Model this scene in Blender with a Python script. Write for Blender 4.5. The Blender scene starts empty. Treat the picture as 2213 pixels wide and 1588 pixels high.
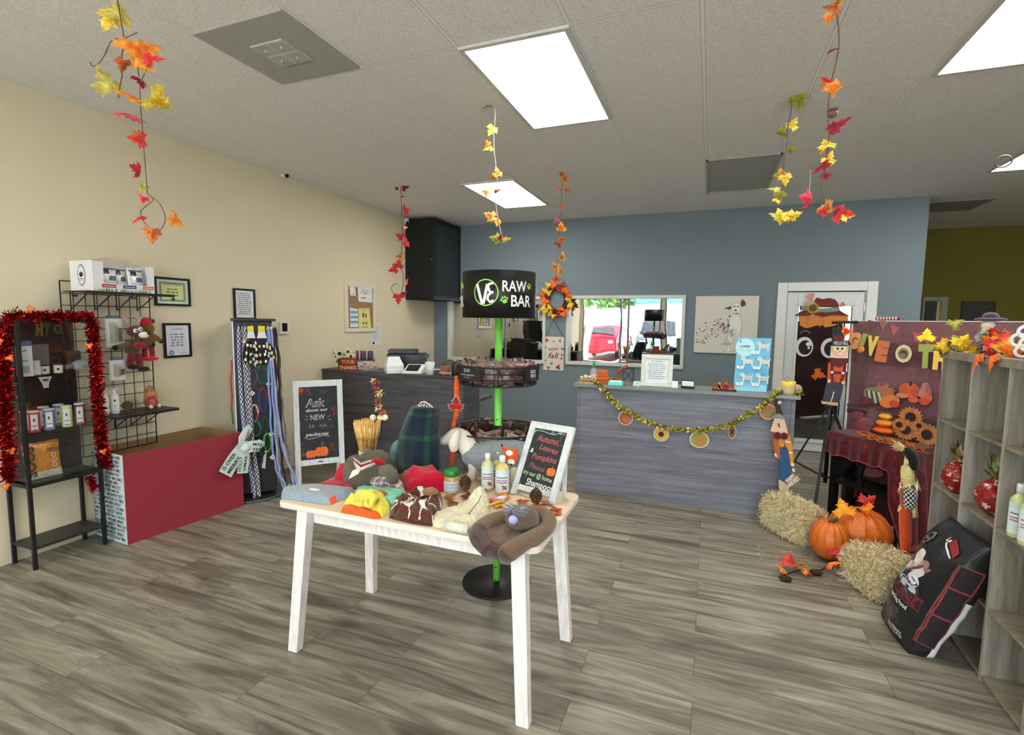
import bpy, bmesh, math, random
from mathutils import Vector as V, Matrix, noise, Euler
random.seed(7)
S = bpy.context.scene
COL = S.collection
PI = math.pi
# ---------------------------------------------------------------- measured camera
H = 1.66
FPX = 1091.857
cxp, cyp = 1106.5, 794.0
_yaw, _pit, _rol = -0.37139089, 0.09294075, -0.01167991
CW = V((math.sin(_yaw)*math.cos(_pit), math.cos(_yaw)*math.cos(_pit), -math.sin(_pit)))
_r0 = V((math.cos(_yaw), -math.sin(_yaw), 0)); _d0 = CW.cross(_r0)
CR = _r0*math.cos(_rol) + _d0*math.sin(_rol)
CD = -_r0*math.sin(_rol) + _d0*math.cos(_rol)
EYE = V((0, 0, H))
YW, XL, CH = 7.42, -4.30, 3.165      # back wall, left wall, ceiling
def ray(x, y): return CR*(x-cxp) + CD*(y-cyp) + CW*FPX
def pz(x, y, z=0.0):
    r = ray(x, y); return EYE + r*((z-H)/r.z)
def py(x, y, Y):
    r = ray(x, y); return EYE + r*(Y/r.y)
def px(x, y, X):
    r = ray(x, y); return EYE + r*(X/r.x)
def pp(x, y, O, n):
    r = ray(x, y); return EYE + r*((V(O)-EYE).dot(V(n))/r.dot(V(n)))
def mpp(P): return (V(P)-EYE).dot(CW)/FPX      # metres per pixel at P
# ---------------------------------------------------------------- colour + materials
def lin(v):
    v /= 255.0
    return v/12.92 if v <= 0.04045 else ((v+0.055)/1.055)**2.4
def c(r, g, b): return (lin(r), lin(g), lin(b), 1.0)
WHITE, BLACK = c(236,234,230), c(18,18,19)
def vary(col, a=0.1):
    k = 1+random.uniform(-a, a); return (min(1,col[0]*k), min(1,col[1]*k), min(1,col[2]*k), 1)
def mix(a, b, t): return tuple(a[i]*(1-t)+b[i]*t for i in range(3))+(1,)
M = {}
def newmat(name):
    m = bpy.data.materials.new(name); m.use_nodes = True
    nt = m.node_tree; return m, nt, nt.nodes['Principled BSDF'], nt.nodes.new, nt.links.new
def attrmat(name, rough, metal=0.0, spec=0.5, nscale=40, namt=0.12, bump=0.0, bscale=200, alpha=None, sheen=0, trans=0, aniso=(1,1,1)):
    m, nt, b, N, L = newmat(name)
    a = N('ShaderNodeAttribute'); a.attribute_name = 'Col'
    tc = N('ShaderNodeTexCoord'); mp = N('ShaderNodeMapping'); mp.inputs['Scale'].default_value = aniso
    L(tc.outputs['Object'], mp.inputs['Vector'])
    nz = N('ShaderNodeTexNoise'); nz.inputs['Scale'].default_value = nscale; nz.inputs['Detail'].default_value = 3
    L(mp.outputs[0], nz.inputs['Vector'])
    mr = N('ShaderNodeMapRange'); mr.inputs[1].default_value = .3; mr.inputs[2].default_value = .7
    mr.inputs[3].default_value = 1-namt; mr.inputs[4].default_value = 1+namt
    L(nz.outputs[0], mr.inputs[0])
    mx = N('ShaderNodeVectorMath'); mx.operation = 'SCALE'
    L(a.outputs['Color'], mx.inputs[0]); L(mr.outputs[0], mx.inputs['Scale'])
    L(mx.outputs[0], b.inputs['Base Color'])
    b.inputs['Roughness'].default_value = rough; b.inputs['Metallic'].default_value = metal
    b.inputs['Specular IOR Level'].default_value = spec
    if sheen: b.inputs['Sheen Weight'].default_value = sheen
    if trans: b.inputs['Transmission Weight'].default_value = trans
    if alpha is not None: b.inputs['Alpha'].default_value = alpha
    if bump:
        n2 = N('ShaderNodeTexNoise'); n2.inputs['Scale'].default_value = bscale; n2.inputs['Detail'].default_value = 2
        L(mp.outputs[0], n2.inputs['Vector'])
        bp = N('ShaderNodeBump'); bp.inputs['Strength'].default_value = bump; bp.inputs['Distance'].default_value = .004
        L(n2.outputs[0], bp.inputs['Height']); L(bp.outputs[0], b.inputs['Normal'])
    M[name] = m; return m
attrmat('matte', .8, nscale=30, namt=.05)
attrmat('paper', .75, nscale=60, namt=.02)
attrmat('plastic', .35, nscale=30, namt=.03)
attrmat('gloss', .15, nscale=10, namt=.02)
attrmat('metal', .35, metal=.85, nscale=30, namt=.06)
attrmat('blackmetal', .45, metal=.1, nscale=40, namt=.15)
attrmat('foil', .22, metal=.8, nscale=60, namt=.25, bump=.6, bscale=120)
attrmat('bagfoil', .22, metal=.1, nscale=60, namt=.25, bump=.6, bscale=60)
attrmat('fabric', .95, spec=.15, nscale=90, namt=.16, bump=.6, bscale=500, sheen=.3)
attrmat('knit', .95, spec=.1, nscale=60, namt=.14, bump=.9, bscale=260, sheen=.2)
attrmat('leafm', .7, spec=.3, nscale=50, namt=.3)
attrmat('straw', .8, spec=.3, nscale=60, namt=.25)
attrmat('pumpkinm', .4, nscale=25, namt=.12, bump=.3, bscale=120)
attrmat('tablewood', .5, nscale=5, namt=.07, aniso=(1,14,14))
attrmat('whitewash', .7, nscale=9, namt=.14, aniso=(6,6,1))
attrmat('clearbag', .12, spec=.8, alpha=.3, nscale=30, namt=.1, bump=.5, bscale=30)
attrmat('bottlem', .15, spec=.6, nscale=8, namt=.05)
def m_glass(name, tint, refl, rough=0.0, rcol=(1,1,1,1)):
    m, nt, b, N, L = newmat(name)
    nt.nodes.remove(b)
    out = nt.nodes['Material Output']
    t = N('ShaderNodeBsdfTransparent'); t.inputs[0].default_value = tint
    g = N('ShaderNodeBsdfGlossy'); g.inputs['Roughness'].default_value = rough; g.inputs[0].default_value = rcol
    tc = N('ShaderNodeTexCoord'); nz = N('ShaderNodeTexNoise'); nz.inputs['Scale'].default_value = 1.3
    L(tc.outputs['Object'], nz.inputs['Vector'])
    bp = N('ShaderNodeBump'); bp.inputs['Strength'].default_value = .05; bp.inputs['Distance'].default_value = .05
    L(nz.outputs[0], bp.inputs['Height']); L(bp.outputs[0], g.inputs['Normal'])
    x = N('ShaderNodeMixShader'); x.inputs[0].default_value = refl
    L(t.outputs[0], x.inputs[1]); L(g.outputs[0], x.inputs[2]); L(x.outputs[0], out.inputs[0])
    M[name] = m
m_glass('mirrorglass', (.5,.52,.52,1), .55)
m_glass('clearglass', (.95,.97,.96,1), .045)
m_glass('cabinetglass', (.6,.63,.63,1), .09)
m_glass('storeglass', (.97,.98,.98,1), .05)
m_glass('doorglass', (.55,.57,.55,1), .22)
def emis(name, col, st):
    m, nt, b, N, L = newmat(name)
    tc = N('ShaderNodeTexCoord'); nz = N('ShaderNodeTexNoise'); nz.inputs['Scale'].default_value = 9
    L(tc.outputs['Object'], nz.inputs['Vector'])
    mr = N('ShaderNodeMapRange'); mr.inputs[3].default_value = st*.92; mr.inputs[4].default_value = st*1.08
    L(nz.outputs[0], mr.inputs[0])
    b.inputs['Base Color'].default_value = col; b.inputs['Emission Color'].default_value = col
    L(mr.outputs[0], b.inputs['Emission Strength']); M[name] = m
emis('lamp', (1,.97,.9,1), 9.0)
def ramp(N, stops):
    r = N('ShaderNodeValToRGB'); e = r.color_ramp.elements
    e[0].position, e[0].color = stops[0]; e[1].position, e[1].color = stops[-1]
    for p, col in stops[1:-1]:
        k = e.new(p); k.color = col
    return r
def m_floor():
    m, nt, b, N, L = newmat('plank_floor')
    tc = N('ShaderNodeTexCoord')
    br = N('ShaderNodeTexBrick'); br.offset = .37; br.offset_frequency = 2; br.squash = 1
    for k, v in (('Scale',1),('Mortar Size',.0016),('Mortar Smooth',.1),('Brick Width',1.35),('Row Height',.185),('Bias',0)): br.inputs[k].default_value = v
    br.inputs['Color1'].default_value = (.0,.0,.0,1); br.inputs['Color2'].default_value = (1,1,1,1); br.inputs['Mortar'].default_value = (.5,.5,.5,1)
    L(tc.outputs['Object'], br.inputs['Vector'])
    # shift the grain per plank
    mp = N('ShaderNodeMapping'); mp.inputs['Scale'].default_value = (.8, 7.5, 1)
    add = N('ShaderNodeVectorMath'); add.operation = 'MULTIPLY_ADD'; add.inputs[1].default_value = (9,3,5)
    L(br.outputs['Color'], add.inputs[0]); L(tc.outputs['Object'], mp.inputs['Vector']); L(mp.outputs[0], add.inputs[2])
    n1 = N('ShaderNodeTexNoise'); n1.inputs['Scale'].default_value = 1.7; n1.inputs['Detail'].default_value = 7; n1.inputs['Roughness'].default_value = .62; n1.inputs['Distortion'].default_value = .9
    L(add.outputs[0], n1.inputs['Vector'])
    r1 = ramp(N, [(.28, c(78,73,65)), (.42, c(109,103,92)), (.54, c(139,132,118)), (.75, c(176,169,152))])
    L(n1.outputs[0], r1.inputs[0])
    mp2 = N('ShaderNodeMapping'); mp2.inputs['Scale'].default_value = (3, 90, 1)
    n2 = N('ShaderNodeTexNoise'); n2.inputs['Scale'].default_value = 1.2; n2.inputs['Detail'].default_value = 4
    L(tc.outputs['Object'], mp2.inputs['Vector']); L(mp2.outputs[0], n2.inputs['Vector'])
    mr = N('ShaderNodeMapRange'); mr.inputs[1].default_value=.3; mr.inputs[2].default_value=.7; mr.inputs[3].default_value=.9; mr.inputs[4].default_value=1.08
    L(n2.outputs[0], mr.inputs[0])
    s = N('ShaderNodeVectorMath'); s.operation = 'SCALE'; L(r1.outputs[0], s.inputs[0]); L(mr.outputs[0], s.inputs['Scale'])
    dk = N('ShaderNodeMix'); dk.data_type = 'RGBA'; dk.inputs['B'].default_value = c(84,78,70)
    L(br.outputs['Fac'], dk.inputs['Factor']); L(s.outputs[0], dk.inputs['A'])
    L(dk.outputs['Result'], b.inputs['Base Color'])
    b.inputs['Roughness'].default_value = .42; b.inputs['Specular IOR Level'].default_value = .4
    bp = N('ShaderNodeBump'); bp.inputs['Strength'].default_value = .15; bp.inputs['Distance'].default_value = .002
    L(n2.outputs[0], bp.inputs['Height']); L(bp.outputs[0], b.inputs['Normal'])
    M['floor'] = m
m_floor()
def m_paint(name, col, sc=300, bump=.25, var=.03):
    m, nt, b, N, L = newmat(name)
    tc = N('ShaderNodeTexCoord'); n = N('ShaderNodeTexNoise'); n.inputs['Scale'].default_value = sc; n.inputs['Detail'].default_value = 3
    L(tc.outputs['Object'], n.inputs['Vector'])
    n2 = N('ShaderNodeTexNoise'); n2.inputs['Scale'].default_value = 1.1; L(tc.outputs['Object'], n2.inputs['Vector'])
    mr = N('ShaderNodeMapRange'); mr.inputs[3].default_value = 1-var; mr.inputs[4].default_value = 1+var; L(n2.outputs[0], mr.inputs[0])
    s = N('ShaderNodeVectorMath'); s.operation = 'SCALE'; s.inputs[0].default_value = col[:3]; L(mr.outputs[0], s.inputs['Scale'])
    L(s.outputs[0], b.inputs['Base Color'])
    bp = N('ShaderNodeBump'); bp.inputs['Strength'].default_value = bump; bp.inputs['Distance'].default_value = .003
    L(n.outputs[0], bp.inputs['Height']); L(bp.outputs[0], b.inputs['Normal'])
    b.inputs['Roughness'].default_value = .75; b.inputs['Specular IOR Level'].default_value = .25
    M[name] = m
m_paint('wall_beige', c(226,214,184)); m_paint('wall_blue', c(120,133,141)); m_paint('wall_olive', c(122,112,46))
m_paint('wall_cream', c(222,214,196)); m_paint('bounce_ground', c(196,194,190), 40); m_paint('darkroom', c(70,72,74))
def m_ceiling():
    m, nt, b, N, L = newmat('ceiling_tile')
    tc = N('ShaderNodeTexCoord'); mp = N('ShaderNodeMapping'); mp.inputs['Location'].default_value = (2.65+.637*10, -2.64+1.265*10, 0)
    L(tc.outputs['Object'], mp.inputs['Vector'])
    br = N('ShaderNodeTexBrick'); br.offset = 0; br.squash = 1
    for k, v in (('Scale',1),('Mortar Size',.009),('Mortar Smooth',.0),('Brick Width',.637),('Row Height',1.265),('Bias',0)): br.inputs[k].default_value = v
    L(mp.outputs[0], br.inputs['Vector'])
    br2 = N('ShaderNodeTexBrick'); br2.offset = 0; br2.squash = 1
    for k, v in (('Scale',1),('Mortar Size',.012),('Mortar Smooth',.0),('Brick Width',.637),('Row Height',1.265),('Bias',0)): br2.inputs[k].default_value = v
    L(mp.outputs[0], br2.inputs['Vector'])
    n = N('ShaderNodeTexNoise'); n.inputs['Scale'].default_value = 130; n.inputs['Detail'].default_value = 4; n.inputs['Roughness'].default_value=.7
    L(tc.outputs['Object'], n.inputs['Vector'])
    r = ramp(N, [(.36, c(200,199,194)), (.47, c(236,235,230)), (.7, c(240,239,234))]); L(n.outputs[0], r.inputs[0])
    x = N('ShaderNodeMix'); x.data_type='RGBA'; x.inputs['B'].default_value = c(176,174,166); L(br2.outputs['Fac'], x.inputs['Factor']); L(r.outputs[0], x.inputs['A'])
    x2 = N('ShaderNodeMix'); x2.data_type='RGBA'; x2.inputs['B'].default_value = c(240,239,234); L(br.outputs['Fac'], x2.inputs['Factor']); L(x.outputs['Result'], x2.inputs['A'])
    L(x2.outputs['Result'], b.inputs['Base Color']); b.inputs['Roughness'].default_value = .9
    bp = N('ShaderNodeBump'); bp.inputs['Strength'].default_value = .4; bp.inputs['Distance'].default_value = .003
    L(n.outputs[0], bp.inputs['Height']); L(bp.outputs[0], b.inputs['Normal'])
    M['ceiling'] = m
m_ceiling()
def m_wood(name, stops, scale=(1.2, 1, 22), nscale=1.6, rough=.5, dist=.6, fine=.12):
    m, nt, b, N, L = newmat(name)
    tc = N('ShaderNodeTexCoord'); mp = N('ShaderNodeMapping'); mp.inputs['Scale'].default_value = scale
    L(tc.outputs['Object'], mp.inputs['Vector'])
    n = N('ShaderNodeTexNoise'); n.inputs['Scale'].default_value = nscale; n.inputs['Detail'].default_value = 6; n.inputs['Distortion'].default_value = dist; n.inputs['Roughness'].default_value=.6
    L(mp.outputs[0], n.inputs['Vector'])
    r = ramp(N, stops); L(n.outputs[0], r.inputs[0])
    mp2 = N('ShaderNodeMapping'); mp2.inputs['Scale'].default_value = tuple(q*5 for q in scale); L(tc.outputs['Object'], mp2.inputs['Vector'])
    n2 = N('ShaderNodeTexNoise'); n2.inputs['Scale'].default_value = nscale*1.5; L(mp2.outputs[0], n2.inputs['Vector'])
    mr = N('ShaderNodeMapRange'); mr.inputs[1].default_value=.3; mr.inputs[2].default_value=.7; mr.inputs[3].default_value = 1-fine; mr.inputs[4].default_value = 1+fine; L(n2.outputs[0], mr.inputs[0])
    s = N('ShaderNodeVectorMath'); s.operation='SCALE'; L(r.outputs[0], s.inputs[0]); L(mr.outputs[0], s.inputs['Scale'])
    L(s.outputs[0], b.inputs['Base Color']); b.inputs['Roughness'].default_value = rough
    M[name] = m
m_wood('counterwood', [(.3, c(92,92,102)), (.5, c(114,114,126)), (.7, c(134,135,148))], (.9,1,16))
m_wood('counterdark', [(.3, c(60,58,62)), (.5, c(82,80,84)), (.7, c(102,100,104))], (.9,1,16))
m_wood('countertop', [(.3, c(112,116,114)), (.6, c(128,132,130)), (.8, c(140,143,140))], (1,8,1), rough=.3, fine=.05)
m_wood('cubewood', [(.28, c(118,110,98)), (.45, c(156,149,138)), (.6, c(178,172,162)), (.75, c(190,185,176))], (11,11,.9), 1.3)
m_wood('cubeshelfwood', [(.28, c(112,103,88)), (.5, c(140,131,114)), (.75, c(160,152,136))], (1,12,8), 1.3)
# ---------------------------------------------------------------- mesh builder
XF = {}      # world matrices of the empties
def frame(O, u, v=None, n=None):
    u = V(u).normalized()
    if n is not None: n = V(n).normalized(); v = n.cross(u).normalized()
    else: v = V(v).normalized(); n = u.cross(v).normalized(); v = n.cross(u)
    m = Matrix.Identity(4)
    for i in range(3):
        m[i][0], m[i][1], m[i][2], m[i][3] = u[i], v[i], n[i], O[i]
    return m
_txt = {}
def textgeo(s, bold=0.0, shear=0.0):
    k = (s, bold, shear)
    if k not in _txt:
        cu = bpy.data.curves.new('t', 'FONT'); cu.body = s; cu.size = 1; cu.resolution_u = 3; cu.offset = bold; cu.shear = shear
        cu.align_x = 'LEFT'
        ob = bpy.data.objects.new('t', cu); me = bpy.data.meshes.new_from_object(ob)
        vs = [tuple(v.co) for v in me.vertices]; fs = [tuple(p.vertices) for p in me.polygons]
        bpy.data.objects.remove(ob); bpy.data.curves.remove(cu); bpy.data.meshes.remove(me)
        _txt[k] = (vs, fs)
    return _txt[k]
class MB:
    def __init__(s, col=WHITE, T=None):
        s.v=[]; s.f=[]; s.c=[]; s.sm=[]; s.col=col; s.T=T; s.lay=0.0
    def add(s, vs, fs, smooth=False, col=None, cols=None):
        o = len(s.v)
        T = s.T
        s.v += [tuple(T @ V(p)) for p in vs] if T else [tuple(p) for p in vs]
        for i, f in enumerate(fs):
            s.f.append(tuple(k+o for k in f)); s.c.append(cols[i] if cols else (col or s.col)); s.sm.append(smooth)
        return s
    def box(s, x0,x1,y0,y1,z0,z1, col=None):
        v = [(x,y,z) for x in (x0,x1) for y in (y0,y1) for z in (z0,z1)]
        return s.add(v, [(0,1,3,2),(4,6,7,5),(0,4,5,1),(2,3,7,6),(0,2,6,4),(1,5,7,3)], col=col)
    def cbox(s, cx,cy,cz,sx,sy,sz,col=None): return s.box(cx-sx/2,cx+sx/2,cy-sy/2,cy+sy/2,cz-sz/2,cz+sz/2,col)
    def hexa(s, b, t, col=None):   # 4 bottom points, 4 top points
        return s.add(list(b)+list(t), [(3,2,1,0),(4,5,6,7),(0,1,5,4),(1,2,6,5),(2,3,7,6),(3,0,4,7)], col=col)
    def poly(s, pts, col=None, z=None):
        if z is None and len(pts[0]) == 2: s.lay += .0004; z = s.lay
        if len(pts[0]) == 2:
            a = sum(pts[i][0]*pts[(i+1)%len(pts)][1]-pts[(i+1)%len(pts)][0]*pts[i][1] for i in range(len(pts)))
            if a < 0: pts = pts[::-1]
            pts = [(p[0],p[1],z) for p in pts]
        return s.add(pts, [tuple(range(len(pts)))], col=col)
    def rect(s, x0,x1,y0,y1,col=None,z=None): return s.poly([(x0,y0),(x1,y0),(x1,y1),(x0,y1)], col, z)
    def disc(s, x,y,rx,ry=None,col=None,n=18,rot=0,z=None):
        ry = ry or rx; cr, sr = math.cos(rot), math.sin(rot)
        pts = []
        for i in range(n):
            a = 2*PI*i/n; p, q = rx*math.cos(a), ry*math.sin(a); pts.append((x+p*cr-q*sr, y+p*sr+q*cr))
        return s.poly(pts, col, z)
    def line(s, pts, w, col=None, z=None):   # flat 2D stroke
        if z is None: s.lay += .0004; z = s.lay
        L=[]; R=[]
        for i,p in enumerate(pts):
            a = pts[max(0,i-1)]; b = pts[min(len(pts)-1,i+1)]
            dx,dy = b[0]-a[0], b[1]-a[1]; l = math.hypot(dx,dy) or 1
            L.append((p[0]-dy/l*w/2, p[1]+dx/l*w/2, z)); R.append((p[0]+dy/l*w/2, p[1]-dx/l*w/2, z))
        n=len(pts)
        return s.add(L+R, [(i, n+i, n+i+1, i+1) for i in range(n-1)], col=col)
    def ring2(s, x,y,r,w,col=None,n=32,z=None,ry=None):
        ry = ry or r
        if z is None: s.lay += .0004; z = s.lay
        v=[(x+rr*math.cos(2*PI*i/n)*(1), y+(rr*ry/r)*math.sin(2*PI*i/n), z) for rr in (r,r-w) for i in range(n)]
        return s.add(v, [(i,(i+1)%n,n+(i+1)%n,n+i) for i in range(n)], col=col)
    def text(s, t, x, y, size, col=None, align='c', bold=0.0, shear=0.0, z=None, width=None, rot=0, ex=0):
        if z is None: s.lay += .0004; z = s.lay
        vs, fs = textgeo(t, bold, shear)
        if not vs: return s
        x0=min(p[0] for p in vs); x1=max(p[0] for p in vs); sx = size
        if width: sx = width/(x1-x0)
        off = {'c':-(x0+x1)/2, 'l':-x0, 'r':-x1}[align]
        cr, sr = math.cos(rot), math.sin(rot)
        P=[]
        for p in vs:
            a, b = (p[0]+off)*sx, p[1]*size
            P.append((x+a*cr-b*sr, y+a*sr+b*cr, z+ex))
        return s.add(P, fs, col=col)
    def prism(s, pts, z0, z1, col=None, side=None):
        a = sum(pts[i][0]*pts[(i+1)%len(pts)][1]-pts[(i+1)%len(pts)][0]*pts[i][1] for i in range(len(pts)))
        if a < 0: pts = pts[::-1]
        n=len(pts); v=[(p[0],p[1],z0) for p in pts]+[(p[0],p[1],z1) for p in pts]
        f=[tuple(range(n-1,-1,-1)), tuple(range(n,2*n))]+[(i,(i+1)%n,n+(i+1)%n,n+i) for i in range(n)]
        cc = col or s.col
        return s.add(v, f, cols=[cc,cc]+[side or cc]*n)
    def lathe(s, prof, cx=0, cy=0, z=0, n=24, col=None, fn=None, cols=None, cap=True, smooth=True):
        v=[]
        for r, h in prof:
            for i in range(n):
                a=2*PI*i/n; k = fn(a,h) if fn else 1
                v.append((cx+r*k*math.cos(a), cy+r*k*math.sin(a), z+h))
        f=[]; cl=[]
        for j in range(len(prof)-1):
            for i in range(n):
                f.append((j*n+i, j*n+(i+1)%n, (j+1)*n+(i+1)%n, (j+1)*n+i)); cl.append(cols[j] if cols else (col or s.col))
        s.add(v, f, smooth, cols=cl)
        if cap:
            o=len(s.v)-len(v)
            if prof[0][0]>1e-4: s.f.append(tuple(o+i for i in range(n-1,-1,-1))); s.c.append(cols[0] if cols else (col or s.col)); s.sm.append(False)
            if prof[-1][0]>1e-4: s.f.append(tuple(o+(len(prof)-1)*n+i for i in range(n))); s.c.append(cols[-1] if cols else (col or s.col)); s.sm.append(False)
        return s
    def cyl(s, x,y,z0,z1,r,n=20,col=None,r1=None): return s.lathe([(r,0),(r if r1 is None else r1,z1-z0)],x,y,z0,n,col)
    def tube(s, path, r, n=8, col=None, closed=False, smooth=True, cols=None):
        P=[V(p) for p in path]; m=len(P); rs = r if isinstance(r,(list,tuple)) else [r]*m
        vs=[]; up=V((0,0,1))
        prev=None
        for i in range(m):
            if closed: t=(P[(i+1)%m]-P[i-1])
            else: t=(P[min(m-1,i+1)]-P[max(0,i-1)])
            if t.length<1e-9: t=V((0,0,1))
            t.normalize()
            if prev is None:
                a = V((1,0,0)) if abs(t.x)<.9 else V((0,1,0)); u=t.cross(a).normalized()
            else:
                u=(prev-t*prev.dot(t)); u = u.normalized() if u.length>1e-6 else t.orthogonal().normalized()
            prev=u; w=t.cross(u)
            for k in range(n):
                an=2*PI*k/n; vs.append(tuple(P[i]+(u*math.cos(an)+w*math.sin(an))*rs[i]))
        f=[]; cl=[]
        for i in range(m if closed else m-1):
            j=(i+1)%m
            for k in range(n): f.append((i*n+k,i*n+(k+1)%n,j*n+(k+1)%n,j*n+k)); cl.append(cols[i] if cols else (col or s.col))
        if not closed:
            f.append(tuple(range(n-1,-1,-1))); f.append(tuple((m-1)*n+k for k in range(n))); cl += [cl[0], cl[-1]]
        return s.add(vs,f,smooth,cols=cl)
    def bar(s, a, b, w, h=None, col=None, up=(0,0,1)):
        a=V(a); b=V(b); h=h or w; t=(b-a).normalized(); u=t.cross(V(up))
        if u.length<1e-3: u=t.cross(V((0,1,0)))
        u.normalize(); q=u.cross(t)
        off=[u*(-w/2)+q*(-h/2), u*(w/2)+q*(-h/2), u*(w/2)+q*(h/2), u*(-w/2)+q*(h/2)]
        return s.hexa([a+o for o in off],[b+o for o in off],col)
    def ball(s, x,y,z,rx,ry=None,rz=None,nu=16,nv=10,col=None,fn=None,colfn=None,smooth=True,rot=None):
        ry = rx if ry is None else ry; rz = rx if rz is None else rz
        v=[]
        for j in range(nv+1):
            t=PI*j/nv
            for i in range(nu):
                a=2*PI*i/nu; d=V((math.sin(t)*math.cos(a), math.sin(t)*math.sin(a), -math.cos(t)))
                k=fn(d,a,t) if fn else 1
                p=V((d.x*rx*k, d.y*ry*k, d.z*rz*k))
                if rot: p = rot @ p
                v.append((x+p.x,y+p.y,z+p.z))
        f=[];cl=[]
        for j in range(nv):
            for i in range(nu):
                a,b_,c_,d_ = j*nu+i, j*nu+(i+1)%nu, (j+1)*nu+(i+1)%nu, (j+1)*nu+i
                if j==0: q=(a,c_,d_)
                elif j==nv-1: q=(a,b_,c_)
                else: q=(a,b_,c_,d_)
                f.append(q); cl.append(colfn(2*PI*i/nu, PI*(j+.5)/nv) if colfn else (col or s.col))
        return s.add(v,f,smooth,cols=cl)
    def sheet(s, fn, nu, nv, col=None, colfn=None, smooth=True, closed=False):
        v=[fn(i/nu, j/nv) for j in range(nv+1) for i in range(nu+1)]
        f=[];cl=[]
        for j in range(nv):
            for i in range(nu):
                f.append((j*(nu+1)+i, j*(nu+1)+i+1, (j+1)*(nu+1)+i+1, (j+1)*(nu+1)+i)); cl.append(colfn((i+.5)/nu,(j+.5)/nv) if colfn else (col or s.col))
        return s.add(v,f,smooth,cols=cl)
    def mound(s, outline, z, h, amp=.15, ws=18, nr=16, na=72, pw=3.0, colfn=None, col=None, seed=0, htfn=None):
        # cloth heap over a closed outline on a table plane
        n=len(outline); cx=sum(p[0] for p in outline)/n; cy=sum(p[1] for p in outline)/n
        def op(t):
            q=t*n; i=int(q)%n; u=q-int(q); p0,p1,p2,p3=[outline[(i+k-1)%n] for k in range(4)]
            o=[]
            for k in (0,1):
                cr=.5*(2*p1[k]+(p2[k]-p0[k])*u+(2*p0[k]-5*p1[k]+4*p2[k]-p3[k])*u*u+(3*p1[k]-p0[k]-3*p2[k]+p3[k])*u**3)
                li=p1[k]*(1-u)+p2[k]*u
                o.append(cr*.5+li*.5)
            return o
        prm=[(k/nr)**.8 for k in range(nr+1)]
        def pt(t, r):
            e=op(t); x=cx+(e[0]-cx)*r; y=cy+(e[1]-cy)*r
            hh=h*(1-r**pw)**(.5)
            w=noise.noise(V((x*ws,y*ws,seed*3.1)))+.4*noise.noise(V((x*ws*2.3,y*ws*2.3,seed*1.7)))+.9*(.22-abs(noise.noise(V((x*ws*1.3+3,y*ws*1.1,seed*2.3)))))
            hh*=1+amp*w*2
            if htfn: hh=htfn(x,y,hh,r)
            jx=noise.noise(V((x*ws,y*ws,9+seed)))*h*.25*(1 if r<.99 else .3)
            return (x+jx,y+jx*.6,z+max(hh,.001))
        rings=[[pt(i/na,r) for i in range(na)] for r in prm[1:]]
        v=[pt(0,0)]+[p for rg in rings for p in rg]+[(p[0],p[1],z) for p in rings[-1]]
        f=[];cl=[]
        def cc(idx):
            a=V(v[idx]); return colfn(a.x,a.y,a.z-z) if colfn else (col or s.col)
        for i in range(na): f.append((0,1+i,1+(i+1)%na)); cl.append(cc(1+i))
        for k in range(nr):
            for i in range(na):
                a=1+k*na+i; b_=1+k*na+(i+1)%na; f.append((a,a+na,b_+na,b_)); cl.append(cc(a))
        f.append(tuple(1+nr*na+i for i in range(na-1,-1,-1))); cl.append(cl[-1])
        return s.add(v,f,True,cols=cl)
    def build(s, name, mat='matte', parent=None, bev=0, world=True, sub=0, keep=False, at=None):
        me=bpy.data.meshes.new(name)
        P=[V(p) for p in s.v]; off=None
        if parent is not None:
            if world:
                inv=XF[parent.name].inverted(); P=[inv@p for p in P]
        elif not keep:
            if at is None:
                xs=[p.x for p in P]; ys=[p.y for p in P]; zs=[p.z for p in P]
                at=V(((min(xs)+max(xs))/2,(min(ys)+max(ys))/2,min(zs)))
            off=V(at); P=[p-off for p in P]
        me.from_pydata([tuple(p) for p in P],[],s.f)
        a=me.attributes.new('Col','FLOAT_COLOR','FACE')
        a.data.foreach_set('color',[x for col in s.c for x in (col[0],col[1],col[2],1.0)])
        me.polygons.foreach_set('use_smooth',s.sm); me.update()
        me.materials.append(M[mat] if isinstance(mat,str) else mat)
        ob=bpy.data.objects.new(name,me); COL.objects.link(ob)
        if parent is not None:
            ob.parent=parent; XF[ob.name]=XF[parent.name].copy()
        else:
            if off is not None: ob.location=off
            XF[ob.name]=Matrix.Translation(off) if off is not None else Matrix.Identity(4)
        if bev:
            md=ob.modifiers.new('b','BEVEL'); md.width=bev; md.segments=2; md.limit_method='ANGLE'; md.angle_limit=.6
        if sub:
            md=ob.modifiers.new('s','SUBSURF'); md.levels=sub; md.render_levels=sub
        return ob
def tag(o, label=None, cat=None, group=None, kind=None):
    if label: o['label']=label
    if cat: o['category']=cat
    if group: o['group']=group
    if kind: o['kind']=kind
    return o
def struct(o): o['kind']='structure'; return o
def thing(name, label, cat, loc, rz=0, group=None):
    o=bpy.data.objects.new(name,None); COL.objects.link(o); o.empty_display_size=.05
    o.location=loc; o.rotation_euler=(0,0,rz); XF[o.name]=Matrix.Translation(V(loc))@Matrix.Rotation(rz,4,'Z')
    return tag(o,label,cat,group)
def place(src, M4, label=None, group=None):     # copy of a thing with its parts, put at a matrix
    def cp(o, par):
        k=o.copy(); COL.objects.link(k); k.parent=par
        for ch in [q for q in bpy.data.objects if q.parent==o]: cp(ch,k)
        return k
    r=cp(src,None); r.matrix_world=M4
    loc, rot, sc = M4.decompose(); r.location=loc; r.rotation_mode='XYZ'; r.rotation_euler=rot.to_euler(); r.scale=sc
    if label: r['label']=label
    if group: r['group']=group
    return r
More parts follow.
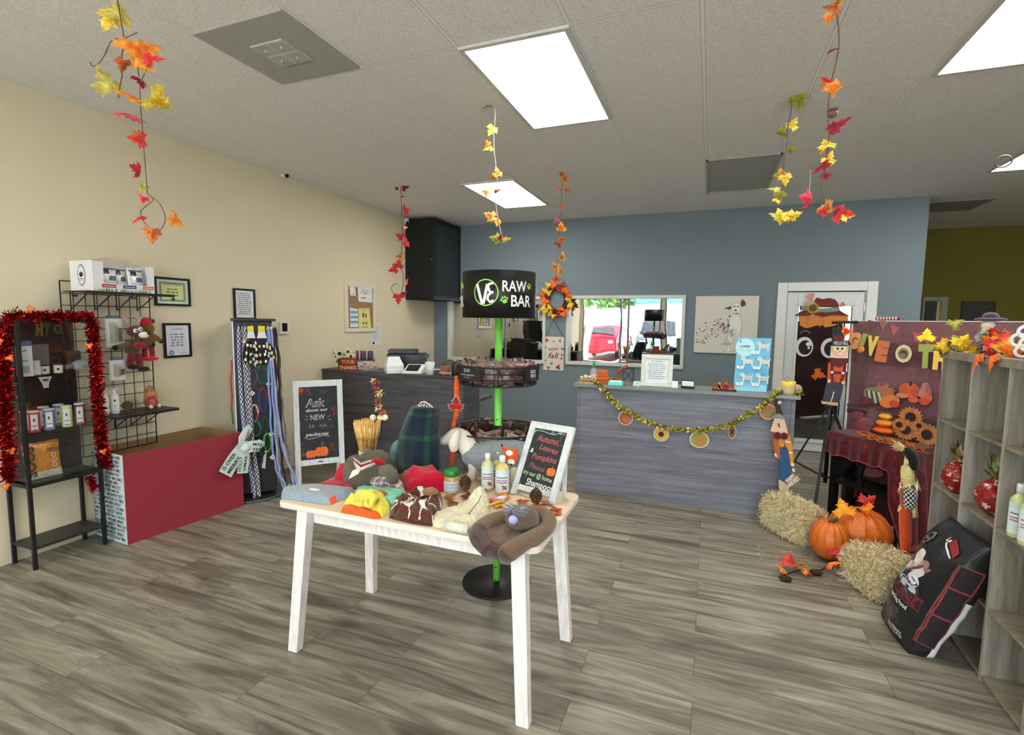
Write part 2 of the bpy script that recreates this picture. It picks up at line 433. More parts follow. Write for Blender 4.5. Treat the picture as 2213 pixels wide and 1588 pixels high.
def setM(o, M4):
    loc, rot, sc = M4.decompose(); o.location=loc; o.rotation_euler=rot.to_euler(); o.scale=sc; XF[o.name]=M4.copy()
# leaves ------------------------------------------------------------
LEAF=[(0,-.12),(.03,.0),(.17,-.06),(.36,-.16),(.33,-.02),(.5,.04),(.42,.12),(.56,.3),(.38,.27),(.34,.36),(.2,.24),(.22,.45),(.3,.56),(.18,.58),(.12,.72),(0,.92)]
def leafmesh(m, size, c1, c2, curl=.4, T=None, seed=0, oak=False):
    rnd=random.Random(seed)
    R=LEAF+[(-x,y) for x,y in LEAF[-2:0:-1]]
    if oak: R=[(x*.55, y*(1.1)) for x,y in R]
    cx,cy=0,.3
    mid=[((x+cx)/2,(y+cy)/2) for x,y in R]
    def z(x,y): return curl*(.5-(abs(x)**1.3)*1.6-(y-.3)**2)*.5
    n=len(R); vs=[(cx,cy,z(cx,cy))]+[(x,y,z(x,y)) for x,y in mid]+[(x,y,z(x,y)-.02*rnd.random()) for x,y in R]
    f=[];cl=[]
    for i in range(n):
        j=(i+1)%n
        f.append((0,1+i,1+j)); cl.append(vary(c1,.15))
        f.append((1+i,1+n+i,1+n+j,1+j)); cl.append(vary(c2,.2))
    old=m.T; m.T=(T if T else Matrix.Identity(4))@Matrix.Scale(size,4)
    m.add(vs,f,False,cols=cl); m.T=old
    return m
def rotm(rx,ry,rz): return Euler((rx,ry,rz)).to_matrix().to_4x4()
RED=c(190,38,40); ORG=c(232,110,32); YEL=c(236,190,40); GRN=c(120,124,40); BRN=c(150,92,44); DRED=c(130,24,40); RUST=c(176,74,34)
FACE_CAM=frame((0,0,0),CR,-CD)   # leaf facing orientation: x right, y up, z towards viewer
# ================================================================ camera, world, lights
cam=bpy.data.cameras.new('camera'); cam.lens=FPX/2213*36; cam.sensor_width=36; cam.clip_start=.02; cam.clip_end=200
co=bpy.data.objects.new('camera',cam); COL.objects.link(co); S.camera=co
mw=Matrix.Identity(4)
for i in range(3): mw[i][0]=CR[i]; mw[i][1]=-CD[i]; mw[i][2]=-CW[i]; mw[i][3]=EYE[i]
co.matrix_world=mw
S.view_settings.view_transform='Standard'; S.view_settings.look='None'; S.view_settings.gamma=1; S.view_settings.use_curve_mapping=False
S.view_settings.exposure=1.0
S.cycles.use_denoising=True
S.cycles.max_bounces=8; S.cycles.diffuse_bounces=4; S.cycles.glossy_bounces=3; S.cycles.transparent_max_bounces=10; S.cycles.sample_clamp_indirect=6
w=bpy.data.worlds.new('sky'); S.world=w; w.use_nodes=True; nt=w.node_tree
bg=nt.nodes['Background']; sky=nt.nodes.new('ShaderNodeTexSky'); sky.sky_type='HOSEK_WILKIE'; sky.sun_direction=(.3,.6,.7); sky.turbidity=4
mxw=nt.nodes.new('ShaderNodeMix'); mxw.data_type='RGBA'; mxw.inputs['Factor'].default_value=.7; mxw.inputs['B'].default_value=(.92,.95,1,1)
nt.links.new(sky.outputs[0],mxw.inputs['A']); nt.links.new(mxw.outputs['Result'],bg.inputs['Color']); bg.inputs['Strength'].default_value=4.0
sl=bpy.data.lights.new('sun','SUN'); sl.energy=14; sl.angle=.02; so=bpy.data.objects.new('sun',sl); COL.objects.link(so); so.rotation_euler=(-.42,0,.3)
# ================================================================ room shell
YO=pz(2100,491,CH).y; YF=-2.6; XR=6.2
XBE=py(2004,500,YW).x      # right end of the blue wall
m=MB(); m.add([(XL-.3,YF-.2,0),(XR,YF-.2,0),(XR,YO+2,0),(XL-.3,YO+2,0)],[(0,1,2,3)]); struct(m.build('floor','floor',keep=True))
m=MB(); m.box(XL-.3,XR,YF-.2,YO+2,CH,CH+.1); struct(m.build('ceiling','ceiling',keep=True))
def wall(name, mat, axis, pos, th, a0,a1, z0,z1, holes=(), keep=True):
    xs=sorted({a0,a1}|{h[0] for h in holes}|{h[1] for h in holes}); zs=sorted({z0,z1}|{h[2] for h in holes}|{h[3] for h in holes})
    m=MB()
    for i in range(len(xs)-1):
        for j in range(len(zs)-1):
            mx_,mz=(xs[i]+xs[i+1])/2,(zs[j]+zs[j+1])/2
            if any(h[0]<mx_<h[1] and h[2]<mz<h[3] for h in holes): continue
            if axis=='y': m.box(xs[i],xs[i+1],pos,pos+th,zs[j],zs[j+1])
            else: m.box(pos,pos+th,xs[i],xs[i+1],zs[j],zs[j+1])
    return struct(m.build(name,mat,keep=True))
wall('wall_left','wall_beige','x',XL-.15,.15,YF,YW,0,CH)
W1=(py(971,700,YW).x, py(1177,700,YW).x, py(1100,779.5,YW).z, py(1100,644,YW).z)
W2=(py(1227,700,YW).x, py(1477,700,YW).x, py(1300,787,YW).z, py(1300,641.5,YW).z)
D0,D1,DT=py(1697,700,YW).x, py(1868,700,YW).x, py(1780,629,YW).z
wall('wall_back','wall_blue','y',YW,.14,XL,XBE,0,CH,[W1,W2,(D0,D1,0,DT)])
wall('wall_back_far','wall_olive','y',YO,.15,XBE-1.5,XR,0,CH,[(py(1997,660,YO).x,py(2034,660,YO).x,0,py(2010,650,YO).z)])
wall('wall_partition','wall_olive','x',XBE-.14,.14,YW+.14,YO,0,CH)
wall('wall_right','wall_olive','x',XR,.15,YF,YO,0,CH)
GL=[(-4.2,-1.5,.25,2.75),(-1.4,1.5,.25,2.75),(1.6,5.2,.25,2.75)]
wall('wall_front','wall_cream','y',YF-.15,.15,XL,XR,0,CH,GL)
# dark rooms behind the glass, behind the far doorway
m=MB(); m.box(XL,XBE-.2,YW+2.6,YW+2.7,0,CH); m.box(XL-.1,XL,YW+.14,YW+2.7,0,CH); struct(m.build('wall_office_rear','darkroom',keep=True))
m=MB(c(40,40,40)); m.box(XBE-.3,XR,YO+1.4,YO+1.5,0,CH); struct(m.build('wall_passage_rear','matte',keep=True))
# windows
def window(name, W, mull, sill=True):
    o=thing(name,None,None,((W[0]+W[1])/2,YW,W[2])); struct(o)
    del_=o
    f=.045; m=MB(c(205,205,198)); x0,x1,z0,z1=W
    y0=YW-.03; y1=YW+.09
    m.box(x0-.02,x1+.02,y0,y1,z1-f+.02,z1+.02); m.box(x0-.02,x1+.02,y0,y1,z0-.02,z0+f-.02)
    m.box(x0-.02,x0+f-.02,y0,y1,z0+f-.02,z1-f+.02); m.box(x1-f+.02,x1+.02,y0,y1,z0+f-.02,z1-f+.02)
    wf=m.build('window_frame','plastic',o,bev=.003)
    m=MB(c(90,92,92)); m.box(mull-.012,mull+.012,YW+.035,YW+.06,z0+f-.02,z1-f+.02); m.build('mullion','plastic',wf)
    for a,b_,y in ((x0+f-.02,mull,YW+.045),(mull,x1-f+.02,YW+.052)):
        m=MB(); m.box(a,b_,y,y+.005,z0+f-.02,z1-f+.02); m.build('pane','mirrorglass',o)
    return o
window('window_1',W1,py(1090,700,YW).x); window('window_2',W2,py(1357,700,YW).x)
for i,g in enumerate(GL):
    o=thing('window_%d'%(i+3),None,None,((g[0]+g[1])/2,YF,g[2])); struct(o)
    m=MB(c(150,152,152)); f=.05
    m.box(g[0],g[1],YF-.12,YF-.04,g[2],g[2]+f); m.box(g[0],g[1],YF-.12,YF-.04,g[3]-f,g[3])
    for x in (g[0],(g[0]+g[1])/2-f/2,g[1]-f): m.box(x,x+f,YF-.12,YF-.04,g[2]+f,g[3]-f)
    m.build('window_frame','metal',o)
    m=MB(); m.box(g[0]+f,g[1]-f,YF-.085,YF-.08,g[2]+f,g[3]-f); m.build('pane','storeglass',o)
    al=bpy.data.lights.new('window_daylight','AREA'); al.shape='RECTANGLE'; al.size=g[1]-g[0]; al.size_y=g[3]-g[2]
    ao=bpy.data.objects.new('window_daylight',al); COL.objects.link(ao); ao.location=((g[0]+g[1])/2,YF-.17,(g[2]+g[3])/2); ao.rotation_euler=(PI/2,0,0)
    ao.rotation_euler=(PI/2,0,PI); al.cycles.is_portal=True
# door_1
o=thing('door_1',None,None,((D0+D1)/2,YW,0)); struct(o)
cw=py(1697,700,YW).x-py(1676,700,YW).x
m=MB(c(222,222,216)); m.box(D0-cw,D0,YW-.025,YW+.01,0,DT+cw); m.box(D1,D1+cw,YW-.025,YW+.01,0,DT+cw); m.box(D0,D1,YW-.025,YW+.01,DT,DT+cw); m.box(D0-.0,D0+.012,YW,YW+.12,0,DT);m.box(D1-.012,D1,YW,YW+.12,0,DT)
m.build('door_frame','plastic',o,bev=.006)
gx0,gx1=py(1716,800,YW).x,py(1835,800,YW).x; gz1=py(1770,658,YW).z; gz0=py(1740,951,YW).z
m=MB(c(214,218,216)); a,b_=D0+.015,D1-.015; y0,y1=YW+.01,YW+.05
m.box(a,gx0,y0,y1,.01,DT-.01); m.box(gx1,b_,y0,y1,.01,DT-.01); m.box(gx0,gx1,y0,y1,gz1,DT-.01); m.box(gx0,gx1,y0,y1,.01,gz0)
t=.03
m.box(gx0-.01,gx1+.01,y0-.012,y0,gz0-.03,gz0+.02); m.box(gx0-.01,gx1+.01,y0-.012,y0,gz1-.02,gz1+.03); m.box(gx0-.02,gx0+.012,y0-.012,y0,gz0,gz1); m.box(gx1-.012,gx1+.02,y0-.012,y0,gz0,gz1)
dl=m.build('door_leaf','plastic',o,bev=.003)
m=MB(); m.box(gx0+.012,gx1-.012,y0+.015,y0+.02,gz0+.02,gz1-.02); m.build('door_pane','doorglass',dl)
P=py(1702,853,YW); m=MB(c(200,200,196)); m.tube([(P.x,YW+.01,P.z),(P.x,YW-.05,P.z)],.012); m.tube([(P.x,YW-.05,P.z),(P.x+.14,YW-.05,P.z)],.011); m.build('door_handle','metal',dl)
m=MB(c(170,168,160)); 
for z in (.3,1.0,DT-.25): m.box(D1-.02,D1+.005,YW+.0,YW+.012,z,z+.1)
m.build('hinge','metal',o)
# far doorway trim and dark notice board on the olive wall
m=MB(c(150,148,130)); a,b_,t_=py(1993,660,YO).x,py(2047,660,YO).x,py(2010,642,YO).z; i0,i1,it=py(1997,660,YO).x,py(2034,660,YO).x,py(2010,650,YO).z
m.box(a,i0,YO-.03,YO,0,t_); m.box(i1,b_,YO-.03,YO,0,t_); m.box(i0,i1,YO-.03,YO,it,t_); struct(m.build('trim_1','plastic',keep=True))
a,b_=py(2077,660,YO).x,py(2150,660,YO).x; zt=py(2100,651,YO).z
m=MB(c(48,52,40)); m.box(a,b_,YO-.03,YO,zt-.75,zt); m.col=c(60,60,55); m.box(a+.03,b_-.03,YO-.034,YO-.03,zt-.72,zt-.03); tag(m.build('wall_board','plastic'),'dark grey board hanging on the olive wall beyond the backdrop','board')
# ================================================================ ceiling fixtures
GX=lambda n:-2.65+.637*n
GY=lambda n:2.64+1.265*n
def troffer(x0,y0,label,w=.637,l=1.265):
    o=thing('ceiling_light',label,'ceiling light',(x0+w/2,y0+l/2,CH-.012),0,'recessed ceiling lights'); 
    m=MB(c(205,206,200)); f=.03; z0,z1=CH-.014,CH+.002
    m.box(x0,x0+w,y0,y0+f,z0,z1); m.box(x0,x0+w,y0+l-f,y0+l,z0,z1); m.box(x0,x0+f,y0+f,y0+l-f,z0,z1); m.box(x0+w-f,x0+w,y0+f,y0+l-f,z0,z1)
    m.build('frame','plastic',o)
    m=MB(); m.box(x0+f,x0+w-f,y0+f,y0+l-f,CH-.010,CH-.004); m.build('diffuser','lamp',o)
troffer(GX(2),GY(0),'bright ceiling light panel in front, above the display table')
troffer(GX(0),GY(2),'small-looking bright ceiling light behind the leaf garland, left of the blue wall')
troffer(GX(6),GY(0),'bright ceiling light cut off by the top right corner of the picture')
troffer(GX(8),GY(2),'ceiling light at the right picture edge, beside the hanging ring')
troffer(GX(2)-1.91,GY(-2)-1.265,'ceiling light behind the viewer near the shop window')
troffer(GX(5),GY(-2)-1.265,'ceiling light behind the viewer, right of the other one')
o=thing('ceiling_vent','grey square ceiling vent with a small inner grille above the display table','vent',((GX(0)+GX(1))/2,2.35,CH-.01))
m=MB(c(168,168,163)); m.box(GX(0)+.012,GX(1)-.012,GY(0)-.615,GY(0)-.01,CH-.01,CH+.002); vp=m.build('vent_panel','matte',o)
cx_,cy_=(GX(0)+GX(1))/2,GY(0)-.31; m=MB(c(200,200,196)); s_=.115
m.box(cx_-s_,cx_+s_,cy_-s_,cy_+s_,CH-.016,CH-.0105); m.col=c(180,180,176)
for a in (-1,1):
    for b_ in (-1,1):
        m.box(cx_+a*s_*.5-.05,cx_+a*s_*.5+.05,cy_+b_*s_*.5-.05,cy_+b_*s_*.5+.05,CH-.0175,CH-.016); m.ball(cx_+a*s_*.5,cy_+b_*s_*.5,CH-.019,.008,col=c(190,190,185),nu=8,nv=6)
m.build('grille','matte',vp)
o=thing('ceiling_vent','plain grey rectangular return vent in the ceiling above the front counter','vent',(GX(4)+.3,GY(2)+.6,CH-.01))
m=MB(c(168,170,166)); m.box(GX(4)+.012,GX(5)-.012,GY(2)+.012,GY(3)-.012,CH-.006,CH+.002); m.build('vent_panel','matte',o)
m=MB(c(165,165,160)); 
for a in (0,1): m.box((GX(4),GX(5)-.02)[a],(GX(4)+.02,GX(5))[a],GY(2),GY(3),CH-.012,CH)
m.box(GX(4),GX(5),GY(2),GY(2)+.02,CH-.012,CH); m.box(GX(4),GX(5),GY(3)-.02,GY(3),CH-.012,CH); m.build('vent_frame','plastic',o)
m=MB(c(150,152,146)); m.box(GX(7)+.2,GX(9),GY(4)+.1,GY(4)+.75,CH-.006,CH+.002); tag(m.build('ceiling_vent','matte'),'dim grey ceiling panel near the olive wall','vent')
# ================================================================ outside, behind the viewer (seen in the window reflections)
m=MB(); m.add([(-30,-40,-.02),(30,-40,-.02),(30,YF-.2,-.02),(-30,YF-.2,-.02)],[(0,1,2,3)]); struct(m.build('ground','bounce_ground',keep=True))  # ground colour raised well above asphalt to bounce daylight up to the ceiling
def car(x,y,col,label,rz=0,suv=False):
    o=thing('car',label,'car',(x,y,0),rz)
    h=1.75 if suv else 1.45
    prof=[(-2.2,.3),(-2.25,.75),(-2.1,.98),(-1.2,1.05),(-.6,h-.05),(1.3,h) if suv else (.9,h),(2.0,1.05),(2.2,.95),(2.25,.4),(2.2,.3)]
    m=MB(col); m.T=frame((-.9,0,0),(0,1,0),n=(1,0,0)); m.prism(prof,.0,1.8); m.build('body','gloss',o,world=False,bev=.08)
    m=MB(c(40,46,52)); m.T=frame((-.9,0,0),(0,1,0),n=(1,0,0)); m.prism([(-1.0,1.08),(-.52,h-.1),(1.2 if suv else .8,h-.08),(1.8,1.1)],-.01,1.81); m.T=None; m.hexa([(-.75,-1.05,1.1),(.75,-1.05,1.1),(.75,-.98,1.1),(-.75,-.98,1.1)],[(-.68,-.66,h-.1),(.68,-.66,h-.1),(.68,-.6,h-.1),(-.68,-.6,h-.1)]); m.hexa([(-.75,1.93,1.1),(.75,1.93,1.1),(.75,2.0,1.1),(-.75,2.0,1.1)],[(-.68,1.35,h-.08),(.68,1.35,h-.08),(.68,1.4,h-.08),(-.68,1.4,h-.08)]); m.build('car_windows','gloss',o,world=False)
    for sx in (-.92,.72):
        for sy in (-1.4,1.4):
            m=MB(c(30,30,32)); m.T=frame((sx,sy,.34),(0,1,0),n=(1,0,0)); m.lathe([(.34,0),(.34,.2)],n=20); m.lathe([(.18,-.01),(.18,.21)],n=14,col=c(170,170,172)); m.build('wheel','plastic',o,world=False)
    for sx in (-.7,.5):
        for sy in (-2.27,2.2): m=MB(c(250,245,235)); m.box(sx,sx+.22,sy,sy+.06,.68,.8); m.build('car_light','gloss',o,world=False)
car(-4.7,-9.6,c(205,20,45),'red car parked outside the shop window, seen reflected')
car(-2.1,-9.9,c(120,130,140),'grey sport utility car parked beside the red car',suv=True)
car(1.2,-9.6,c(225,228,230),'white car parked outside at the right')
m=MB(c(235,230,220)); m.tube([(-5.0,-6.4,0),(-4.85,-6.4,1.2),(-4.6,-6.4,2.4)],[.17,.14,.11]); tr=thing('tree','pale trunked street tree outside the shop window','tree',(-5,-6.4,0)); m.build('trunk','matte',tr)
m=MB(); 
for i in range(900):
    a=random.uniform(0,2*PI); b_=random.uniform(-1,1); r_=random.uniform(.5,1.1); x,y,z=-4.6+r_*math.cos(a)*1.5,-6.4+r_*math.sin(a)*1.5,3.2+b_*.9
    m.T=Matrix.Translation((x,y,z))@rotm(random.uniform(0,6),random.uniform(0,6),0); m.poly([(-.1,-.06,0),(.1,-.06,0),(.12,.08,0),(-.08,.1,0)],col=vary(c(90,130,60),.4))
m.build('foliage','leafm',tr)
m=MB(c(225,232,235)); m.box(-14,10,-19,-17,0,5); m.col=c(60,200,200); m.hexa([(-9,-17,3.0),(-1,-17,3.0),(-1,-15.6,2.7),(-9,-15.6,2.7)],[(-9,-17,3.9),(-1,-17,3.9),(-1,-15.6,2.8),(-9,-15.6,2.8)]); tag(m.build('building','matte'),'pale building with a teal awning across the car park','building')
# ================================================================ left wall: frames, boards
def onL(x0,y0,x1,y1, off=0.0):   # frame on the left wall from pixel corners (left-top, right-bottom)
    a=px(x0,(y0+y1)/2,XL+off); b=px(x1,(y0+y1)/2,XL+off)
    t=px((x0+x1)/2,y0,XL+off); q=px((x0+x1)/2,y1,XL+off)
    return a.y,b.y,q.z,t.z
def framed(name,label,cat,P,fcol,art,fw=.018,dep=.02,T=None,W=None,Hh=None,bottom=None):
    if T is None:
        y0,y1,z0,z1=P; T=frame((XL+.004,y0,z0),(0,1,0),n=(1,0,0)); W,Hh=y1-y0,z1-z0
    o=thing(name,label,cat,T@V((W/2,0,0)))
    m=MB(fcol,T); m.box(0,W,0,fw,0,dep); m.box(0,W,Hh-fw,Hh,0,dep); m.box(0,fw,fw,Hh-fw,0,dep); m.box(W-fw,W,fw,Hh-fw,0,dep); m.build('frame','plastic',o,bev=.002)
    m=MB(WHITE,T); m.lay=dep*.4; m.box(fw,W-fw,fw,Hh-fw,0,dep*.4); art(m,W,Hh,fw); m.build('print','paper',o)
    return o
def scr(m,x0,x1,y,n,h,col,rnd=random): # rows of tiny illegible writing
    for i in range(n):
        a=x0+(x1-x0)*rnd.uniform(0,.12); b=x1-(x1-x0)*rnd.uniform(0,.2); x=a
        while x<b:
            l=rnd.uniform(.3,1)*h*2.2; m.rect(x,min(x+l,b),y-h*.35,y+h*.15,col,z=m.lay+.0004); x+=l+h*.5
        y-=h
    m.lay+=.0005
def art_cert(m,W,Hh,f):
    m.rect(f,W-f,f,Hh-f,c(222,226,205)); m.rect(f+.025,W-f-.025,f+.02,Hh-f-.02,c(120,158,140)); m.rect(f+.042,W-f-.042,f+.036,Hh-f-.036,c(226,226,160))
    m.text('Certified Professional',W/2,Hh*.72,.03,c(60,80,70),width=W*.55); 
    for i,w in enumerate((.35,.4,.45)): scr(m,W*(.5-w/2),W*(.5+w/2),Hh*(.6-.11*i),1,.02,c(110,125,90))
    m.disc(W*.5,Hh*.24,.018,.012,c(60,60,50))
framed('certificate_frame','green bordered certificate in a black frame, upper one beside the grid panel','framed certificate',onL(331,600,408,661),c(24,24,24),art_cert)
def art_cert2(m,W,Hh,f):
    m.rect(f,W-f,f,Hh-f,c(232,236,240)); m.rect(f+.02,W-f-.02,f+.02,Hh-f-.02,c(220,226,236))
    m.text('Certificate',W/2,Hh*.8,.035,c(130,135,160),width=W*.42)
    for i in range(5): scr(m,W*.22,W*.78,Hh*(.68-.08*i),1,.022,c(130,138,150))
    m.disc(W*.26,Hh*.14,.022,col=c(90,120,170)); m.disc(W*.26,Hh*.14,.013,col=c(170,190,220)); m.line([(W*.55,Hh*.12),(W*.82,Hh*.13)],.003,c(90,90,100))
framed('certificate_frame','white certificate with a blue seal in a black frame, lower one beside the grid panel','framed certificate',onL(351,698,410,772),c(24,24,24),art_cert2)
def art_cert3(m,W,Hh,f):
    m.rect(f,W-f,f,Hh-f,c(238,240,242)); m.rect(f+.02,W-f-.02,f+.02,Hh-f-.02,c(226,230,232))
    for i in range(11): scr(m,W*.16,W*.86,Hh*(.85-.065*i),1,.02,c(150,150,158))
framed('certificate_frame','typed page in a black and white frame above the leash rack','framed certificate',onL(503,624,549,690),c(24,24,24),art_cert3)
y0,y1,z0,z1=onL(602,695,621,722)
o=thing('alarm_keypad','white wall keypad with a dark screen behind the leash rack','keypad',(XL,(y0+y1)/2,z0))
m=MB(c(228,226,220)); m.box(XL-.0005,XL+.03,y0,y1,z0,z1); m.build('body','plastic',o,bev=.006); m=MB(c(30,32,36)); m.box(XL+.03,XL+.032,y0+.02,y1-.03,z0+.03,z1-.015); m.build('screen','gloss',o)
# cork board
y0,y1,z0,z1=onL(744,613,809,717)
o=thing('cork_board','white framed cork board with pinned papers on the beige wall','notice board',(XL,(y0+y1)/2,z0)); W,Hh=y1-y0,z1-z0
T=frame((XL+.002,y0,z0),(0,1,0),n=(1,0,0)); f=.05
m=MB(c(226,218,200),T); m.box(0,W,0,f,0,.025); m.box(0,W,Hh-f,Hh,0,.025); m.box(0,f,f,Hh-f,0,.025); m.box(W-f,W,f,Hh-f,0,.025); m.build('frame','plastic',o,bev=.004)
m=MB(c(160,120,80),T); m.box(f,W-f,f,Hh-f,0,.012); m.build('cork','fabric',o)
def sheetpaper(label,poly,col,art=None,off=.016):
    m=MB(col,T); m.lay=off; m.prism([(p[0]*W,p[1]*Hh) for p in poly],off-.001,off)
    if art: art(m)
    tag(m.build('paper_note','paper'),label,'note')
sheetpaper('white page with a small green picture pinned to the cork board',[(.42,.63),(.9,.62),(.88,.96),(.4,.96)],c(232,234,234),lambda m:(scr(m,W*.47,W*.82,Hh*.88,3,.02,c(150,150,160)),m.disc(W*.65,Hh*.8,.02,.012,c(150,160,80)),m.rect(W*.5,W*.66,Hh*.7,Hh*.72,c(90,90,90))))
sheetpaper('narrow white note at the top left of the cork board',[(.16,.74),(.34,.74),(.3,.97),(.13,.97)],c(236,236,232),lambda m:m.disc(W*.27,Hh*.78,.01,col=c(60,60,60)))
sheetpaper('blue striped leaflet at the lower left of the cork board',[(.14,.1),(.4,.1),(.4,.47),(.14,.5)],c(220,228,232),lambda m:[m.rect(W*.15,W*.39,Hh*k,Hh*(k+.05),c(120,160,190)) for k in (.18,.28,.38)])
sheetpaper('yellow flyer with paw pictures at the bottom of the cork board',[(.42,.05),(.84,.04),(.78,.5),(.42,.49)],c(226,222,130),lambda m:(m.text('NOTICE',W*.6,Hh*.44,.03,c(110,120,60)),m.disc(W*.57,Hh*.35,.02,.035,c(80,90,70)),m.disc(W*.66,Hh*.34,.014,.03,c(80,90,70)),m.disc(W*.57,Hh*.18,.02,col=c(110,120,90)),m.disc(W*.67,Hh*.18,.02,col=c(110,120,90)),scr(m,W*.47,W*.75,Hh*.1,1,.02,c(120,130,80))))
y0,y1,z0,z1=onL(801,699,822,746)
m=MB(c(224,224,222),frame((XL+.003,y0,z0),(0,1,0),n=(1,0,0))); m.box(0,y1-y0,0,z1-z0,-.0031,.003); m.lay=.003; scr(m,(y1-y0)*.15,(y1-y0)*.9,(z1-z0)*.9,8,(z1-z0)*.09,c(176,176,180)); m.rect((y1-y0)*.15,(y1-y0)*.35,(z1-z0)*.06,(z1-z0)*.16,c(40,40,40)); tag(m.build('paper_note','paper'),'tall printed list taped to the beige wall right below the cork board','note')
# cameras
def seccam(P,d,label):
    o=thing('security_camera',label,'security camera',P)
    m=MB(c(225,225,222)); m.tube([V(P),V(P)+V((.0,0,-.0))+V(d)*.03],[.035,.03],n=16); m.build('mount','plastic',o)
    q=V(P)+V(d)*.05
    m=MB(c(225,225,222)); m.ball(q.x,q.y,q.z,.038); m.build('camera_body','plastic',o)
    e=(EYE-q).normalized(); e=(e+V((.5,0,-.6))).normalized(); m=MB(c(20,20,22)); m.tube([q+e*.02,q+e*.042],[.024,.02],n=14); m.build('lens','gloss',o)
P=px(610,378,XL); seccam((XL,P.y,P.z),(1,0,0),'small white security camera on the beige wall under the ceiling')
def facing(P, yaw=0, up=(0,0,1)):     # upright frame at P turned to the room, u to the right, v up, n outward
    P=V(P); d=EYE-P; d.z=0; d.normalize(); d=Matrix.Rotation(yaw,3,'Z')@d
    return frame(P,V((0,0,1)).cross(d),n=d)
def L2(T,x,y):
    n=V((T[0][2],T[1][2],T[2][2])); O=V((T[0][3],T[1][3],T[2][3])); q=T.inverted()@pp(x,y,O,n); return (q.x,q.y)
def LL(T,pts): return [L2(T,*p) for p in pts]
seccam(px(879,472,XL+.05),(0,0,-1),'small white security camera hanging at the ceiling corner beside the black cabinet')
# ================================================================ black wall cabinet in the corner
x0,x1,y0,y1,z0,z1=XL+.005,-3.80,6.57,YW-.005,1.955,CH-.03
o=thing('wall_cabinet','black wall mounted equipment cabinet with a glass side in the far corner','cabinet',((x0+x1)/2,(y0+y1)/2,z0))
m=MB(c(12,12,12)); m.box(x0,x1-.03,y0,y1,z0,z1); m.build('body','matte',o,bev=.01)
m=MB(c(20,20,22)); f=.06; m.box(x1-.03,x1,y0,y0+f,z0,z1); m.box(x1-.03,x1,y1-f,y1,z0,z1); m.box(x1-.03,x1,y0+f,y1-f,z0,z0+f); m.box(x1-.03,x1,y0+f,y1-f,z1-f,z1); m.build('door_frame','blackmetal',o,bev=.004)
m=MB(c(42,48,52)); m.box(x1-.026,x1-.012,y0+f,y1-f,z0+f,z1-f); m.build('door_pane','gloss',o)
for q in ((934,560),(954,560)):
    P=py(*q,y0); P.x=min(P.x,x1-.04); m=MB(c(200,200,200)); m.tube([(P.x,y0,P.z),(P.x,y0-.01,P.z)],.008); m.build('lock','metal',o)
# ================================================================ grid wall panel
gx=XL+.05
gy0=px(128,606,gx).y; gy1=px(322,641,gx).y; gz1=px(128,606,gx).z; gz0=px(337,938,gx).z
gz0=min(gz0,.62)
o=thing('grid_wall_panel','black wire grid panel leaning flat on the beige wall above the red box','wire grid',(gx,(gy0+gy1)/2,gz0))
nc=int(round((gy1-gy0)/.078)); nr=int(round((gz1-gz0)/.085)); m=MB(c(26,24,24))
for i in range(nc+1):
    y=gy0+(gy1-gy0)*i/nc; m.tube([(gx,y,gz0),(gx,y,gz1)],.0045 if i in(0,nc) else .003,n=6)
for j in range(nr+1):
    z=gz0+(gz1-gz0)*j/nr; m.tube([(gx+.004,gy0,z),(gx+.004,gy1,z)],.0045 if j in(0,nr) else .003,n=6)
m.build('wire_grid','blackmetal',o)
for y in (gy0+.1,gy1-.1): m=MB(c(30,30,30)); m.tube([(XL,y,gz1-.1),(gx,y,gz1-.1)],.006); m.build('wall_bracket','blackmetal',o)
def gshelf(z,y0,y1,dep,label):
    o=thing('wire_grid_shelf',label,'shelf',(gx+.01,(y0+y1)/2,z))
    m=MB(c(34,30,28)); m.box(gx+.012,gx+dep,y0,y1,z-.006,z); m.box(gx+dep-.006,gx+dep,y0,y1,z-.02,z-.006); m.build('shelf_board','blackmetal',o)
    n=4
    for i in range(n):
        y=y0+(y1-y0)*(i+.3)/n; m=MB(c(26,24,24)); m.tube([(gx+.01,y,z-.13),(gx+dep*.75,y,z-.008)],.004,n=6); m.tube([(gx+.01,y,z-.13),(gx+.01,y,z)],.004,n=6); m.build('bracket','blackmetal',o)
    return o
zs=px(150,629,gx).z; sy0=px(133,629,gx).y; sy1=px(322,632,gx).y
gshelf(zs,sy0,sy1,.30,'upper black shelf on the wire grid, carrying the white display box')
zl=px(335,875,gx).z; ly0=px(195,885,gx).y; ly1=px(335,875,gx).y
gshelf(zl,ly0,ly1,.29,'lower black shelf on the wire grid with spray bottles and a pine cone')
# display box with pouches
bx0,bx1=gx+.02,gx+.27; by0=px(200,600,bx1).y; by1=px(333,600,bx1).y; bh=px(200,562,bx1).z-zs; bz=zs+.001
o=thing('display_box','white open display box with bagged treats on the upper grid shelf','box',((bx0+bx1)/2,(by0+by1)/2,bz))
wd=c(226,226,226); m=MB(wd); t=.006
m.box(bx0,bx1,by0,by0+t,bz,bz+bh); m.box(bx0,bx1,by1-t,by1,bz,bz+bh*.98); m.box(bx0,bx0+t,by0+t,by1-t,bz,bz+bh); m.box(bx0+t,bx1,by0+t,by1-t,bz,bz+t)
fr=bx1-t; m.box(fr,bx1,by0+t,by1-t,bz+t,bz+bh*.26); m.box(fr,bx1,by0+t,by0+.07,bz+bh*.26,bz+bh*.98); m.box(fr,bx1,by1-.05,by1-t,bz+bh*.26,bz+bh*.95)
T=frame((bx1,by0,bz),(0,1,0),n=(1,0,0)); m.T=T; w_=by1-by0
m.T=frame((bx1+.0004,by0,bz),(0,1,0),n=(1,0,0))
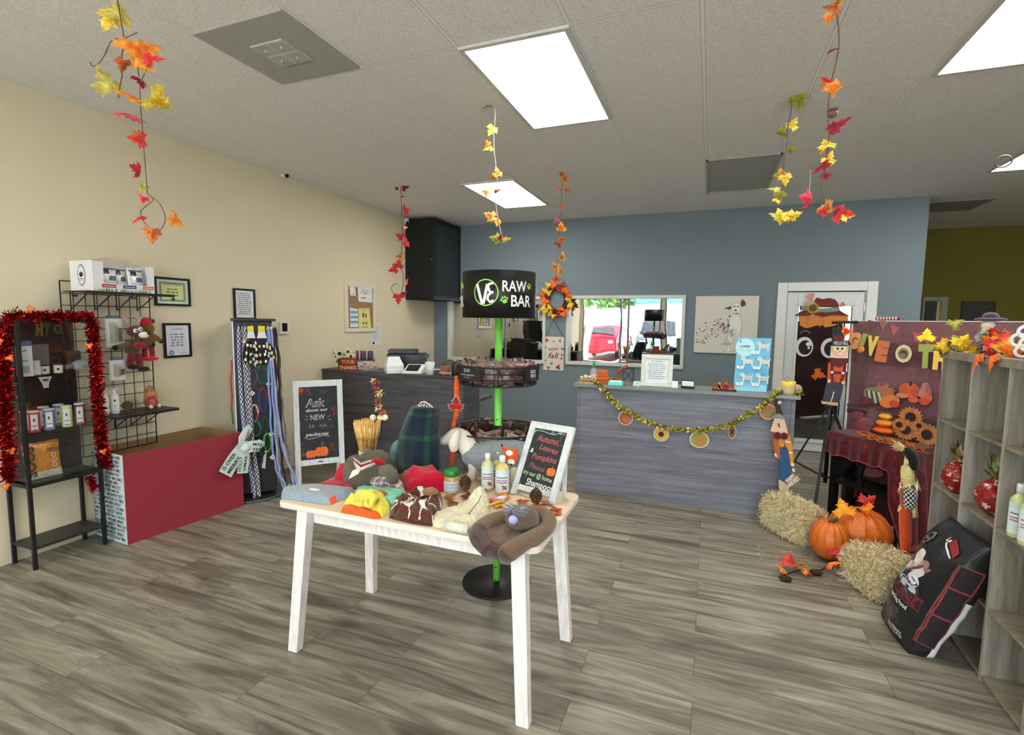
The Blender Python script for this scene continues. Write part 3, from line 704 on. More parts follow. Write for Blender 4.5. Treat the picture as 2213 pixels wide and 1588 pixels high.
for i in range(70):
    a=w_*(.06+.92*random.random()); m.poly([(a,0.002),(a+.006,0.002),(a+.003+random.uniform(-.006,.006),random.uniform(.012,.035))],vary(c(110,160,60),.3),z=.0008)
for i,cl in enumerate((c(176,42,52),c(58,62,128),c(214,104,50))):
    a=w_*(.13+.33*i); m.rect(a,a+w_*.22,bh*.13,bh*.24,cl,z=.0012); m.rect(a+.01,a+w_*.2,bh*.17,bh*.19,c(235,225,225),z=.0018)
m.T=frame((bx1,by0-.0004,bz),(-1,0,0),n=(0,-1,0)); W_=bx1-bx0
m.T=frame((bx0,by0-.0004,bz),(1,0,0),n=(0,-1,0))
m.disc(W_*.52,bh*.52,.045,.075,col=c(25,25,28)); m.disc(W_*.52,bh*.52,.041,.07,col=wd); m.disc(W_*.52,bh*.52,.037,.065,col=c(25,25,28)); m.disc(W_*.52,bh*.52,.035,.062,col=wd)
for a in (-.017,-.006,.006,.017): m.disc(W_*.52+a,bh*.6-abs(a)*.6,.005,.011,col=c(25,25,28))
m.disc(W_*.52,bh*.51,.015,.011,col=c(25,25,28)); m.line([(W_*.4,bh*.4),(W_*.64,bh*.4)],.004,c(25,25,28)); m.line([(W_*.43,bh*.35),(W_*.61,bh*.35)],.003,c(60,60,60))
m.build('box_body','paper',o)
def pouch(o_name,label,cat,T,w,h,col,art=None,group=None,mat='bagfoil',d=.03,seal=True):
    m=MB(col,T)
    def fn(u,v):
        e=max(0,math.sin(PI*u))**.5*max(0,math.sin(PI*min(v*1.02,1)))**.45
        return ((u-.5)*w*(1-.05*math.sin(PI*v)), v*h, d*e*(1+.15*noise.noise(V((u*4,v*5,w*50)))))
    def fb(u,v): p=fn(1-u,v); return (p[0],p[1],-p[2]*.8)
    m.sheet(fn,14,16,colfn=art or (lambda u,v:col)); m.sheet(fb,14,16,col=col)
    return tag(m.build(o_name,mat),label,cat,group)
for i,(a,b_) in enumerate(((219,252),(256,276),(280,308))):
    y=px((a+b_)/2,605,bx1-.06).y; w2=.115 if i!=1 else .09
    T=frame((bx1-.055-.03*(i%2),y,bz+.012),V((0,1,0)),n=V((1,0,.12)))
    lab=('left','middle','right')[i]
    def art(u,v,i=i):
        if .15<u<.5 and .62<v<.8: return c(40,40,46)
        if .45<u<.85 and .4<v<.56: return c(90,96,120)
        if .1<u<.9 and .84<v<.9: return c(90,90,96)
        if v<.16: return (c(190,60,60),c(70,80,140),c(200,110,60))[i]
        return c(222,222,224)
    pouch('treat_pouch','white treat pouch standing '+lab+' in the white display box','pouch',T,w2,bh*.86,WHITE,art,mat='bagfoil',d=.02)
m=MB(c(230,228,215)); T=frame((gx+.14,(by0+by1)/2,bz+bh*.5),(0,1,0),n=(1,0,0))
m.sheet(lambda u,v:(gx+.05+.17*v, by0+.03+(w_-.08)*u, bz+bh*.93+.055*math.sin(PI*u)*math.sin(PI*v)+.02*noise.noise(V((u*7,v*5,1)))),24,10)
tag(m.build('plastic_wrap','clearbag'),'crumpled clear plastic film bulging from the top of the white display box','plastic film')
# hanging boxed brushes, plush toys
def hangbox(X,a,b_,t,q,label,win=True):
    y0=px(a,t,X).y; y1=px(b_,t,X).y; z1=px((a+b_)/2,t,X).z; z0=px((a+b_)/2,q,X).z
    o=thing('hanging_package',label,'package',(X,(y0+y1)/2,z0))
    m=MB(c(222,224,220)); m.box(X-.03,X,y0,y1,z0,z1); m.box(X-.032,X-.002,y0+.01,y1-.01,z1,z1+.02,col=c(90,110,120)); m.build('card','paper',o,bev=.003)
    m=MB(c(196,200,190)); m.box(X,X+.03,y0+.012,y1-.05,z0+.03,z1-.03); m.box(X+.0305,X+.032,y0+.03,y0+.05,z0+.04,z1-.05,col=c(150,160,90)); m.build('blister','clearbag',o,bev=.006)
    m=MB(c(110,112,112)); m.box(X+.002,X+.006,y1-.045,y1-.01,z0+.04,z1-.07); m.build('label_panel','paper',o)
hangbox(gx+.08,231,264,688,750,'white boxed grooming tool hanging on the grid beside the plush toys'); hangbox(gx+.08,240,270,778,822,'smaller white boxed grooming tool hanging below the other on the grid')
def plush(X,cx,cy,label,body,head,legs,hat,flip=1):
    P=px(cx,cy,X); k=mpp(P); T=facing(P,yaw=.5); q=lambda x,y:V((((x-cx)*k),((cy-y)*k)))
    return P,k,T
P=px(292,738,gx+.13); k=mpp(P); T=facing(P,.35)
def tb(m,pts,rs,col,z=0): m.tube([T@V((x*k,-y*k,z)) for x,y in pts],[r*k for r in rs],n=10,col=col)
o=thing('plush_toy','brown reindeer plush toy with a plaid body hanging on the wire grid','plush toy',P-V((0,0,.12)))
m=MB(c(96,30,34)); tb(m,[(0,-4),(-2,12),(-4,26)],[13,15,12],c(104,72,46),-.03); m.build('body','fabric',o)
m=MB(c(84,50,34)); m.T=T; m.ball(-2*k,22*k,.04,17*k,13*k,12*k,rot=None); m.build('head','fabric',o)
m=MB(c(235,230,222)); m.T=T; m.ball(8*k,15*k,.085,10*k,7*k,6*k); m.build('muzzle','fabric',o)
m=MB(c(20,16,16)); m.T=T; m.ball(13*k,18*k,.13,3.5*k,3*k,3*k); m.build('nose','gloss',o)
for a,b_ in ((-6,24),(3,27)):
    m=MB(c(240,240,238)); m.T=T; m.ball(a*k,b_*k,.078,4.5*k,4.5*k,2.5*k); m.ball(a*k+.4*k,b_*k,.078+2.2*k,2*k,2*k,1.4*k,col=c(15,15,15)); m.build('eye','plastic',o)
for pts,cl in (([(-10,6),(-26,10),(-36,12)],c(104,84,60)),([(12,6),(24,4),(32,8)],c(104,70,46))):
    m=MB(cl); tb(m,pts,[6,6.5,5],cl); e=pts[-1]; m.T=T; m.ball(e[0]*k,-e[1]*k,0,6*k,col=c(26,18,16)); m.T=None; m.build('arm','fabric',o)
for pts in ([(-8,24),(-10,40),(-12,54)],[(4,26),(6,44),(6,60)]):
    m=MB(c(110,26,32)); tb(m,pts,[7,7,7],c(112,26,32)); e=pts[-1]; m.T=T; m.ball((e[0]+5)*k,-e[1]*k,.02,12*k,6*k,6*k,col=c(36,22,18)); m.T=None; m.build('leg','fabric',o)
m=MB(c(150,26,36)); m.T=T; m.ball(4*k,-8*k,.05,13*k,7*k,8*k); m.build('scarf','fabric',o)
for s_ in (-1,1):
    m=MB(c(176,150,140)); tb(m,[(s_*8-2,-34),(s_*12-2,-48),(s_*18-2,-54)],[4,3.5,2.5],c(190,160,150)); tb(m,[(s_*12-2,-46),(s_*5-2,-54)],[3,2],c(190,160,150)); m.build('antler','fabric',o)
P=px(319,728,gx+.09); k=mpp(P); T=facing(P,.35)
o=thing('plush_toy','mustard brown gingerbread plush toy with a red hat beside the reindeer toy','plush toy',P-V((0,0,.1)))
m=MB(c(120,84,30)); m.T=T; m.ball(0,-4*k,0,15*k,20*k,8*k); m.build('body','fabric',o)
m=MB(c(122,84,34)); m.T=T; m.ball(-1*k,18*k,.01,14*k,13*k,9*k); m.build('head','fabric',o)
m=MB(c(196,30,44)); m.T=T; m.ball(-6*k,33*k,.02,15*k,9*k,9*k); m.ball(8*k,34*k,.02,5*k,col=c(120,20,26)); m.build('hat','fabric',o)
for s_ in (-1,1):
    m=MB(c(122,84,34)); tb(m,[(s_*10,-2),(s_*18,4),(s_*24,9)],[6,5.5,4.5],c(122,84,34)); e=(s_*25,10); m.T=T; m.ball(e[0]*k,-e[1]*k,0,5*k,col=c(60,20,20)); m.T=None; m.build('arm','fabric',o)
    m=MB(c(130,20,32)); tb(m,[(s_*6,20),(s_*7,32),(s_*7,44)],[5,5,5],c(150,34,44)); m.build('leg','fabric',o)
m=MB(c(214,24,50)); m.T=T; m.ball(0,-47*k,.02,17*k,5*k,8*k); m.build('foot','fabric',o)
# small things on lower grid shelf
def bottle(P,r,h,body,cap,label,art=None,group=None,mat='bottlem',spray=False,cat='bottle',capn='cap',lab=(.12,.68),labcol=c(232,232,232),T=None,lring=None):
    o=thing('bottle',label,cat,P,0,group)
    prof=[(r*.9,0),(r,.006),(r,h*.66),(r*.93,h*.72),(r*.6,h*.78),(r*.38,h*.81),(r*.38,h*.84)]
    m=MB(body); m.lathe(prof,P[0],P[1],P[2],20); m.build('body',mat,o)
    m=MB(cap); m.lathe([(r*.46,h*.835),(r*.46,h*.97),(r*.4,h)] if not spray else [(r*.4,h*.835),(r*.4,h*.93),(r*.25,h*.94),(r*.2,h)],P[0],P[1],P[2],16)
    if spray: d=(EYE-V(P)); d.z=0; d.normalize(); d=Matrix.Rotation(.9,3,'Z')@d; m.tube([V(P)+V((0,0,h*.98)),V(P)+V((0,0,h*.98))+d*r*1.2],r*.2,n=8)
    m.build(capn,'plastic',o)
    d=(EYE-V(P)); a0=math.atan2(d.y,d.x)
    m=MB(labcol); R_=r+.0006
    def fn(u,v): a=a0+(u-.5)*2.6; return (P[0]+R_*math.cos(a),P[1]+R_*math.sin(a),P[2]+h*(lab[0]+(lab[1]-lab[0])*v))
    m.sheet(fn,26,22,colfn=art or (lambda u,v:labcol)); m.build('label','paper',o)
    return o
def spray_art(u,v):
    if (u-.5)**2*4+(v-.72)**2*3<.02: return c(30,34,30)
    if .38<u<.62 and int(v*18)%3==0 and v<.5: return c(150,150,160)
    return c(226,230,228)
for i,(a,t,q) in enumerate(((226,826,884),(249,826,881))):
    P=px(a,q,gx+.12); P.z=zl+.001; k=mpp(P); h=(q-t)*k
    bottle(P,8.2*k,h,c(220,224,222),c(232,232,232),('white spray bottle on the lower grid shelf, partly behind the red tinsel','white spray bottle on the lower grid shelf, next to the pine cone')[i],spray_art,spray=True)
def pinecone(P,r,h,label,col=c(74,50,38)):
    o=thing('pine_cone',label,'pine cone',P)
    m=MB(col); m.ball(P[0],P[1],P[2]+h*.45,r*.6,r*.6,h*.42,nu=10,nv=8); m.build('core','leafm',o)
    m=MB(col); n=70
    for i in range(n):
        t=(i+.5)/n; z=P[2]+h*(.06+.9*t); rr=r*math.sin(PI*(.14+.82*t))**.8; a=i*2.39996
        T=Matrix.Translation((P[0]+rr*.42*math.cos(a),P[1]+rr*.42*math.sin(a),z))@Matrix.Rotation(a,4,'Z')@Matrix.Rotation(-.45+.5*(t-.5),4,'Y')
        m.T=T; w_=r*.26; m.add([(0,-w_*.4,0),(rr*.5,-w_,0),(rr*.72,0,.003),(rr*.5,w_,0),(0,w_*.4,0),(rr*.4,0,-.006)],[(0,1,2,3,4),(0,5,1),(1,5,2),(2,5,3),(3,5,4)],cols=[vary(col,.3)]+[vary(c(120,90,66),.2)]*4)
    m.build('scales','leafm',o)
P=px(275,876,gx+.14); P.z=zl+.003; k=mpp(P); pinecone(P,11*k,24*k,'brown pine cone on the lower grid shelf beside the spray bottle')
P=px(326,870,gx+.12); P.z=zl+.003; k=mpp(P)
o=thing('scarecrow_figurine','small seated scarecrow figurine with blond hair at the end of the lower grid shelf','figurine',P)
m=MB(c(168,84,72)); m.ball(P.x,P.y,P.z+13*k,15*k,13*k,13*k,colfn=lambda a,t:c(176,92,80) if int(a*4)%2 else c(140,58,54)); m.build('body','fabric',o)
m=MB(c(220,160,130)); m.ball(P.x,P.y,P.z+32*k,9*k); m.build('head','fabric',o)
m=MB(c(170,40,40)); m.ball(P.x+5*k,P.y-4*k,P.z+23*k,7*k,7*k,4*k); m.build('bow','fabric',o)
m=MB(c(190,130,60))
for i in range(60):
    a=random.uniform(0,6.28); q=P+V((9*k*math.cos(a),9*k*math.sin(a),random.uniform(24,42)*k)); m.tube([q,q+V((4*k*math.cos(a),4*k*math.sin(a),-7*k))],.002,n=4,col=vary(c(200,150,80),.3))
m.build('hair','straw',o)
m=MB(c(150,110,60)); m.lathe([(11*k,0),(7*k,4*k),(5*k,9*k),(0,11*k)],P.x,P.y,P.z+38*k,14); m.build('hat','fabric',o)
for s_ in (-1,1): m=MB(c(225,190,160)); m.tube([P+V((10*k,s_*8*k,6*k)),P+V((17*k,s_*9*k,3*k))],3.5*k); m.build('leg','fabric',o)
# ================================================================ black display shelving unit
xf,ya,yb=-4.035,1.823,2.232; xb=XL+.03
ztop=py(28,688,ya).z; zmid=py(70,1050,ya).z; zlow=py(76,1184,ya).z
o=thing('display_shelf','black metal display cabinet with glass shelves edged in red tinsel at the left','shelf unit',((xf+xb)/2,(ya+yb)/2,0))
for x in (xf,xb):
    for y in (ya,yb): m=MB(c(22,24,24)); m.box(x-.011,x+.011,y-.011,y+.011,0,ztop); m.build('leg','blackmetal',o,bev=.002)
for z in (ztop-.012,zmid-.012):
    m=MB(c(22,24,24)); m.box(xb+.011,xf-.011,ya-.011,ya+.011,z-.012,z+.012); m.box(xb+.011,xf-.011,yb-.011,yb+.011,z-.012,z+.012); m.box(xf-.011,xf+.011,ya+.011,yb-.011,z-.012,z+.012); m.box(xb-.011,xb+.011,ya+.011,yb-.011,z-.012,z+.012)
    m.build('rail','blackmetal',o)
m=MB(c(34,38,37)); m.box(xb+.01,xf-.01,ya+.01,yb-.01,zmid-.006,zmid); m.build('middle_board','blackmetal',o)
m=MB(c(42,46,44)); m.box(xb+.0,xf+.006,ya-.006,yb+.006,zlow-.02,zlow); m.build('lower_board','blackmetal',o,bev=.003)
m=MB(c(20,18,18)); m.box(xb+.01,xf-.01,ya+.01,yb-.01,ztop-.012,ztop-.004); m.build('top_board','blackmetal',o)
m=MB(c(22,19,20)); m.box(xb-.008,xb-.002,ya,yb-.012,zmid,ztop-.01); m.build('back_panel','blackmetal',o)
zg1=py(46,816,ya).z; zg2=py(60,943,ya).z
for z in (zg1,zg2): m=MB(); m.box(xb+.012,xf-.012,ya+.012,yb-.012,z-.005,z); m.build('glass_shelf','clearglass',o)
m=MB(); m.box(xf-.003,xf,ya+.012,yb-.012,zmid+.012,ztop-.025); m.build('glass_door','clearglass',o)
m=MB(); m.box(xb+.012,xf-.012,yb-.002,yb,zmid+.012,ztop-.025); m.build('glass_side','clearglass',o)
m=MB(); m.box(xb+.012,xf-.012,ya,ya+.002,zmid+.012,ztop-.025); m.build('glass_side','clearglass',o)
def spot(x,y,X,z): P=px(x,y,X); return V((P.x,P.y,z+.001)), mpp(P)
xm=(xf+xb)/2
def can(a,q,X,col,label,top=c(225,225,225)):
    P,k=spot(a,q,X,zg2); r=9.2*k; h=46*k
    o=thing('treat_can',label,'can',P); m=MB(col); m.lathe([(r*.96,0),(r,.003),(r,h-.006),(r*.97,h-.003)],P.x,P.y,P.z,20,colfn if False else None); m.build('body','paper',o)
    m=MB(top); m.lathe([(r*1.03,h-.008),(r*1.03,h),(r*.9,h+.002)],P.x,P.y,P.z,20); m.build('lid','plastic',o)
    d=EYE-P; a0=math.atan2(d.y,d.x)
    m=MB(); m.sheet(lambda u,v:(P.x+(r+.0006)*math.cos(a0+(u-.5)*1.3),P.y+(r+.0006)*math.sin(a0+(u-.5)*1.3),P.z+h*(.1+.75*v)),12,16,colfn=lambda u,v:c(50,44,50) if (.3<u<.6 and .55<v<.75) else (c(120,110,120) if (.2<u<.8 and int(v*16)%4==0 and v<.45) else c(222,218,222))); m.build('label','paper',o)
can(76,934,xm+.04,c(190,56,80),'red treat can with a white label at the front left of the glass shelf')
can(108,928,xm+.04,c(92,116,180),'blue treat can in the middle front of the glass shelf')
can(146,921,xm+.03,c(206,208,130),'pale yellow treat can on the glass shelf between the blue and magenta cans')
can(174,918,xm+.02,c(160,44,100),'magenta treat can at the right end of the glass shelf')
can(96,918,xm-.07,c(186,50,76),'crimson treat can standing behind the blue can')
can(128,914,xm-.07,c(96,128,160),'steel blue treat can standing behind, left of the yellow can')
can(58,940,xm+.0,c(170,70,70),'dull red treat can at the far left edge of the glass shelf')
def jar(a,q,label,h=20,r=8):
    P,k=spot(a,q,xm,zg1); o=thing('candle_jar',label,'jar',P); m=MB(c(222,224,218)); m.lathe([(r*k*.9,0),(r*k,.003),(r*k,h*k*.85)],P.x,P.y,P.z,18); m.build('body','gloss',o)
    m=MB(c(40,40,42)); m.lathe([(r*k*.96,h*k*.85),(r*k*.9,h*k)],P.x,P.y,P.z,18); m.build('rim','plastic',o)
    d=(EYE-P).normalized(); T=facing(P+d*(r*k+.001)+V((0,0,h*k*.4))); m=MB(c(40,42,50),T); m.disc(0,0,.008,.009,z=0); m.build('mark','paper',o)
jar(97,803,'small white candle jar on the upper glass shelf, left of the pair'); jar(126,801,'small white candle jar on the upper glass shelf, right of the pair')
P,k=spot(78,808,xm+.03,zg1); m=MB(c(222,220,222)); m.lathe([(8.5*k,0),(8.5*k,8*k),(8*k,8*k),(8*k,31*k)],P.x,P.y,P.z,18); tag(m.build('pill_bottle','plastic'),'tall white plastic cup on the upper glass shelf beside the candle jars','cup')
P,k=spot(55,812,xm+.06,zg1); o=thing('product_box','tall grey and white product box at the left of the upper glass shelf','box',P); h=76*k
m=MB(c(206,206,216)); m.box(P.x-.03,P.x+.03,P.y-10*k,P.y+10*k,P.z,P.z+h); m.box(P.x-.0302,P.x+.0302,P.y-10*k,P.y+10*k,P.z+h*.86,P.z+h,col=c(90,96,140)); m.build('box_body','paper',o)
m=MB(c(80,76,90),frame((P.x+.0305,P.y-10*k,P.z),(0,1,0),n=(1,0,0))); 
for i in range(3): m.poly([(.006+i*.011,h*.42),(.014+i*.011,h*.42),(.01+i*.011,h*.5)])
m.line([(.008,h*.7),(.03,h*.75)],.006); m.rect(.005,.04,h*.1,h*.3,c(150,150,160)); m.build('print','paper',o)
P,k=spot(82,790,xm-.08,zg1); m=MB(c(110,106,100)); m.box(P.x-.03,P.x+.02,P.y-18*k,P.y+18*k,P.z,P.z+62*k); tag(m.build('product_box','paper'),'dim grey product box behind the white cup in the display cabinet','box')
P,k=spot(165,803,xm-.03,zg1); o=thing('grooming_brush','grey and white grooming brush at the right of the upper glass shelf','brush',P)
m=MB(c(170,172,180)); m.ball(P.x,P.y+8*k,P.z+12*k,.03,16*k,12*k); m.build('brush_head','plastic',o); m=MB(c(110,110,120)); m.tube([P+V((0,-20*k,10*k)),P+V((0,0,12*k))],5*k); m.build('handle','plastic',o)
P,k=spot(160,778,xm-.08,zg1); m=MB(c(60,48,40)); m.box(P.x-.03,P.x,P.y-12*k,P.y+13*k,P.z+.01,P.z+42*k); tag(m.build('product_box','paper'),'small dark brown box behind the grooming brush','box')
T=frame(px(98,826,xf+.0015),(0,1,0),n=(1,0,0)); k=mpp(px(98,826,xf)); m=MB(c(150,150,146),T); m.prism([(-12*k,12*k),(12*k,12*k),(6*k,-2*k),(5*k,-12*k),(-4*k,-12*k),(-6*k,-2*k)],0,.003); m.disc(0,5*k,6*k,3*k,col=c(60,60,60),z=.0036); tag(m.build('door_sticker','plastic'),'small grey paddle shaped plate stuck on the display cabinet glass','plate')
# orange pouch
P=px(97,1037,xm+.02); P.z=zmid+.002; T=frame(P,V((0,1,0)),n=V((1,0,.1)).normalized()); k=mpp(P); w_,h_=66*k,78*k
def soos(u,v):
    if v<.2: return c(226,222,212)
    if v>.93: return c(160,100,40)
    return c(222,140,46)
o=pouch('food_pouch','orange pouch with big dark sideways lettering on the middle board of the display cabinet','pouch',T,w_,h_,c(214,130,40),soos,d=.022)
m=MB(c(70,50,36),T); m.text('SOOS',-w_*.24,h_*.5,w_*.42,rot=PI/2,z=.026,width=h_*.84,bold=.03)
for j,a in enumerate((.6,.46,.32)): m.ring2(w_*.26,h_*a,w_*.07,w_*.02,c(235,220,200),z=.026,n=14)
m.rect(w_*.1,w_*.42,h_*.7,h_*.8,c(120,80,40),z=.0255); m.build('print','paper',o)
# ---------------------------------------------------------------- tinsel
def tinsel(name,label,path,rad,cols,dens=900,w=.006,mat='foil',core=None,parts=None):
    o=thing(name,label,'tinsel garland',path[0])
    P=[V(p) for p in path]; m=MB(cols[0]); seg=[(P[i+1]-P[i]).length for i in range(len(P)-1)]
    m.tube(P,.003,n=5,col=cols[0])
    for i,l in enumerate(seg):
        for j in range(int(l*dens)):
            p=P[i].lerp(P[i+1],random.random()); d=V((random.gauss(0,1),random.gauss(0,1),random.gauss(0,1))).normalized(); L_=rad*random.uniform(.5,1.1)
            s_=d.cross(V((random.random(),random.random(),random.random()))).normalized()*w*.5; b_=V((random.gauss(0,1),random.gauss(0,1),random.gauss(0,1)))*L_*.15
            a1=p+d*L_*.5+s_*.7+b_; m.add([p-s_*.4,p+s_*.4,a1+s_*.6,p+d*L_+s_,p+d*L_-s_*.6+b_*.5,a1-s_*1.6],[(0,1,2,5),(5,2,3,4)],col=random.choice(cols))
    m.build('strands',mat,o); return o
RT=[c(196,26,30),c(150,14,20),c(226,60,50),c(120,10,16)]
fx=xf+.03
pth=[px(-30,1020,fx).lerp(px(-30,1020,fx),0)]
A0=V((xb,ya-.03,ztop+.01)); A1=V((fx,ya-.02,ztop+.015)); 
path=[V((xb+.12,ya-.045,zmid+.0)),V((xb+.13,ya-.05,zmid+.3)),V((xb+.17,ya-.05,zmid+.6)),V((xf-.03,ya-.04,ztop-.06)),V((xf,ya-.02,ztop+.015))]+[V((xf+.005,ya+(yb-ya)*t,ztop+.015)) for t in (.25,.5,.75,.97)]+[V((xf+.012,yb+.03,ztop-h)) for h in (.06,.25,.5,.75,.95)]
path=[V((fx,ya-.08,zmid+.0))]+[px(a,b_,xf-.07) for a,b_ in ((18,1035),(16,960),(12,880),(10,800),(8,720))]+[V((xf-.02,ya-.02,ztop+.015))]+[V((xf+.005,ya+(yb-ya)*t,ztop+.015)) for t in (.25,.5,.75,.97)]+[px(a,b_,xf+.012) for a,b_ in ((200,700),(205,760),(209,830),(215,900),(222,970),(226,1010))]
path=path[1:]
t_=tinsel('tinsel_garland','red metallic tinsel garland draped over the black display cabinet',path,.05,RT,dens=2600,w=.009)
for a,b_,X in ((198,748,xf+.04),(30,975,xf-.03),(222,972,xf+.04),(3,740,xf-.03),(18,1052,xf-.03),(17,770,xf-.03),(60,668,xf+.02)):
    m=MB(); P=px(a,b_,X); leafmesh(m,.045,c(236,140,50),c(226,96,44),T=facing(P)@rotm(0,0,random.uniform(0,6)),seed=a); m.build('foil_leaf','leafm',t_)
tinsel('tinsel_garland','short tail of red tinsel hanging under the display cabinet beside the gift box',[px(a,b_,xf-.02) for a,b_ in ((196,1030),(200,1048),(206,1058))],.035,RT,dens=2000,w=.008)
# ================================================================ big red gift box
F0,F1=V((-3.873,2.286,0)),V((-3.775,3.19,0)); u=(F1-F0).normalized(); B0=V((XL+.015,F0.y+.03,0)); B1=V((XL+.015,F1.y+.0,0)); hz=py(270,986,F0.y).z
o=thing('gift_box','large open red gift box with lettered wrapping on its end, below the grid panel','gift box',(F0+B1)/2)
def slab(m,a,b_,z0,z1,t,col,out=None):
    d=(b_-a).normalized(); n=V((d.y,-d.x,0))*t; m.hexa([a+V((0,0,z0)),b_+V((0,0,z0)),b_-n+V((0,0,z0)),a-n+V((0,0,z0))],[a+V((0,0,z1)),b_+V((0,0,z1)),b_-n+V((0,0,z1)),a-n+V((0,0,z1))],col)
m=MB(c(146,40,54)); slab(m,F0,F1,0,hz,.004,c(146,40,54)); m.build('front_panel','paper',o)
cb=c(150,118,76)
m=MB(cb); n=V((u.y,-u.x,0)); q=.0045
slab(m,F0-n*q+u*.004,F1-n*q-u*.004,0.004,hz,.004,cb); m.hexa([B0,F0-n*.01,F1-n*.01,B1],[p+V((0,0,.004)) for p in (B0,F0-n*.01,F1-n*.01,B1)],cb)
slab(m,B0+V((.004,.004,0)),B1+V((.004,-.004,0)),.004,hz,-.004,cb); slab(m,F1-n*.01,B1,.004,hz,.004,cb); slab(m,F0-n*.01+V((0,.006,0)),B0+V((0,.006,0)),.004,hz,.004,cb); m.build('cardboard_liner','paper',o)
m=MB(c(204,216,218)); slab(m,B0,F0,0,hz,.004,c(204,216,218))
d=(F0-B0).normalized(); Tn=frame(B0+V((0,0,0))+V((d.y,-d.x,0))*.0006,d,v=(0,0,1)); m.T=Tn; L_=(F0-B0).length
wr=['MERRY','XMAS','ME','CHR','IST','MAS','MER','RY']
y=.02; rnd=random.Random(3)
while y<hz-.02:
    x=.005
    while x<L_-.05:
        s_=rnd.choice(wr); w_=.017*len(s_); 
        if x+w_>L_: break
        m.text(s_,x,y,.034,rnd.choice((c(28,34,40),c(28,34,40),c(40,90,80),c(110,40,60))),align='l',width=w_,z=.001,bold=.012); x+=w_+.008
    y+=.032
m.T=None; m.build('patterned_end_panel','paper',o)
# bow
P=pp(520,965,F0,n)+n*.02; T=frame(P,u,n=n); k=mpp(P)*1.25
o2=thing('ribbon_bow','wrapping paper bow with dark lettering on the corner of the red gift box','bow',P)
def rib(name,pts,w,tx):
    m=MB(c(206,222,214),T); P3=[V((p[0]*k,-p[1]*k,.02+p[2]*k)) for p in pts]
    def fn(a,b_):
        t=b_*(len(P3)-1); i=min(int(t),len(P3)-2); q=P3[i].lerp(P3[i+1],t-i); dd=(P3[i+1]-P3[i]); s_=V((-dd.y,dd.x,0)); s_=s_.normalized() if s_.length>1e-6 else V((1,0,0))
        return tuple(q+s_*(a-.5)*w*k*(1 if b_<.9 else 1)+V((0,0,.004*math.sin(a*PI)))) 
    m.sheet(fn,4,20)
    a=V(P3[0]); b2=V(P3[-1]); r_=math.atan2(b2.y-a.y,b2.x-a.x)
    for j in range(2): q=a.lerp(b2,.62); s_=V((-math.sin(r_),math.cos(r_),0))*(.22-.44*j)*w*k; m.text(tx[j],q.x+s_.x,q.y+s_.y,w*k*.36,c(30,50,44),rot=r_+PI*(1 if abs(r_)>PI/2 else 0),z=.026+k*max(p[2] for p in pts),width=(b2-a).length*.6,bold=.015)
    m.build(name,'paper',o2)
rib('ribbon_tail',[(0,0,0),(-20,18,1),(-36,38,2)],26,('MERRY','IS OVER'))
rib('ribbon_tail',[(2,2,0),(-2,24,3),(-6,44,3)],20,('XMAS','HOLLY'))
rib('ribbon_loop',[(0,0,4),(-8,-16,8),(4,-30,6),(12,-32,4)],16,('MERRY','XMAS'))
rib('ribbon_loop',[(0,0,4),(12,0,8),(26,2,8),(30,8,4)],20,('MAS','YES'))
m=MB(c(214,226,220),T); m.ball(0,0,.04,8*k); m.build('knot','paper',o2)
# ================================================================ leash rack
RC=V((-3.965,3.46,0)); d_=(EYE-RC); d_.z=0; d_.normalize()
T=facing(RC+d_*.165); kk=mpp(RC+d_*.165)
o=thing('leash_rack','tall black leash and collar spinner rack on a grey round base beside the red box','display rack',RC)
m=MB(c(96,104,106)); m.lathe([(.26,0),(.295,.004),(.30,.012),(.28,.02),(.0,.022)],RC.x,RC.y,0,48); m.build('base','metal',o)
xa,_=L2(T,504,700); xb2,zt2=L2(T,590,694); zb2=.05-T[2][3]
m=MB(c(14,14,15),T); m.prism([(xa,zb2),(xb2-.01,zb2),(xb2-.01,zt2),(xa,zt2)],-.33,-.002); m.build('column','blackmetal',o,bev=.004)
m=MB(c(16,16,17),T); m.box(xa-.02,xb2+.02,zt2,zt2+.022,-.36,.07); m.build('top_plate','blackmetal',o,bev=.003)
m=MB(c(206,206,210),T); m.box(xa-.012,xa,zb2+.3,zt2,-.02,.01); m.build('edge_strip','plastic',o)
for a in (515,528,543,560,577,586):
    x,y=L2(T,a,702); m=MB(c(190,190,195),T); m.tube([(x,y,-.01),(x,y-.005,.05),(x,y+.008,.06)],.003,n=6); m.build('hook','metal',o)
def strand(label,pts,r,cols,cat='leash',zs=.03,n=8,per=3,name='leash',loop=None,T=T,group=None):
    Q=LL(T,pts); P=[]
    for i in range(len(Q)-1):
        for j in range(8): t=j/8; P.append((Q[i][0]*(1-t)+Q[i+1][0]*t,Q[i][1]*(1-t)+Q[i+1][1]*t))
    P.append(Q[-1])
    P3=[(p[0]+.004*math.sin(i*.9),p[1],zs+.02*math.sin(i*.15)) for i,p in enumerate(P)]
    o=thing(name,label,cat,T@V(P3[-1]),0,group)
    m=MB(cols[0],T); m.tube(P3,r,n=n,cols=[cols[(i//per)%len(cols)] for i in range(len(P3))]); m.build('rope','fabric',o)
    m=MB(c(180,180,184),T); m.ball(P3[0][0],P3[0][1]+.012,P3[0][2],.008,.02,.006); m.build('clip','metal',o)
    return o
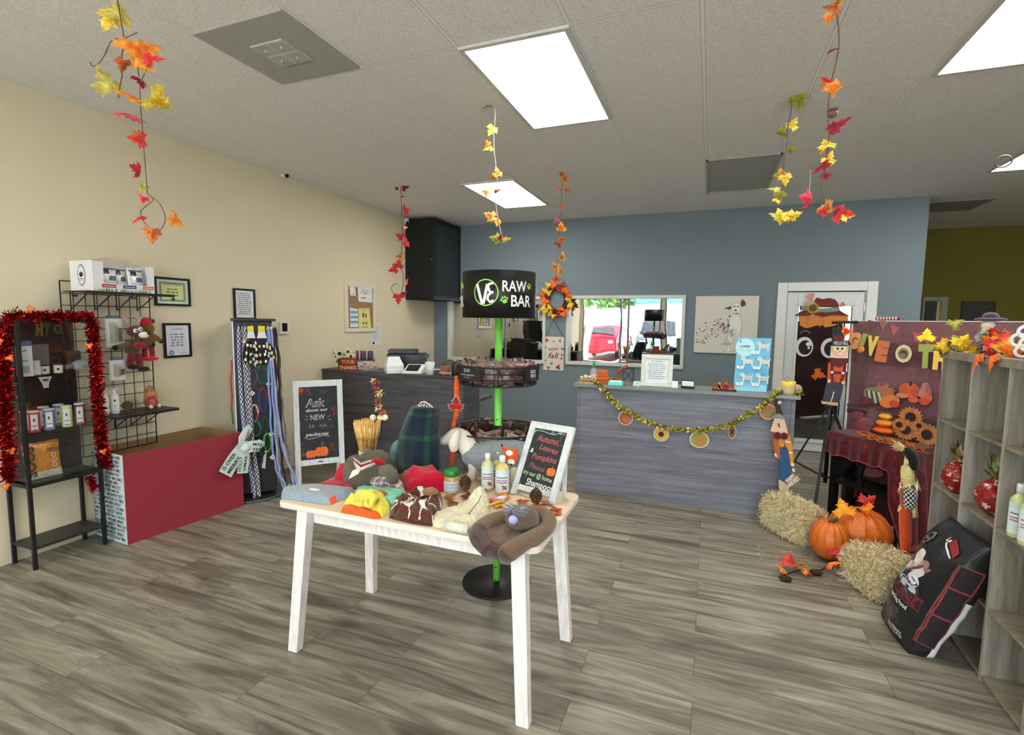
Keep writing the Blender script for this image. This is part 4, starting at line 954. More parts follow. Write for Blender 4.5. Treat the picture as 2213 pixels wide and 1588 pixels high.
def braid(label,pts,w,ca,cb,zs):      # rope with checker dots
    Q=LL(T,pts); P=[]
    for i in range(len(Q)-1):
        N_=max(2,int(math.hypot(Q[i+1][0]-Q[i][0],Q[i+1][1]-Q[i][1])/.011))
        for j in range(N_): t=j/N_; P.append(V((Q[i][0]*(1-t)+Q[i+1][0]*t,Q[i][1]*(1-t)+Q[i+1][1]*t,zs)))
    P.append(V((Q[-1][0],Q[-1][1],zs)))
    o=thing('leash',label,'leash',T@P[-1])
    m=MB(ca,T); n=8; vs=[];f=[];cl=[]
    for i,p in enumerate(P):
        for k in range(n): a=2*PI*k/n; vs.append((p.x+w*math.cos(a),p.y,p.z+w*math.sin(a)))
    for i in range(len(P)-1):
        for k in range(n): f.append((i*n+k,i*n+(k+1)%n,(i+1)*n+(k+1)%n,(i+1)*n+k)); cl.append(ca if ((i//2)+(k//1))%2 else cb)
    m.add(vs,f,True,cols=cl); m.build('rope','fabric',o)
    m=MB(c(190,190,194),T); m.ball(P[0].x,P[0].y+.012,zs,.009,.022,.007); m.build('clip','metal',o)
braid('blue and white braided rope leash, outermost left on the rack',[(516,712),(517,780),(521,850),(528,930),(540,1010),(552,1066)],.016,c(40,50,110),c(214,222,236),.04)
braid('dark braided rope leash with white flecks, second from the left on the rack',[(530,712),(532,790),(538,860),(546,960),(556,1020),(560,1068)],.015,c(26,26,40),c(222,220,226),.055)
braid('pink flecked braided rope leash hanging behind the two blue ones',[(524,712),(528,800),(534,900),(541,980),(546,1062)],.013,c(90,50,60),c(226,206,210),.02)
braid('indigo speckled rope leash hanging lowest over the base',[(535,712),(539,820),(545,930),(551,1010),(550,1072)],.013,c(24,26,70),c(206,212,230),.035)
lb=[c(138,158,214),c(150,170,224)]
strand('light blue rope leash nearest the column on the right side of the rack',[(577,712),(579,790),(583,880),(588,960),(596,1010),(612,1048),(628,1054)],.009,lb,zs=.05)
strand('light blue rope leash in the middle of the right bunch',[(580,712),(585,800),(592,900),(598,980),(604,1020),(618,1050),(626,1040)],.009,lb,zs=.065)
strand('light blue rope leash swinging out farthest to the right over the base',[(584,712),(590,810),(598,900),(608,960),(622,1000),(638,1030),(640,1048)],.009,lb,zs=.05)
strand('pale blue rope leash looping at the bottom right of the rack',[(586,712),(592,820),(603,920),(616,980),(630,1020),(633,1052),(622,1052)],.008,[c(150,166,206),c(170,184,220)],zs=.07)
strand('dark red flat leash among the blue ropes',[(589,712),(594,790),(600,880),(604,940),(610,1000),(618,1040)],.011,[c(84,34,38),c(70,26,30)],zs=.03)
strand('dark brown leather leash at the right side of the rack',[(593,708),(600,760),(603,830),(606,900),(612,970)],.012,[c(58,40,36),c(70,48,42)],zs=.02)
strand('black flat leash at the outer right edge of the rack',[(595,708),(603,770),(607,840),(612,900)],.008,[c(30,28,30)],zs=.0)
strand('grey translucent strap hanging at the far right of the rack',[(597,712),(604,800),(610,870),(618,940),(628,1000),(636,1035)],.009,[c(150,150,150),c(130,130,134)],zs=.0)
strand('grey flat leash on the left edge of the rack',[(508,720),(510,800),(514,870),(520,925)],.012,[c(110,112,122),c(90,92,100)],zs=-.05)
strand('red and green striped leash at the far left of the rack',[(499,780),(499,850),(502,920)],.008,[c(214,90,90),c(200,80,90),c(80,140,80)],zs=-.1,per=6)
def pack(label,x0,y0,x1,y1,top,body,zs):
    a=L2(T,x0,y1); b_=L2(T,x1,y0); o=thing('leash_package',label,'package',T@V(((a[0]+b_[0])/2,a[1],zs)))
    h=b_[1]-a[1]; m=MB(top,T); m.box(a[0]+.01,b_[0]-.012,a[1]+h*.45,b_[1],zs,zs+.012); m.build('header_card','paper',o)
    m=MB(body,T); m.hexa([(a[0],a[1],zs+.02),(b_[0],a[1],zs+.02),(b_[0],a[1],zs),(a[0],a[1],zs)],[(a[0]+.012,a[1]+h*.5,zs+.014),(b_[0]-.012,a[1]+h*.5,zs+.014),(b_[0]-.012,a[1]+h*.5,zs),(a[0]+.012,a[1]+h*.5,zs)]); m.build('bag','paper',o)
pack('yellow topped package hanging at the left of the harness bundle',533,704,551,730,c(222,200,40),c(206,212,218),.06)
pack('yellow topped package hanging at the right of the harness bundle',555,704,575,730,c(222,200,40),c(206,212,218),.06)
pack('small yellow and white tag card beside the braided ropes',524,726,532,740,c(200,170,40),c(210,210,205),.06)
# harness bundle
rnd=random.Random(5)
hs=[(536,735,530,782,1),(542,735,541,788,0),(550,737,552,790,2),(560,737,563,788,0),(568,737,575,786,1),(574,740,586,780,2),(580,742,592,775,0)]
for i,(a,b_,e,f_,kind) in enumerate(hs):
    lab=['leftmost black dog harness with yellow trim in the bundle on the rack','black harness with white clips, second from the left in the bundle','black and white checked harness in the middle of the bundle','plain black harness right of the checked one','dark harness with yellow buckle right of the middle of the bundle','black harness with white clips near the right side of the bundle','rightmost black harness of the bundle under the package cards'][i]
    o=thing('dog_harness',lab,'harness',T@V((*L2(T,e,f_),.07)))
    p0,p1=L2(T,a,b_),L2(T,e,f_); m=MB(c(26,25,26),T); w=.02
    pts=[]
    for j in range(17):
        t=j/16*2; s_=-1 if t<1 else 1; u=t if t<1 else 2-t
        pts.append((p0[0]+(p1[0]-p0[0])*u+s_*w*math.sin(PI*min(u,1)*.9+.1)*.9,p0[1]+(p1[1]-p0[1])*u,.075+.02*math.sin(u*PI)))
    m.tube(pts,.011,n=7,cols=[(c(232,232,232) if kind==2 and j%2 else c(24,24,26)) for j in range(17)]); m.build('strap','fabric',o)
    for u in (.2,.55,.85):
        x=p0[0]+(p1[0]-p0[0])*u; y=p0[1]+(p1[1]-p0[1])*u
        m=MB((c(220,190,60),c(232,232,232),c(180,180,184))[kind],T); m.box(x-.008,x+.008,y-.012,y+.012,.1,.108); m.build('buckle','plastic',o)
def collar(label,cx,cy,rx,ry,cols,zs=.02,tag_=None,r=.009):
    x,y=L2(T,cx,cy); o=thing('dog_collar',label,'collar',T@V((x,y-ry*kk,zs)))
    m=MB(cols[0],T); P=[(x+rx*kk*math.cos(2*PI*i/28),y+ry*kk*math.sin(2*PI*i/28),zs+.012*math.sin(i)) for i in range(28)]
    m.tube(P,r,n=7,closed=True,cols=[cols[(i*len(cols))//28] for i in range(28)]); m.build('band','fabric',o)
    if tag_:
        tx,ty=L2(T,*tag_); m=MB(c(226,222,216),T); s_=5.5*kk; m.prism([(tx-s_,ty),(tx,ty-s_),(tx+s_,ty),(tx,ty+s_)],zs+.03,zs+.033); m.box(tx-.008,tx+.008,ty-.008,ty+.008,zs+.033,zs+.0335,col=c(190,90,80)); m.build('price_tag','paper',o)
collar('purple and blue dog collar under the harness bundle on the left',548,812,7,18,[c(60,64,110),c(120,70,110),c(90,60,100)])
collar('green dog collar hanging beside the purple one',567,808,10,19,[c(40,130,84),c(30,104,66)],tag_=(580,828))
collar('blue and red dog collar at mid height on the rack',569,864,8,26,[c(160,30,50),c(60,70,140),c(50,50,110)],tag_=(545,848))
collar('pink and white collar at mid height left on the rack',550,892,7,18,[c(206,170,170),c(190,50,70)])
collar('teal dog collar below the pink and white one',553,925,9,16,[c(30,120,90),c(24,100,80)])
collar('dark green collar at the right of the column',575,915,6,16,[c(30,70,50),c(24,60,44)],tag_=(586,935))
collar('bright green looped collar low on the rack',578,955,7,20,[c(90,180,70),c(70,150,60)])
collar('black collar with a white paper tag low on the rack',558,975,12,14,[c(30,30,32)],tag_=(560,951))
collar('dark teal collar near the bottom of the column',558,990,8,18,[c(20,60,66),c(30,76,80)],tag_=(588,985))
x0_,y0_=L2(T,565,1002); m=MB(c(196,194,184),T); m.prism([(x0_,y0_-.03),(x0_+.03,y0_-.04),(x0_+.045,y0_+.12),(x0_+.03,y0_+.13)],.03,.034); tag(m.build('paper_tag','paper'),'long pale paper tag dangling near the bottom of the leash rack','tag')
# ================================================================ A-frame chalkboard sign
S0=pz(641,1047); 
TS=facing(S0+V((.27,.1,0)),yaw=.12)
bl=L2(TS,641,1047)
W_=L2(TS,742,900)[0]-L2(TS,631,900)[0]
tl=L2(TS,629,823); tr=L2(TS,741,822); hh=(tl[1]+tr[1])/2+TS[2][3]
x0=L2(TS,636,960)[0]; x1=L2(TS,743,960)[0]
base=TS@V(((x0+x1)/2,0,0)); base.z=0
nn=V((TS[0][2],TS[1][2],0)); uu=V((TS[0][0],TS[1][0],0))
lean=.10
TS2=frame(base+nn*.06, uu, v=(V((0,0,1))*hh-nn*lean).normalized()); Wd=(x1-x0); Hs=math.hypot(hh,lean)
ab=L2(TS2,641,988)
o=thing('chalkboard_sign','white framed standing chalkboard sign asking about new packages, left of the table','chalkboard',base)
ww=c(214,218,218); fw=.052; m=MB(ww,TS2); h0=.19
m.box(-Wd/2,-Wd/2+fw,0,Hs,-.01,.012); m.build('leg','whitewash',o,bev=.003)
m=MB(ww,TS2); m.box(Wd/2-fw,Wd/2,0,Hs,-.01,.012); m.build('leg','whitewash',o,bev=.003)
m=MB(ww,TS2); m.box(-Wd/2+fw,Wd/2-fw,Hs-.062,Hs,-.01,.012); m.build('top_rail','whitewash',o,bev=.003); m=MB(ww,TS2); 
yb_=L2(TS2,690,1003)[1]; yt_=L2(TS2,690,991)[1]; m.box(-Wd/2+fw,Wd/2-fw,yb_,yt_,-.01,.012); m.box(-.02,.02,(yb_+yt_)/2-.006,(yb_+yt_)/2+.006,.012,.014,col=c(60,60,60)); m.build('bottom_rail','whitewash',o,bev=.003)
for s_ in (-1,1):
    m=MB(ww); a=TS2@V((s_*(Wd/2-fw/2),Hs-.05,-.012)); b_=a.copy(); b_.z=0; b_+=-nn*.16; m.bar(a-nn*.01,b_,.04,.016,up=nn); m.build('rear_leg','whitewash',o)
m=MB(c(44,47,54),TS2); m.box(-Wd/2+fw,Wd/2-fw,yt_,Hs-.062,-.006,.004); cbd=m.build('chalkboard','matte',o)
m=MB(WHITE,TS2); m.lay=.0045; wc=c(206,208,206)
def tl_(x,y): return L2(TS2,x,y)
rnd=random.Random(11)
def sleaf(m,x,y,s,col,rot):
    T0=m.T; m.T=TS2@Matrix.Translation((x,y,m.lay+.0004))@Matrix.Rotation(rot,4,'Z'); m.poly([(a*s,b_*s,0) for a,b_ in LEAF+[(-a,b_) for a,b_ in LEAF[-2:0:-1]]],col); m.T=T0; m.lay+=.00005
pal=[c(150,52,40),c(96,70,30),c(70,90,60),c(110,60,60),c(90,92,84),c(130,92,40),c(70,40,44)]
for i in range(34):
    side=rnd.randint(0,3); 
    if side==0: x,y=rnd.uniform(643,727),rnd.uniform(838,852)
    elif side==1: x,y=rnd.uniform(643,655),rnd.uniform(840,985)
    elif side==2: x,y=rnd.uniform(714,726),rnd.uniform(840,985)
    else: x,y=rnd.uniform(700,726),rnd.uniform(955,984)
    q=tl_(x,y); sleaf(m,q[0],q[1],.045,mix(rnd.choice(pal),c(44,47,54),.35),rnd.uniform(0,6))
q=tl_(650,846); sleaf(m,q[0],q[1],.06,c(190,66,50),.4)
def wr(m,T,t,x0,x1,y,px_h,col,bold=0,shear=0,rot=0):
    a=L2(T,x0,y); b_=L2(T,x1,y); k=math.hypot(b_[0]-a[0],b_[1]-a[1])/abs(x1-x0)
    m.text(t,(a[0]+b_[0])/2,a[1],px_h*k*1.38,col,width=abs(b_[0]-a[0]),bold=bold,shear=shear,rot=rot)
wr(m,TS2,'Ask',660,702,880,19,wc,bold=.03,shear=.1); wr(m,TS2,'Ask',662,700,880,17,c(44,47,54),bold=-.0,shear=.1)
wr(m,TS2,'about our',661,708,890,7,wc,bold=.02); wr(m,TS2,'NEW',671,702,908,13,wc); 
wr(m,TS2,'FA   NA',668,707,925,8,c(150,140,110)); wr(m,TS2,'packages',661,710,943,8,wc,bold=.02,shear=.15)
m.line(LL(TS2,[(658,946),(668,949),(685,945),(700,940),(712,942)]),.004,wc)
for a,b_ in (((660,898),(666,902)),((658,906),(665,907)),((714,896),(708,901)),((716,905),(709,907))): m.line(LL(TS2,[a,b_]),.003,wc)
for cx_,cy_,r in ((672,981,10),(695,975,13)):
    q=tl_(cx_,cy_); kq=mpp(TS2@V((q[0],q[1],0)))
    for dx,rx in ((-.5,.5),(.5,.5),(0,.45)): m.disc(q[0]+dx*r*kq,q[1],r*kq*rx*1.05,r*kq*.8,c(236,110,50))
    m.line([(q[0],q[1]+r*kq*.7),(q[0]+.004,q[1]+r*kq*1.1)],.005,c(120,130,60))
    m.line([(q[0]-.2*r*kq,q[1]-r*kq*.7),(q[0]-.28*r*kq,q[1]),(q[0]-.2*r*kq,q[1]+r*kq*.7)],.002,c(190,80,36)); m.line([(q[0]+.2*r*kq,q[1]-r*kq*.7),(q[0]+.28*r*kq,q[1]),(q[0]+.2*r*kq,q[1]+r*kq*.7)],.002,c(190,80,36))
m.build('chalk_writing','matte',cbd)
# ================================================================ back counter (dark) and things on it
cz=1.06; cy0=4.76; cxl=XL+.01; cxr=py(1000,840,cy0).x
o=thing('back_counter','long dark wood reception counter against the beige wall, behind the chalkboard sign','counter',((cxl+cxr)/2,cy0+.3,0))
m=MB(); m.box(cxl,cxr-.02,cy0+.015,cy0+.05,0,cz-.025); m.build('front_panel','counterdark',o)
m=MB(); m.box(cxr-.03,cxr,cy0+.012,cy0+.42,0,cz-.025); m.build('end_panel','counterdark',o)
m=MB(); m.box(cxl,cxl+.03,cy0+.05,cy0+.42,0,cz-.025); m.build('end_panel','counterdark',o)
m=MB(); m.box(cxl,cxr+.015,cy0,cy0+.42,cz-.025,cz); m.build('counter_top','counterdark',o,bev=.002)
m=MB(); m.box(cxl+.03,cxr-.03,cy0+.42,cy0+.85,.72,.75); m.build('work_surface','counterdark',o)
def on(x,y,z,yy=None):
    P=pz(x,y,z); P.z=z+.001; return P
# sunflower pot + sign block
P=on(742,799,cz); P.y=cy0+.1; P=V((py(742,799,P.y).x,P.y,cz+.001)); k=mpp(P)
o=thing('flower_pot','white sunflower bouquet in a wooden pot at the left end of the dark counter','flowers',P)
m=MB(c(96,60,36)); m.lathe([(10*k,0),(12*k,22*k),(11*k,22*k)],P.x,P.y,P.z,14); m.build('pot','straw',o)
for i,(a,b_,r) in enumerate(((734,764,13),(752,760,10),(758,770,9),(726,770,9),(743,775,8))):
    q=py(a,b_,P.y-.03); T=facing(q,(i-2)*.2); m=MB(c(226,224,190)); 
    for j in range(13):
        an=j/13*2*PI; m.T=T@Matrix.Rotation(an,4,'Z'); m.poly([(0,.2*r*k,0),(.2*r*k,.6*r*k,.006),(0,1.0*r*k,0),(-.2*r*k,.6*r*k,.006)],col=vary(c(226,222,180),.1))
    m.build('petals','leafm',o); m=MB(c(60,46,30),T); m.ball(0,0,.004,.32*r*k,.32*r*k,.12*r*k); m.build('flower_centre','leafm',o)
m=MB(); 
for i in range(10): q=py(722+i*4,766+(i%3)*6,P.y); leafmesh(m,.05,c(70,84,40),c(90,100,50),T=facing(q)@rotm(.4,0,i*1.3),seed=i,oak=True)
m.build('leaves','leafm',o)
P=py(752,799,cy0+.02); P.z=cz+.001; T=facing(P,-.3); k=mpp(P)
o=thing('wooden_sign','small orange and brown wooden THANKS block sign on the left of the dark counter','sign',P)
m=MB(c(132,60,34),T); m.box(-19*k,19*k,0,11*k,-.03,.01); m.build('lower_block','matte',o,bev=.002); m=MB(c(120,54,30),T); m.box(-17*k,19*k,11.2*k,26*k,-.03,.008); m.build('upper_block','matte',o,bev=.002)
m=MB(c(236,150,90),T); m.lay=.0105; m.text('THANKS',0,1.8*k,10*k,c(240,170,120),width=36*k,bold=.04); m.lay=.009; m.text('YOUR',1*k,14*k,11*k,c(226,130,60),width=30*k,bold=.05); m.build('lettering','matte',o)
# sticks display
P=py(790,796,cy0+.12); P.z=cz+.001; k=mpp(P); T=facing(P)
o=thing('treat_stick_display','rack of striped treat sticks above a bag of candies on the dark counter','display',P)
m=MB(c(60,50,56),T); m.box(-20*k,20*k,18*k,21*k,-.05,.01); m.box(-20*k,20*k,18*k,40*k,-.05,-.045); m.box(-18*k,-16*k,0,20*k,-.04,-.01); m.box(16*k,18*k,0,20*k,-.04,-.01); m.build('holder','plastic',o)
cs=[c(70,80,120),c(150,70,90),c(206,196,204),c(60,60,80),c(120,80,100)]
for i in range(13): m=MB(cs[i%5],T); m.tube([(-18*k+i*3*k,21*k,-.02),(-18*k+i*3*k+.002,42*k-(i%3)*k,-.03)],1.3*k,n=8,cols=[cs[i%5],cs[(i+2)%5]]); m.build('treat_stick','paper',o)
P=py(793,803,cy0+.04); P.z=cz+.001; T=facing(P); k=mpp(P)
o=thing('candy_bag','clear bag of red and white wrapped candies on the dark counter','candy bag',P)
m=MB(c(230,220,224)); m.ball(P.x,P.y,P.z+11*k,23*k,14*k,11*k,fn=lambda d,a,t:1+.15*noise.noise(d*3)); m.build('bag','clearbag',o)
for i in range(9):
    m=MB(c(214,170,176)); q=T@V(((-17+4.3*i)*k,(6+(i*7%11))*k,.03)); T0=Matrix.Translation(q)@rotm(i,i*.7,i*2); m.T=T0; m.box(-4*k,4*k,-3*k,3*k,-1.5*k,1.5*k); m.box(-2.5*k,2.5*k,-3.1*k,3.1*k,-1.7*k,1.7*k,col=c(170,50,66)); m.build('candy','paper',o)
P=py(852,801,cy0+.06); P.z=cz+.001; T=facing(P,.3); k=mpp(P)
o=thing('desk_box','white faceted card holder box on the dark counter','box',P)
m=MB(c(226,230,230),T); m.hexa([(-17*k,1*k,.02),(19*k,1*k,.02),(19*k,1*k,-.09),(-17*k,1*k,-.09)],[(-19*k,14*k,.03),(20*k,14*k,.03),(20*k,14*k,-.09),(-19*k,14*k,-.09)]); m.hexa([(-19*k,14*k,.03),(20*k,14*k,.03),(20*k,14*k,-.09),(-19*k,14*k,-.09)],[(-11*k,33*k,-.03),(14*k,33*k,-.03),(14*k,33*k,-.08),(-11*k,33*k,-.08)]); m.build('box_body','paper',o,bev=.003)
m=MB(c(225,225,222),T); m.box(-22*k,10*k,0,1*k,.03,.13); m.build('paper','paper',o)
P=py(893,805,cy0+.04); P.z=cz+.001; T=facing(P,-.35); k=mpp(P)
o=thing('payment_terminal','white tablet payment terminal with a dark screen on the dark counter','payment terminal',P)
m=MB(c(224,224,220),T); m.hexa([(-22*k,0,.05),(20*k,0,.05),(22*k,0,-.1),(-18*k,0,-.1)],[(-22*k,3*k,.05),(20*k,3*k,.05),(22*k,19*k,-.1),(-18*k,19*k,-.1)]); m.build('body','plastic',o,bev=.004)
m=MB(c(36,38,42),T); pq=lambda a,b_:(-22*k+(42*a+2*b_)*k, 3*k+16*k*b_+.0015,.05-.15*b_); m.add([pq(.12,.15),pq(.8,.15),pq(.8,.9),pq(.12,.9)],[(0,1,2,3)]); m.build('screen','gloss',o)
P=py(929,809,cy0+.03); P.z=cz+.001; k=mpp(P); m=MB(c(222,226,228)); m.lathe([(8*k,0),(10.5*k,27*k),(10*k,27*k),(7.6*k,1.5*k),(0,1.5*k)],P.x,P.y,P.z,20); tag(m.build('cup','paper'),'plain white paper cup on the dark counter beside the payment terminal','cup')
P=py(880,795,5.32); P.z=.76; T=facing(P,-.1); k=mpp(P)
zt=py(880,755,5.3).z
o=thing('printer','black office printer on the desk behind the dark counter','printer',P)
m=MB(c(34,36,40),T); m.box(-40*k,40*k,0,zt-.76-.05,-.2,.12); m.build('body','plastic',o,bev=.01)
m=MB(c(26,28,32),T); m.box(-38*k,22*k,zt-.76-.049,zt-.76,-.18,.1); m.build('lid','plastic',o,bev=.008); m=MB(c(60,64,70),T); m.box(22*k,46*k,zt-.76-.1,zt-.76-.06,-.1,.12); m.build('control_panel','plastic',o,bev=.004)
# pots right of the cup
P=py(962,808,cy0+.05); P.z=cz+.001; k=mpp(P)
o=thing('planter','small terracotta planter with a green plant and white lettering on the dark counter','planter',P)
m=MB(c(150,92,64)); m.lathe([(9*k,0),(11*k,18*k),(10*k,19*k)],P.x,P.y,P.z,16); m.build('pot','matte',o)
m=MB(); 
for i in range(14): leafmesh(m,.05,c(96,110,50),c(120,126,60),T=Matrix.Translation(P+V((0,0,22*k)))@rotm(random.uniform(-.8,.8)+1.2,random.uniform(-.8,.8),random.uniform(0,6)),seed=i,oak=True)
m.build('plant','leafm',o)
m=MB(WHITE,facing(P+(EYE-P).normalized()*(12*k))); m.text('Welcome',0,2*k,9*k,c(236,226,214),width=24*k,shear=.3); m.build('lettering','paper',o)
P=py(984,810,cy0+.04); P.z=cz+.001; k=mpp(P); o=thing('candle_lantern','dark jar lantern with dried flowers beside the planter on the dark counter','lantern',P)
m=MB(c(54,46,40)); m.lathe([(8*k,0),(8*k,26*k),(5*k,30*k)],P.x,P.y,P.z,14); m.build('jar','plastic',o); m=MB()
for i in range(16): leafmesh(m,.03,c(214,200,160),c(190,160,110),T=Matrix.Translation(P+V((random.uniform(-.03,.03),0,32*k)))@rotm(random.uniform(-1,1)+1.2,random.uniform(-.8,.8),random.uniform(0,6)),seed=i)
m.build('dried_flowers','leafm',o)
P=py(946,808,cy0+.06); P.z=cz+.001; T=facing(P); k=mpp(P); m=MB(c(70,60,60),T); m.box(-8*k,10*k,0,10*k,-.03,0); m.box(-8*k,10*k,10*k,12*k,-.03,0,col=c(210,210,210)); tag(m.build('card_box','paper'),'small dark card box between the cup and the planter','box')
# ================================================================ raw bar display stand
RB=pz(1073,1257); RB.z=0; ry=RB.y
zd1=py(1080,590,ry).z; zd0=py(1080,687,ry).z; kd=mpp(py(1080,640,ry)); rd=79*kd
def onRB(x,y): return pp(x,y,RB,(lambda d:d)(V((EYE.x-RB.x,EYE.y-RB.y,0)).normalized()))
DB=V((EYE.x-RB.x,EYE.y-RB.y,0)).normalized(); A0=math.atan2(DB.y,DB.x)
o=thing('display_stand','tall green pole display stand with a black drum sign and wire baskets behind the table','display stand',RB)
m=MB(c(22,22,23)); m.lathe([(.215,0),(.217,.006),(.214,.012),(.0,.016)],RB.x,RB.y,0,56); m.build('base','blackmetal',o)
m=MB(c(122,214,84)); m.lathe([(.0225,.01),(.0225,zd0+.02)],RB.x,RB.y,0,24); m.build('pole','plastic',o)
for y in (1222,1248,905): 
    q=onRB(1075,y); m=MB(c(20,20,20)); e=V((RB.x,RB.y,q.z))+Matrix.Rotation(-.25,3,'Z')@DB*.0225; m.tube([e-DB*.004,e+DB*.0012],.005,n=10); m.build('screw_hole','plastic',o)
m=MB(c(13,13,14)); m.lathe([(rd*.985,zd0),(rd,zd0),(rd,zd1),(rd*.985,zd1),(rd*.975,zd1-.01),(rd*.975,zd0),(rd*.985,zd0)],RB.x,RB.y,0,64,cap=False); m.lathe([(0,zd1-.03),(rd*.975,zd1-.03)],RB.x,RB.y,0,48,cap=False); drum=m.build('drum_sign','blackmetal',o)
# lettering bent round the drum
def bend(mb,R,z0):   # flat (x,y) -> cylinder
    out=[]
    for p in mb.v: a=A0+p[0]/R; out.append((RB.x+(R+p[2])*math.cos(a),RB.y+(R+p[2])*math.sin(a),z0+p[1]))
    mb.v=out; return mb
zc=(zd0+zd1)/2; Hd=zd1-zd0
def dx(px_): return rd*math.asin(max(-1,min(1,(px_-1081.5)/79.0)))
def dy(py_): return (zc and (631.5-py_))*kd
def paw(m,x,y,s,col,rot=0):
    cr,sr=math.cos(rot),math.sin(rot); f=lambda a,b_:(x+(a*cr-b_*sr)*s,y+(a*sr+b_*cr)*s)
    m.disc(*f(0,-.25),.5*s,.42*s,col=col,rot=rot)
    for a,b_ in ((-.62,.18),(-.24,.55),(.24,.55),(.62,.18)): m.disc(*f(a,b_),.18*s,.26*s,col=col,rot=rot)
lg=c(150,220,90); g=MB(WHITE); g.lay=.0006
for s_ in (0,1):
    off=0 if s_==0 else -2.05*rd
    g.ring2(dx(1054)+off,dy(629),27*kd,2.4*kd,lg,n=48)
    g.line([(dx(x)+off,dy(y)) for x,y in ((1037,612),(1041,628),(1047,651),(1050,651),(1058,612))],6*kd,c(236,236,236))
    for pts in (((1070,610),(1062,612),(1059,618),(1063,628),(1070,629)),((1066,629),(1060,634),(1058,642),(1063,648),(1071,645))): g.line([(dx(x)+off,dy(y)) for x,y in pts],5*kd,c(236,236,236))
    g.text('RAW',(dx(1087)+dx(1137))/2+off,dy(626),30*kd,c(236,236,236),width=dx(1136)-dx(1087),bold=.02); g.text('BAR',(dx(1104)+dx(1146))/2+off,dy(656),32*kd,c(236,236,236),width=dx(1145)-dx(1105),bold=.02)
    paw(g,dx(1142)+off,dy(615),8*kd,lg,.2); paw(g,dx(1092)+off,dy(644),10*kd,lg,.3)
# refine long polys are small, bend directly
bend(g,rd,zc).build('lettering','paper',drum)
# hook with plastic strip beside the drum
m=MB(c(214,218,216)); q=V((RB.x,RB.y,0))+Matrix.Rotation(PI/2+.15,3,'Z')@DB*(rd+.004); m.tube([q+V((0,0,zd1-.02)),q+V((0,0,zd0+.01)),q+Matrix.Rotation(PI/2,3,'Z')@DB*.02+V((0,0,zd0+.0)),q+Matrix.Rotation(PI/2,3,'Z')@DB*.022+V((0,0,zd0+.05))],.003,n=6); m.build('sign_hook','plastic',o)
def basket(zt,zb,rt,rb,name,label_pairs,nb=16,rings=4):
    m=MB(c(24,24,25))
    for j in range(rings):
        t=j/(rings-1); z=zb+(zt-zb)*t; r=rb+(rt-rb)*t
        m.tube([(RB.x+r*math.cos(2*PI*i/40),RB.y+r*math.sin(2*PI*i/40),z) for i in range(40)],.0035 if 0<j<rings-1 else .005,n=6,closed=True)
    for i in range(nb):
        a=2*PI*i/nb; m.tube([(RB.x+.03*math.cos(a),RB.y+.03*math.sin(a),zb),(RB.x+rb*math.cos(a),RB.y+rb*math.sin(a),zb),(RB.x+rt*math.cos(a),RB.y+rt*math.sin(a),zt)],.003,n=5)
    m.lathe([(.045,zb+.0),(rb-.01,zb)],RB.x,RB.y,0,36,cap=False,col=c(30,28,28)); m.lathe([(.03,zb-.03),(.03,zt+.02)],RB.x,RB.y,0,16)
    return m
kb=mpp(onRB(1075,800))
bz1=onRB(1075,788).z; bz0=onRB(1075,826).z; br=90*kb
bkU=basket(bz1,bz0,br,br*.93,'b',None).build('wire_basket','blackmetal',o)
lz1=onRB(1075,925).z; lz0=onRB(1075,968).z; lr=100*kb
bkL=basket(lz1,lz0,lr,lr*.93,'b',None).build('wire_basket','blackmetal',o)
# price cards on baskets
def pcard(lines,x0,x1,zc_,hh,R,col=c(20,20,22)):
    g=MB(col); a0,a1=x0,x1; n=10
    P=[]
    g.sheet(lambda u,v:(a0+(a1-a0)*u,-hh/2+hh*v,.001),12,2,smooth=False)
    g.lay=.0015
    for t,y,s,w,cl in lines: g.text(t,(a0+a1)/2+(w*0),y,s,cl,width=w,bold=.02)
    bend(g,R,zc_).build('price_card','paper',bkU if zc_>1 else bkL)
def bx(px_): return br*math.asin(max(-1,min(1,(px_-1075)/90.0)))
pcard([('$3.00',.008,.026,.05,c(170,172,176)),('raw treats single serve',-.012,.012,bx(1030)-bx(997)-.02,c(190,190,190)),('ask for details',-.026,.009,.05,c(140,140,140))],bx(992),bx(1040),(bz0+bz1)/2+.02,.085,br+.006)
pcard([('DUCK',.002,.026,.05,c(230,230,230)),('NECKS',-.022,.026,.05,c(230,230,230)),('air dried',-.034,.008,.05,c(140,140,140))],bx(1128),bx(1158),(bz0+bz1)/2+.02,.09,br+.006)
pcard([('PIG',.002,.024,.03,c(230,230,230)),('EARS',-.022,.022,.035,c(230,230,230))],bx(1110),bx(1140),(lz0+lz1)/2-.01,.07,lr+.006)
m=MB(c(50,54,58)); q=onRB(1003,925); T=facing(q+DB*.06); m.T=T; m.add([(-.1,.035,0),(.09,-.035,.05),(.06,-.075,.05),(-.12,.0,0)],[(0,1,2,3)]); m.build('card_holder','clearbag',o)
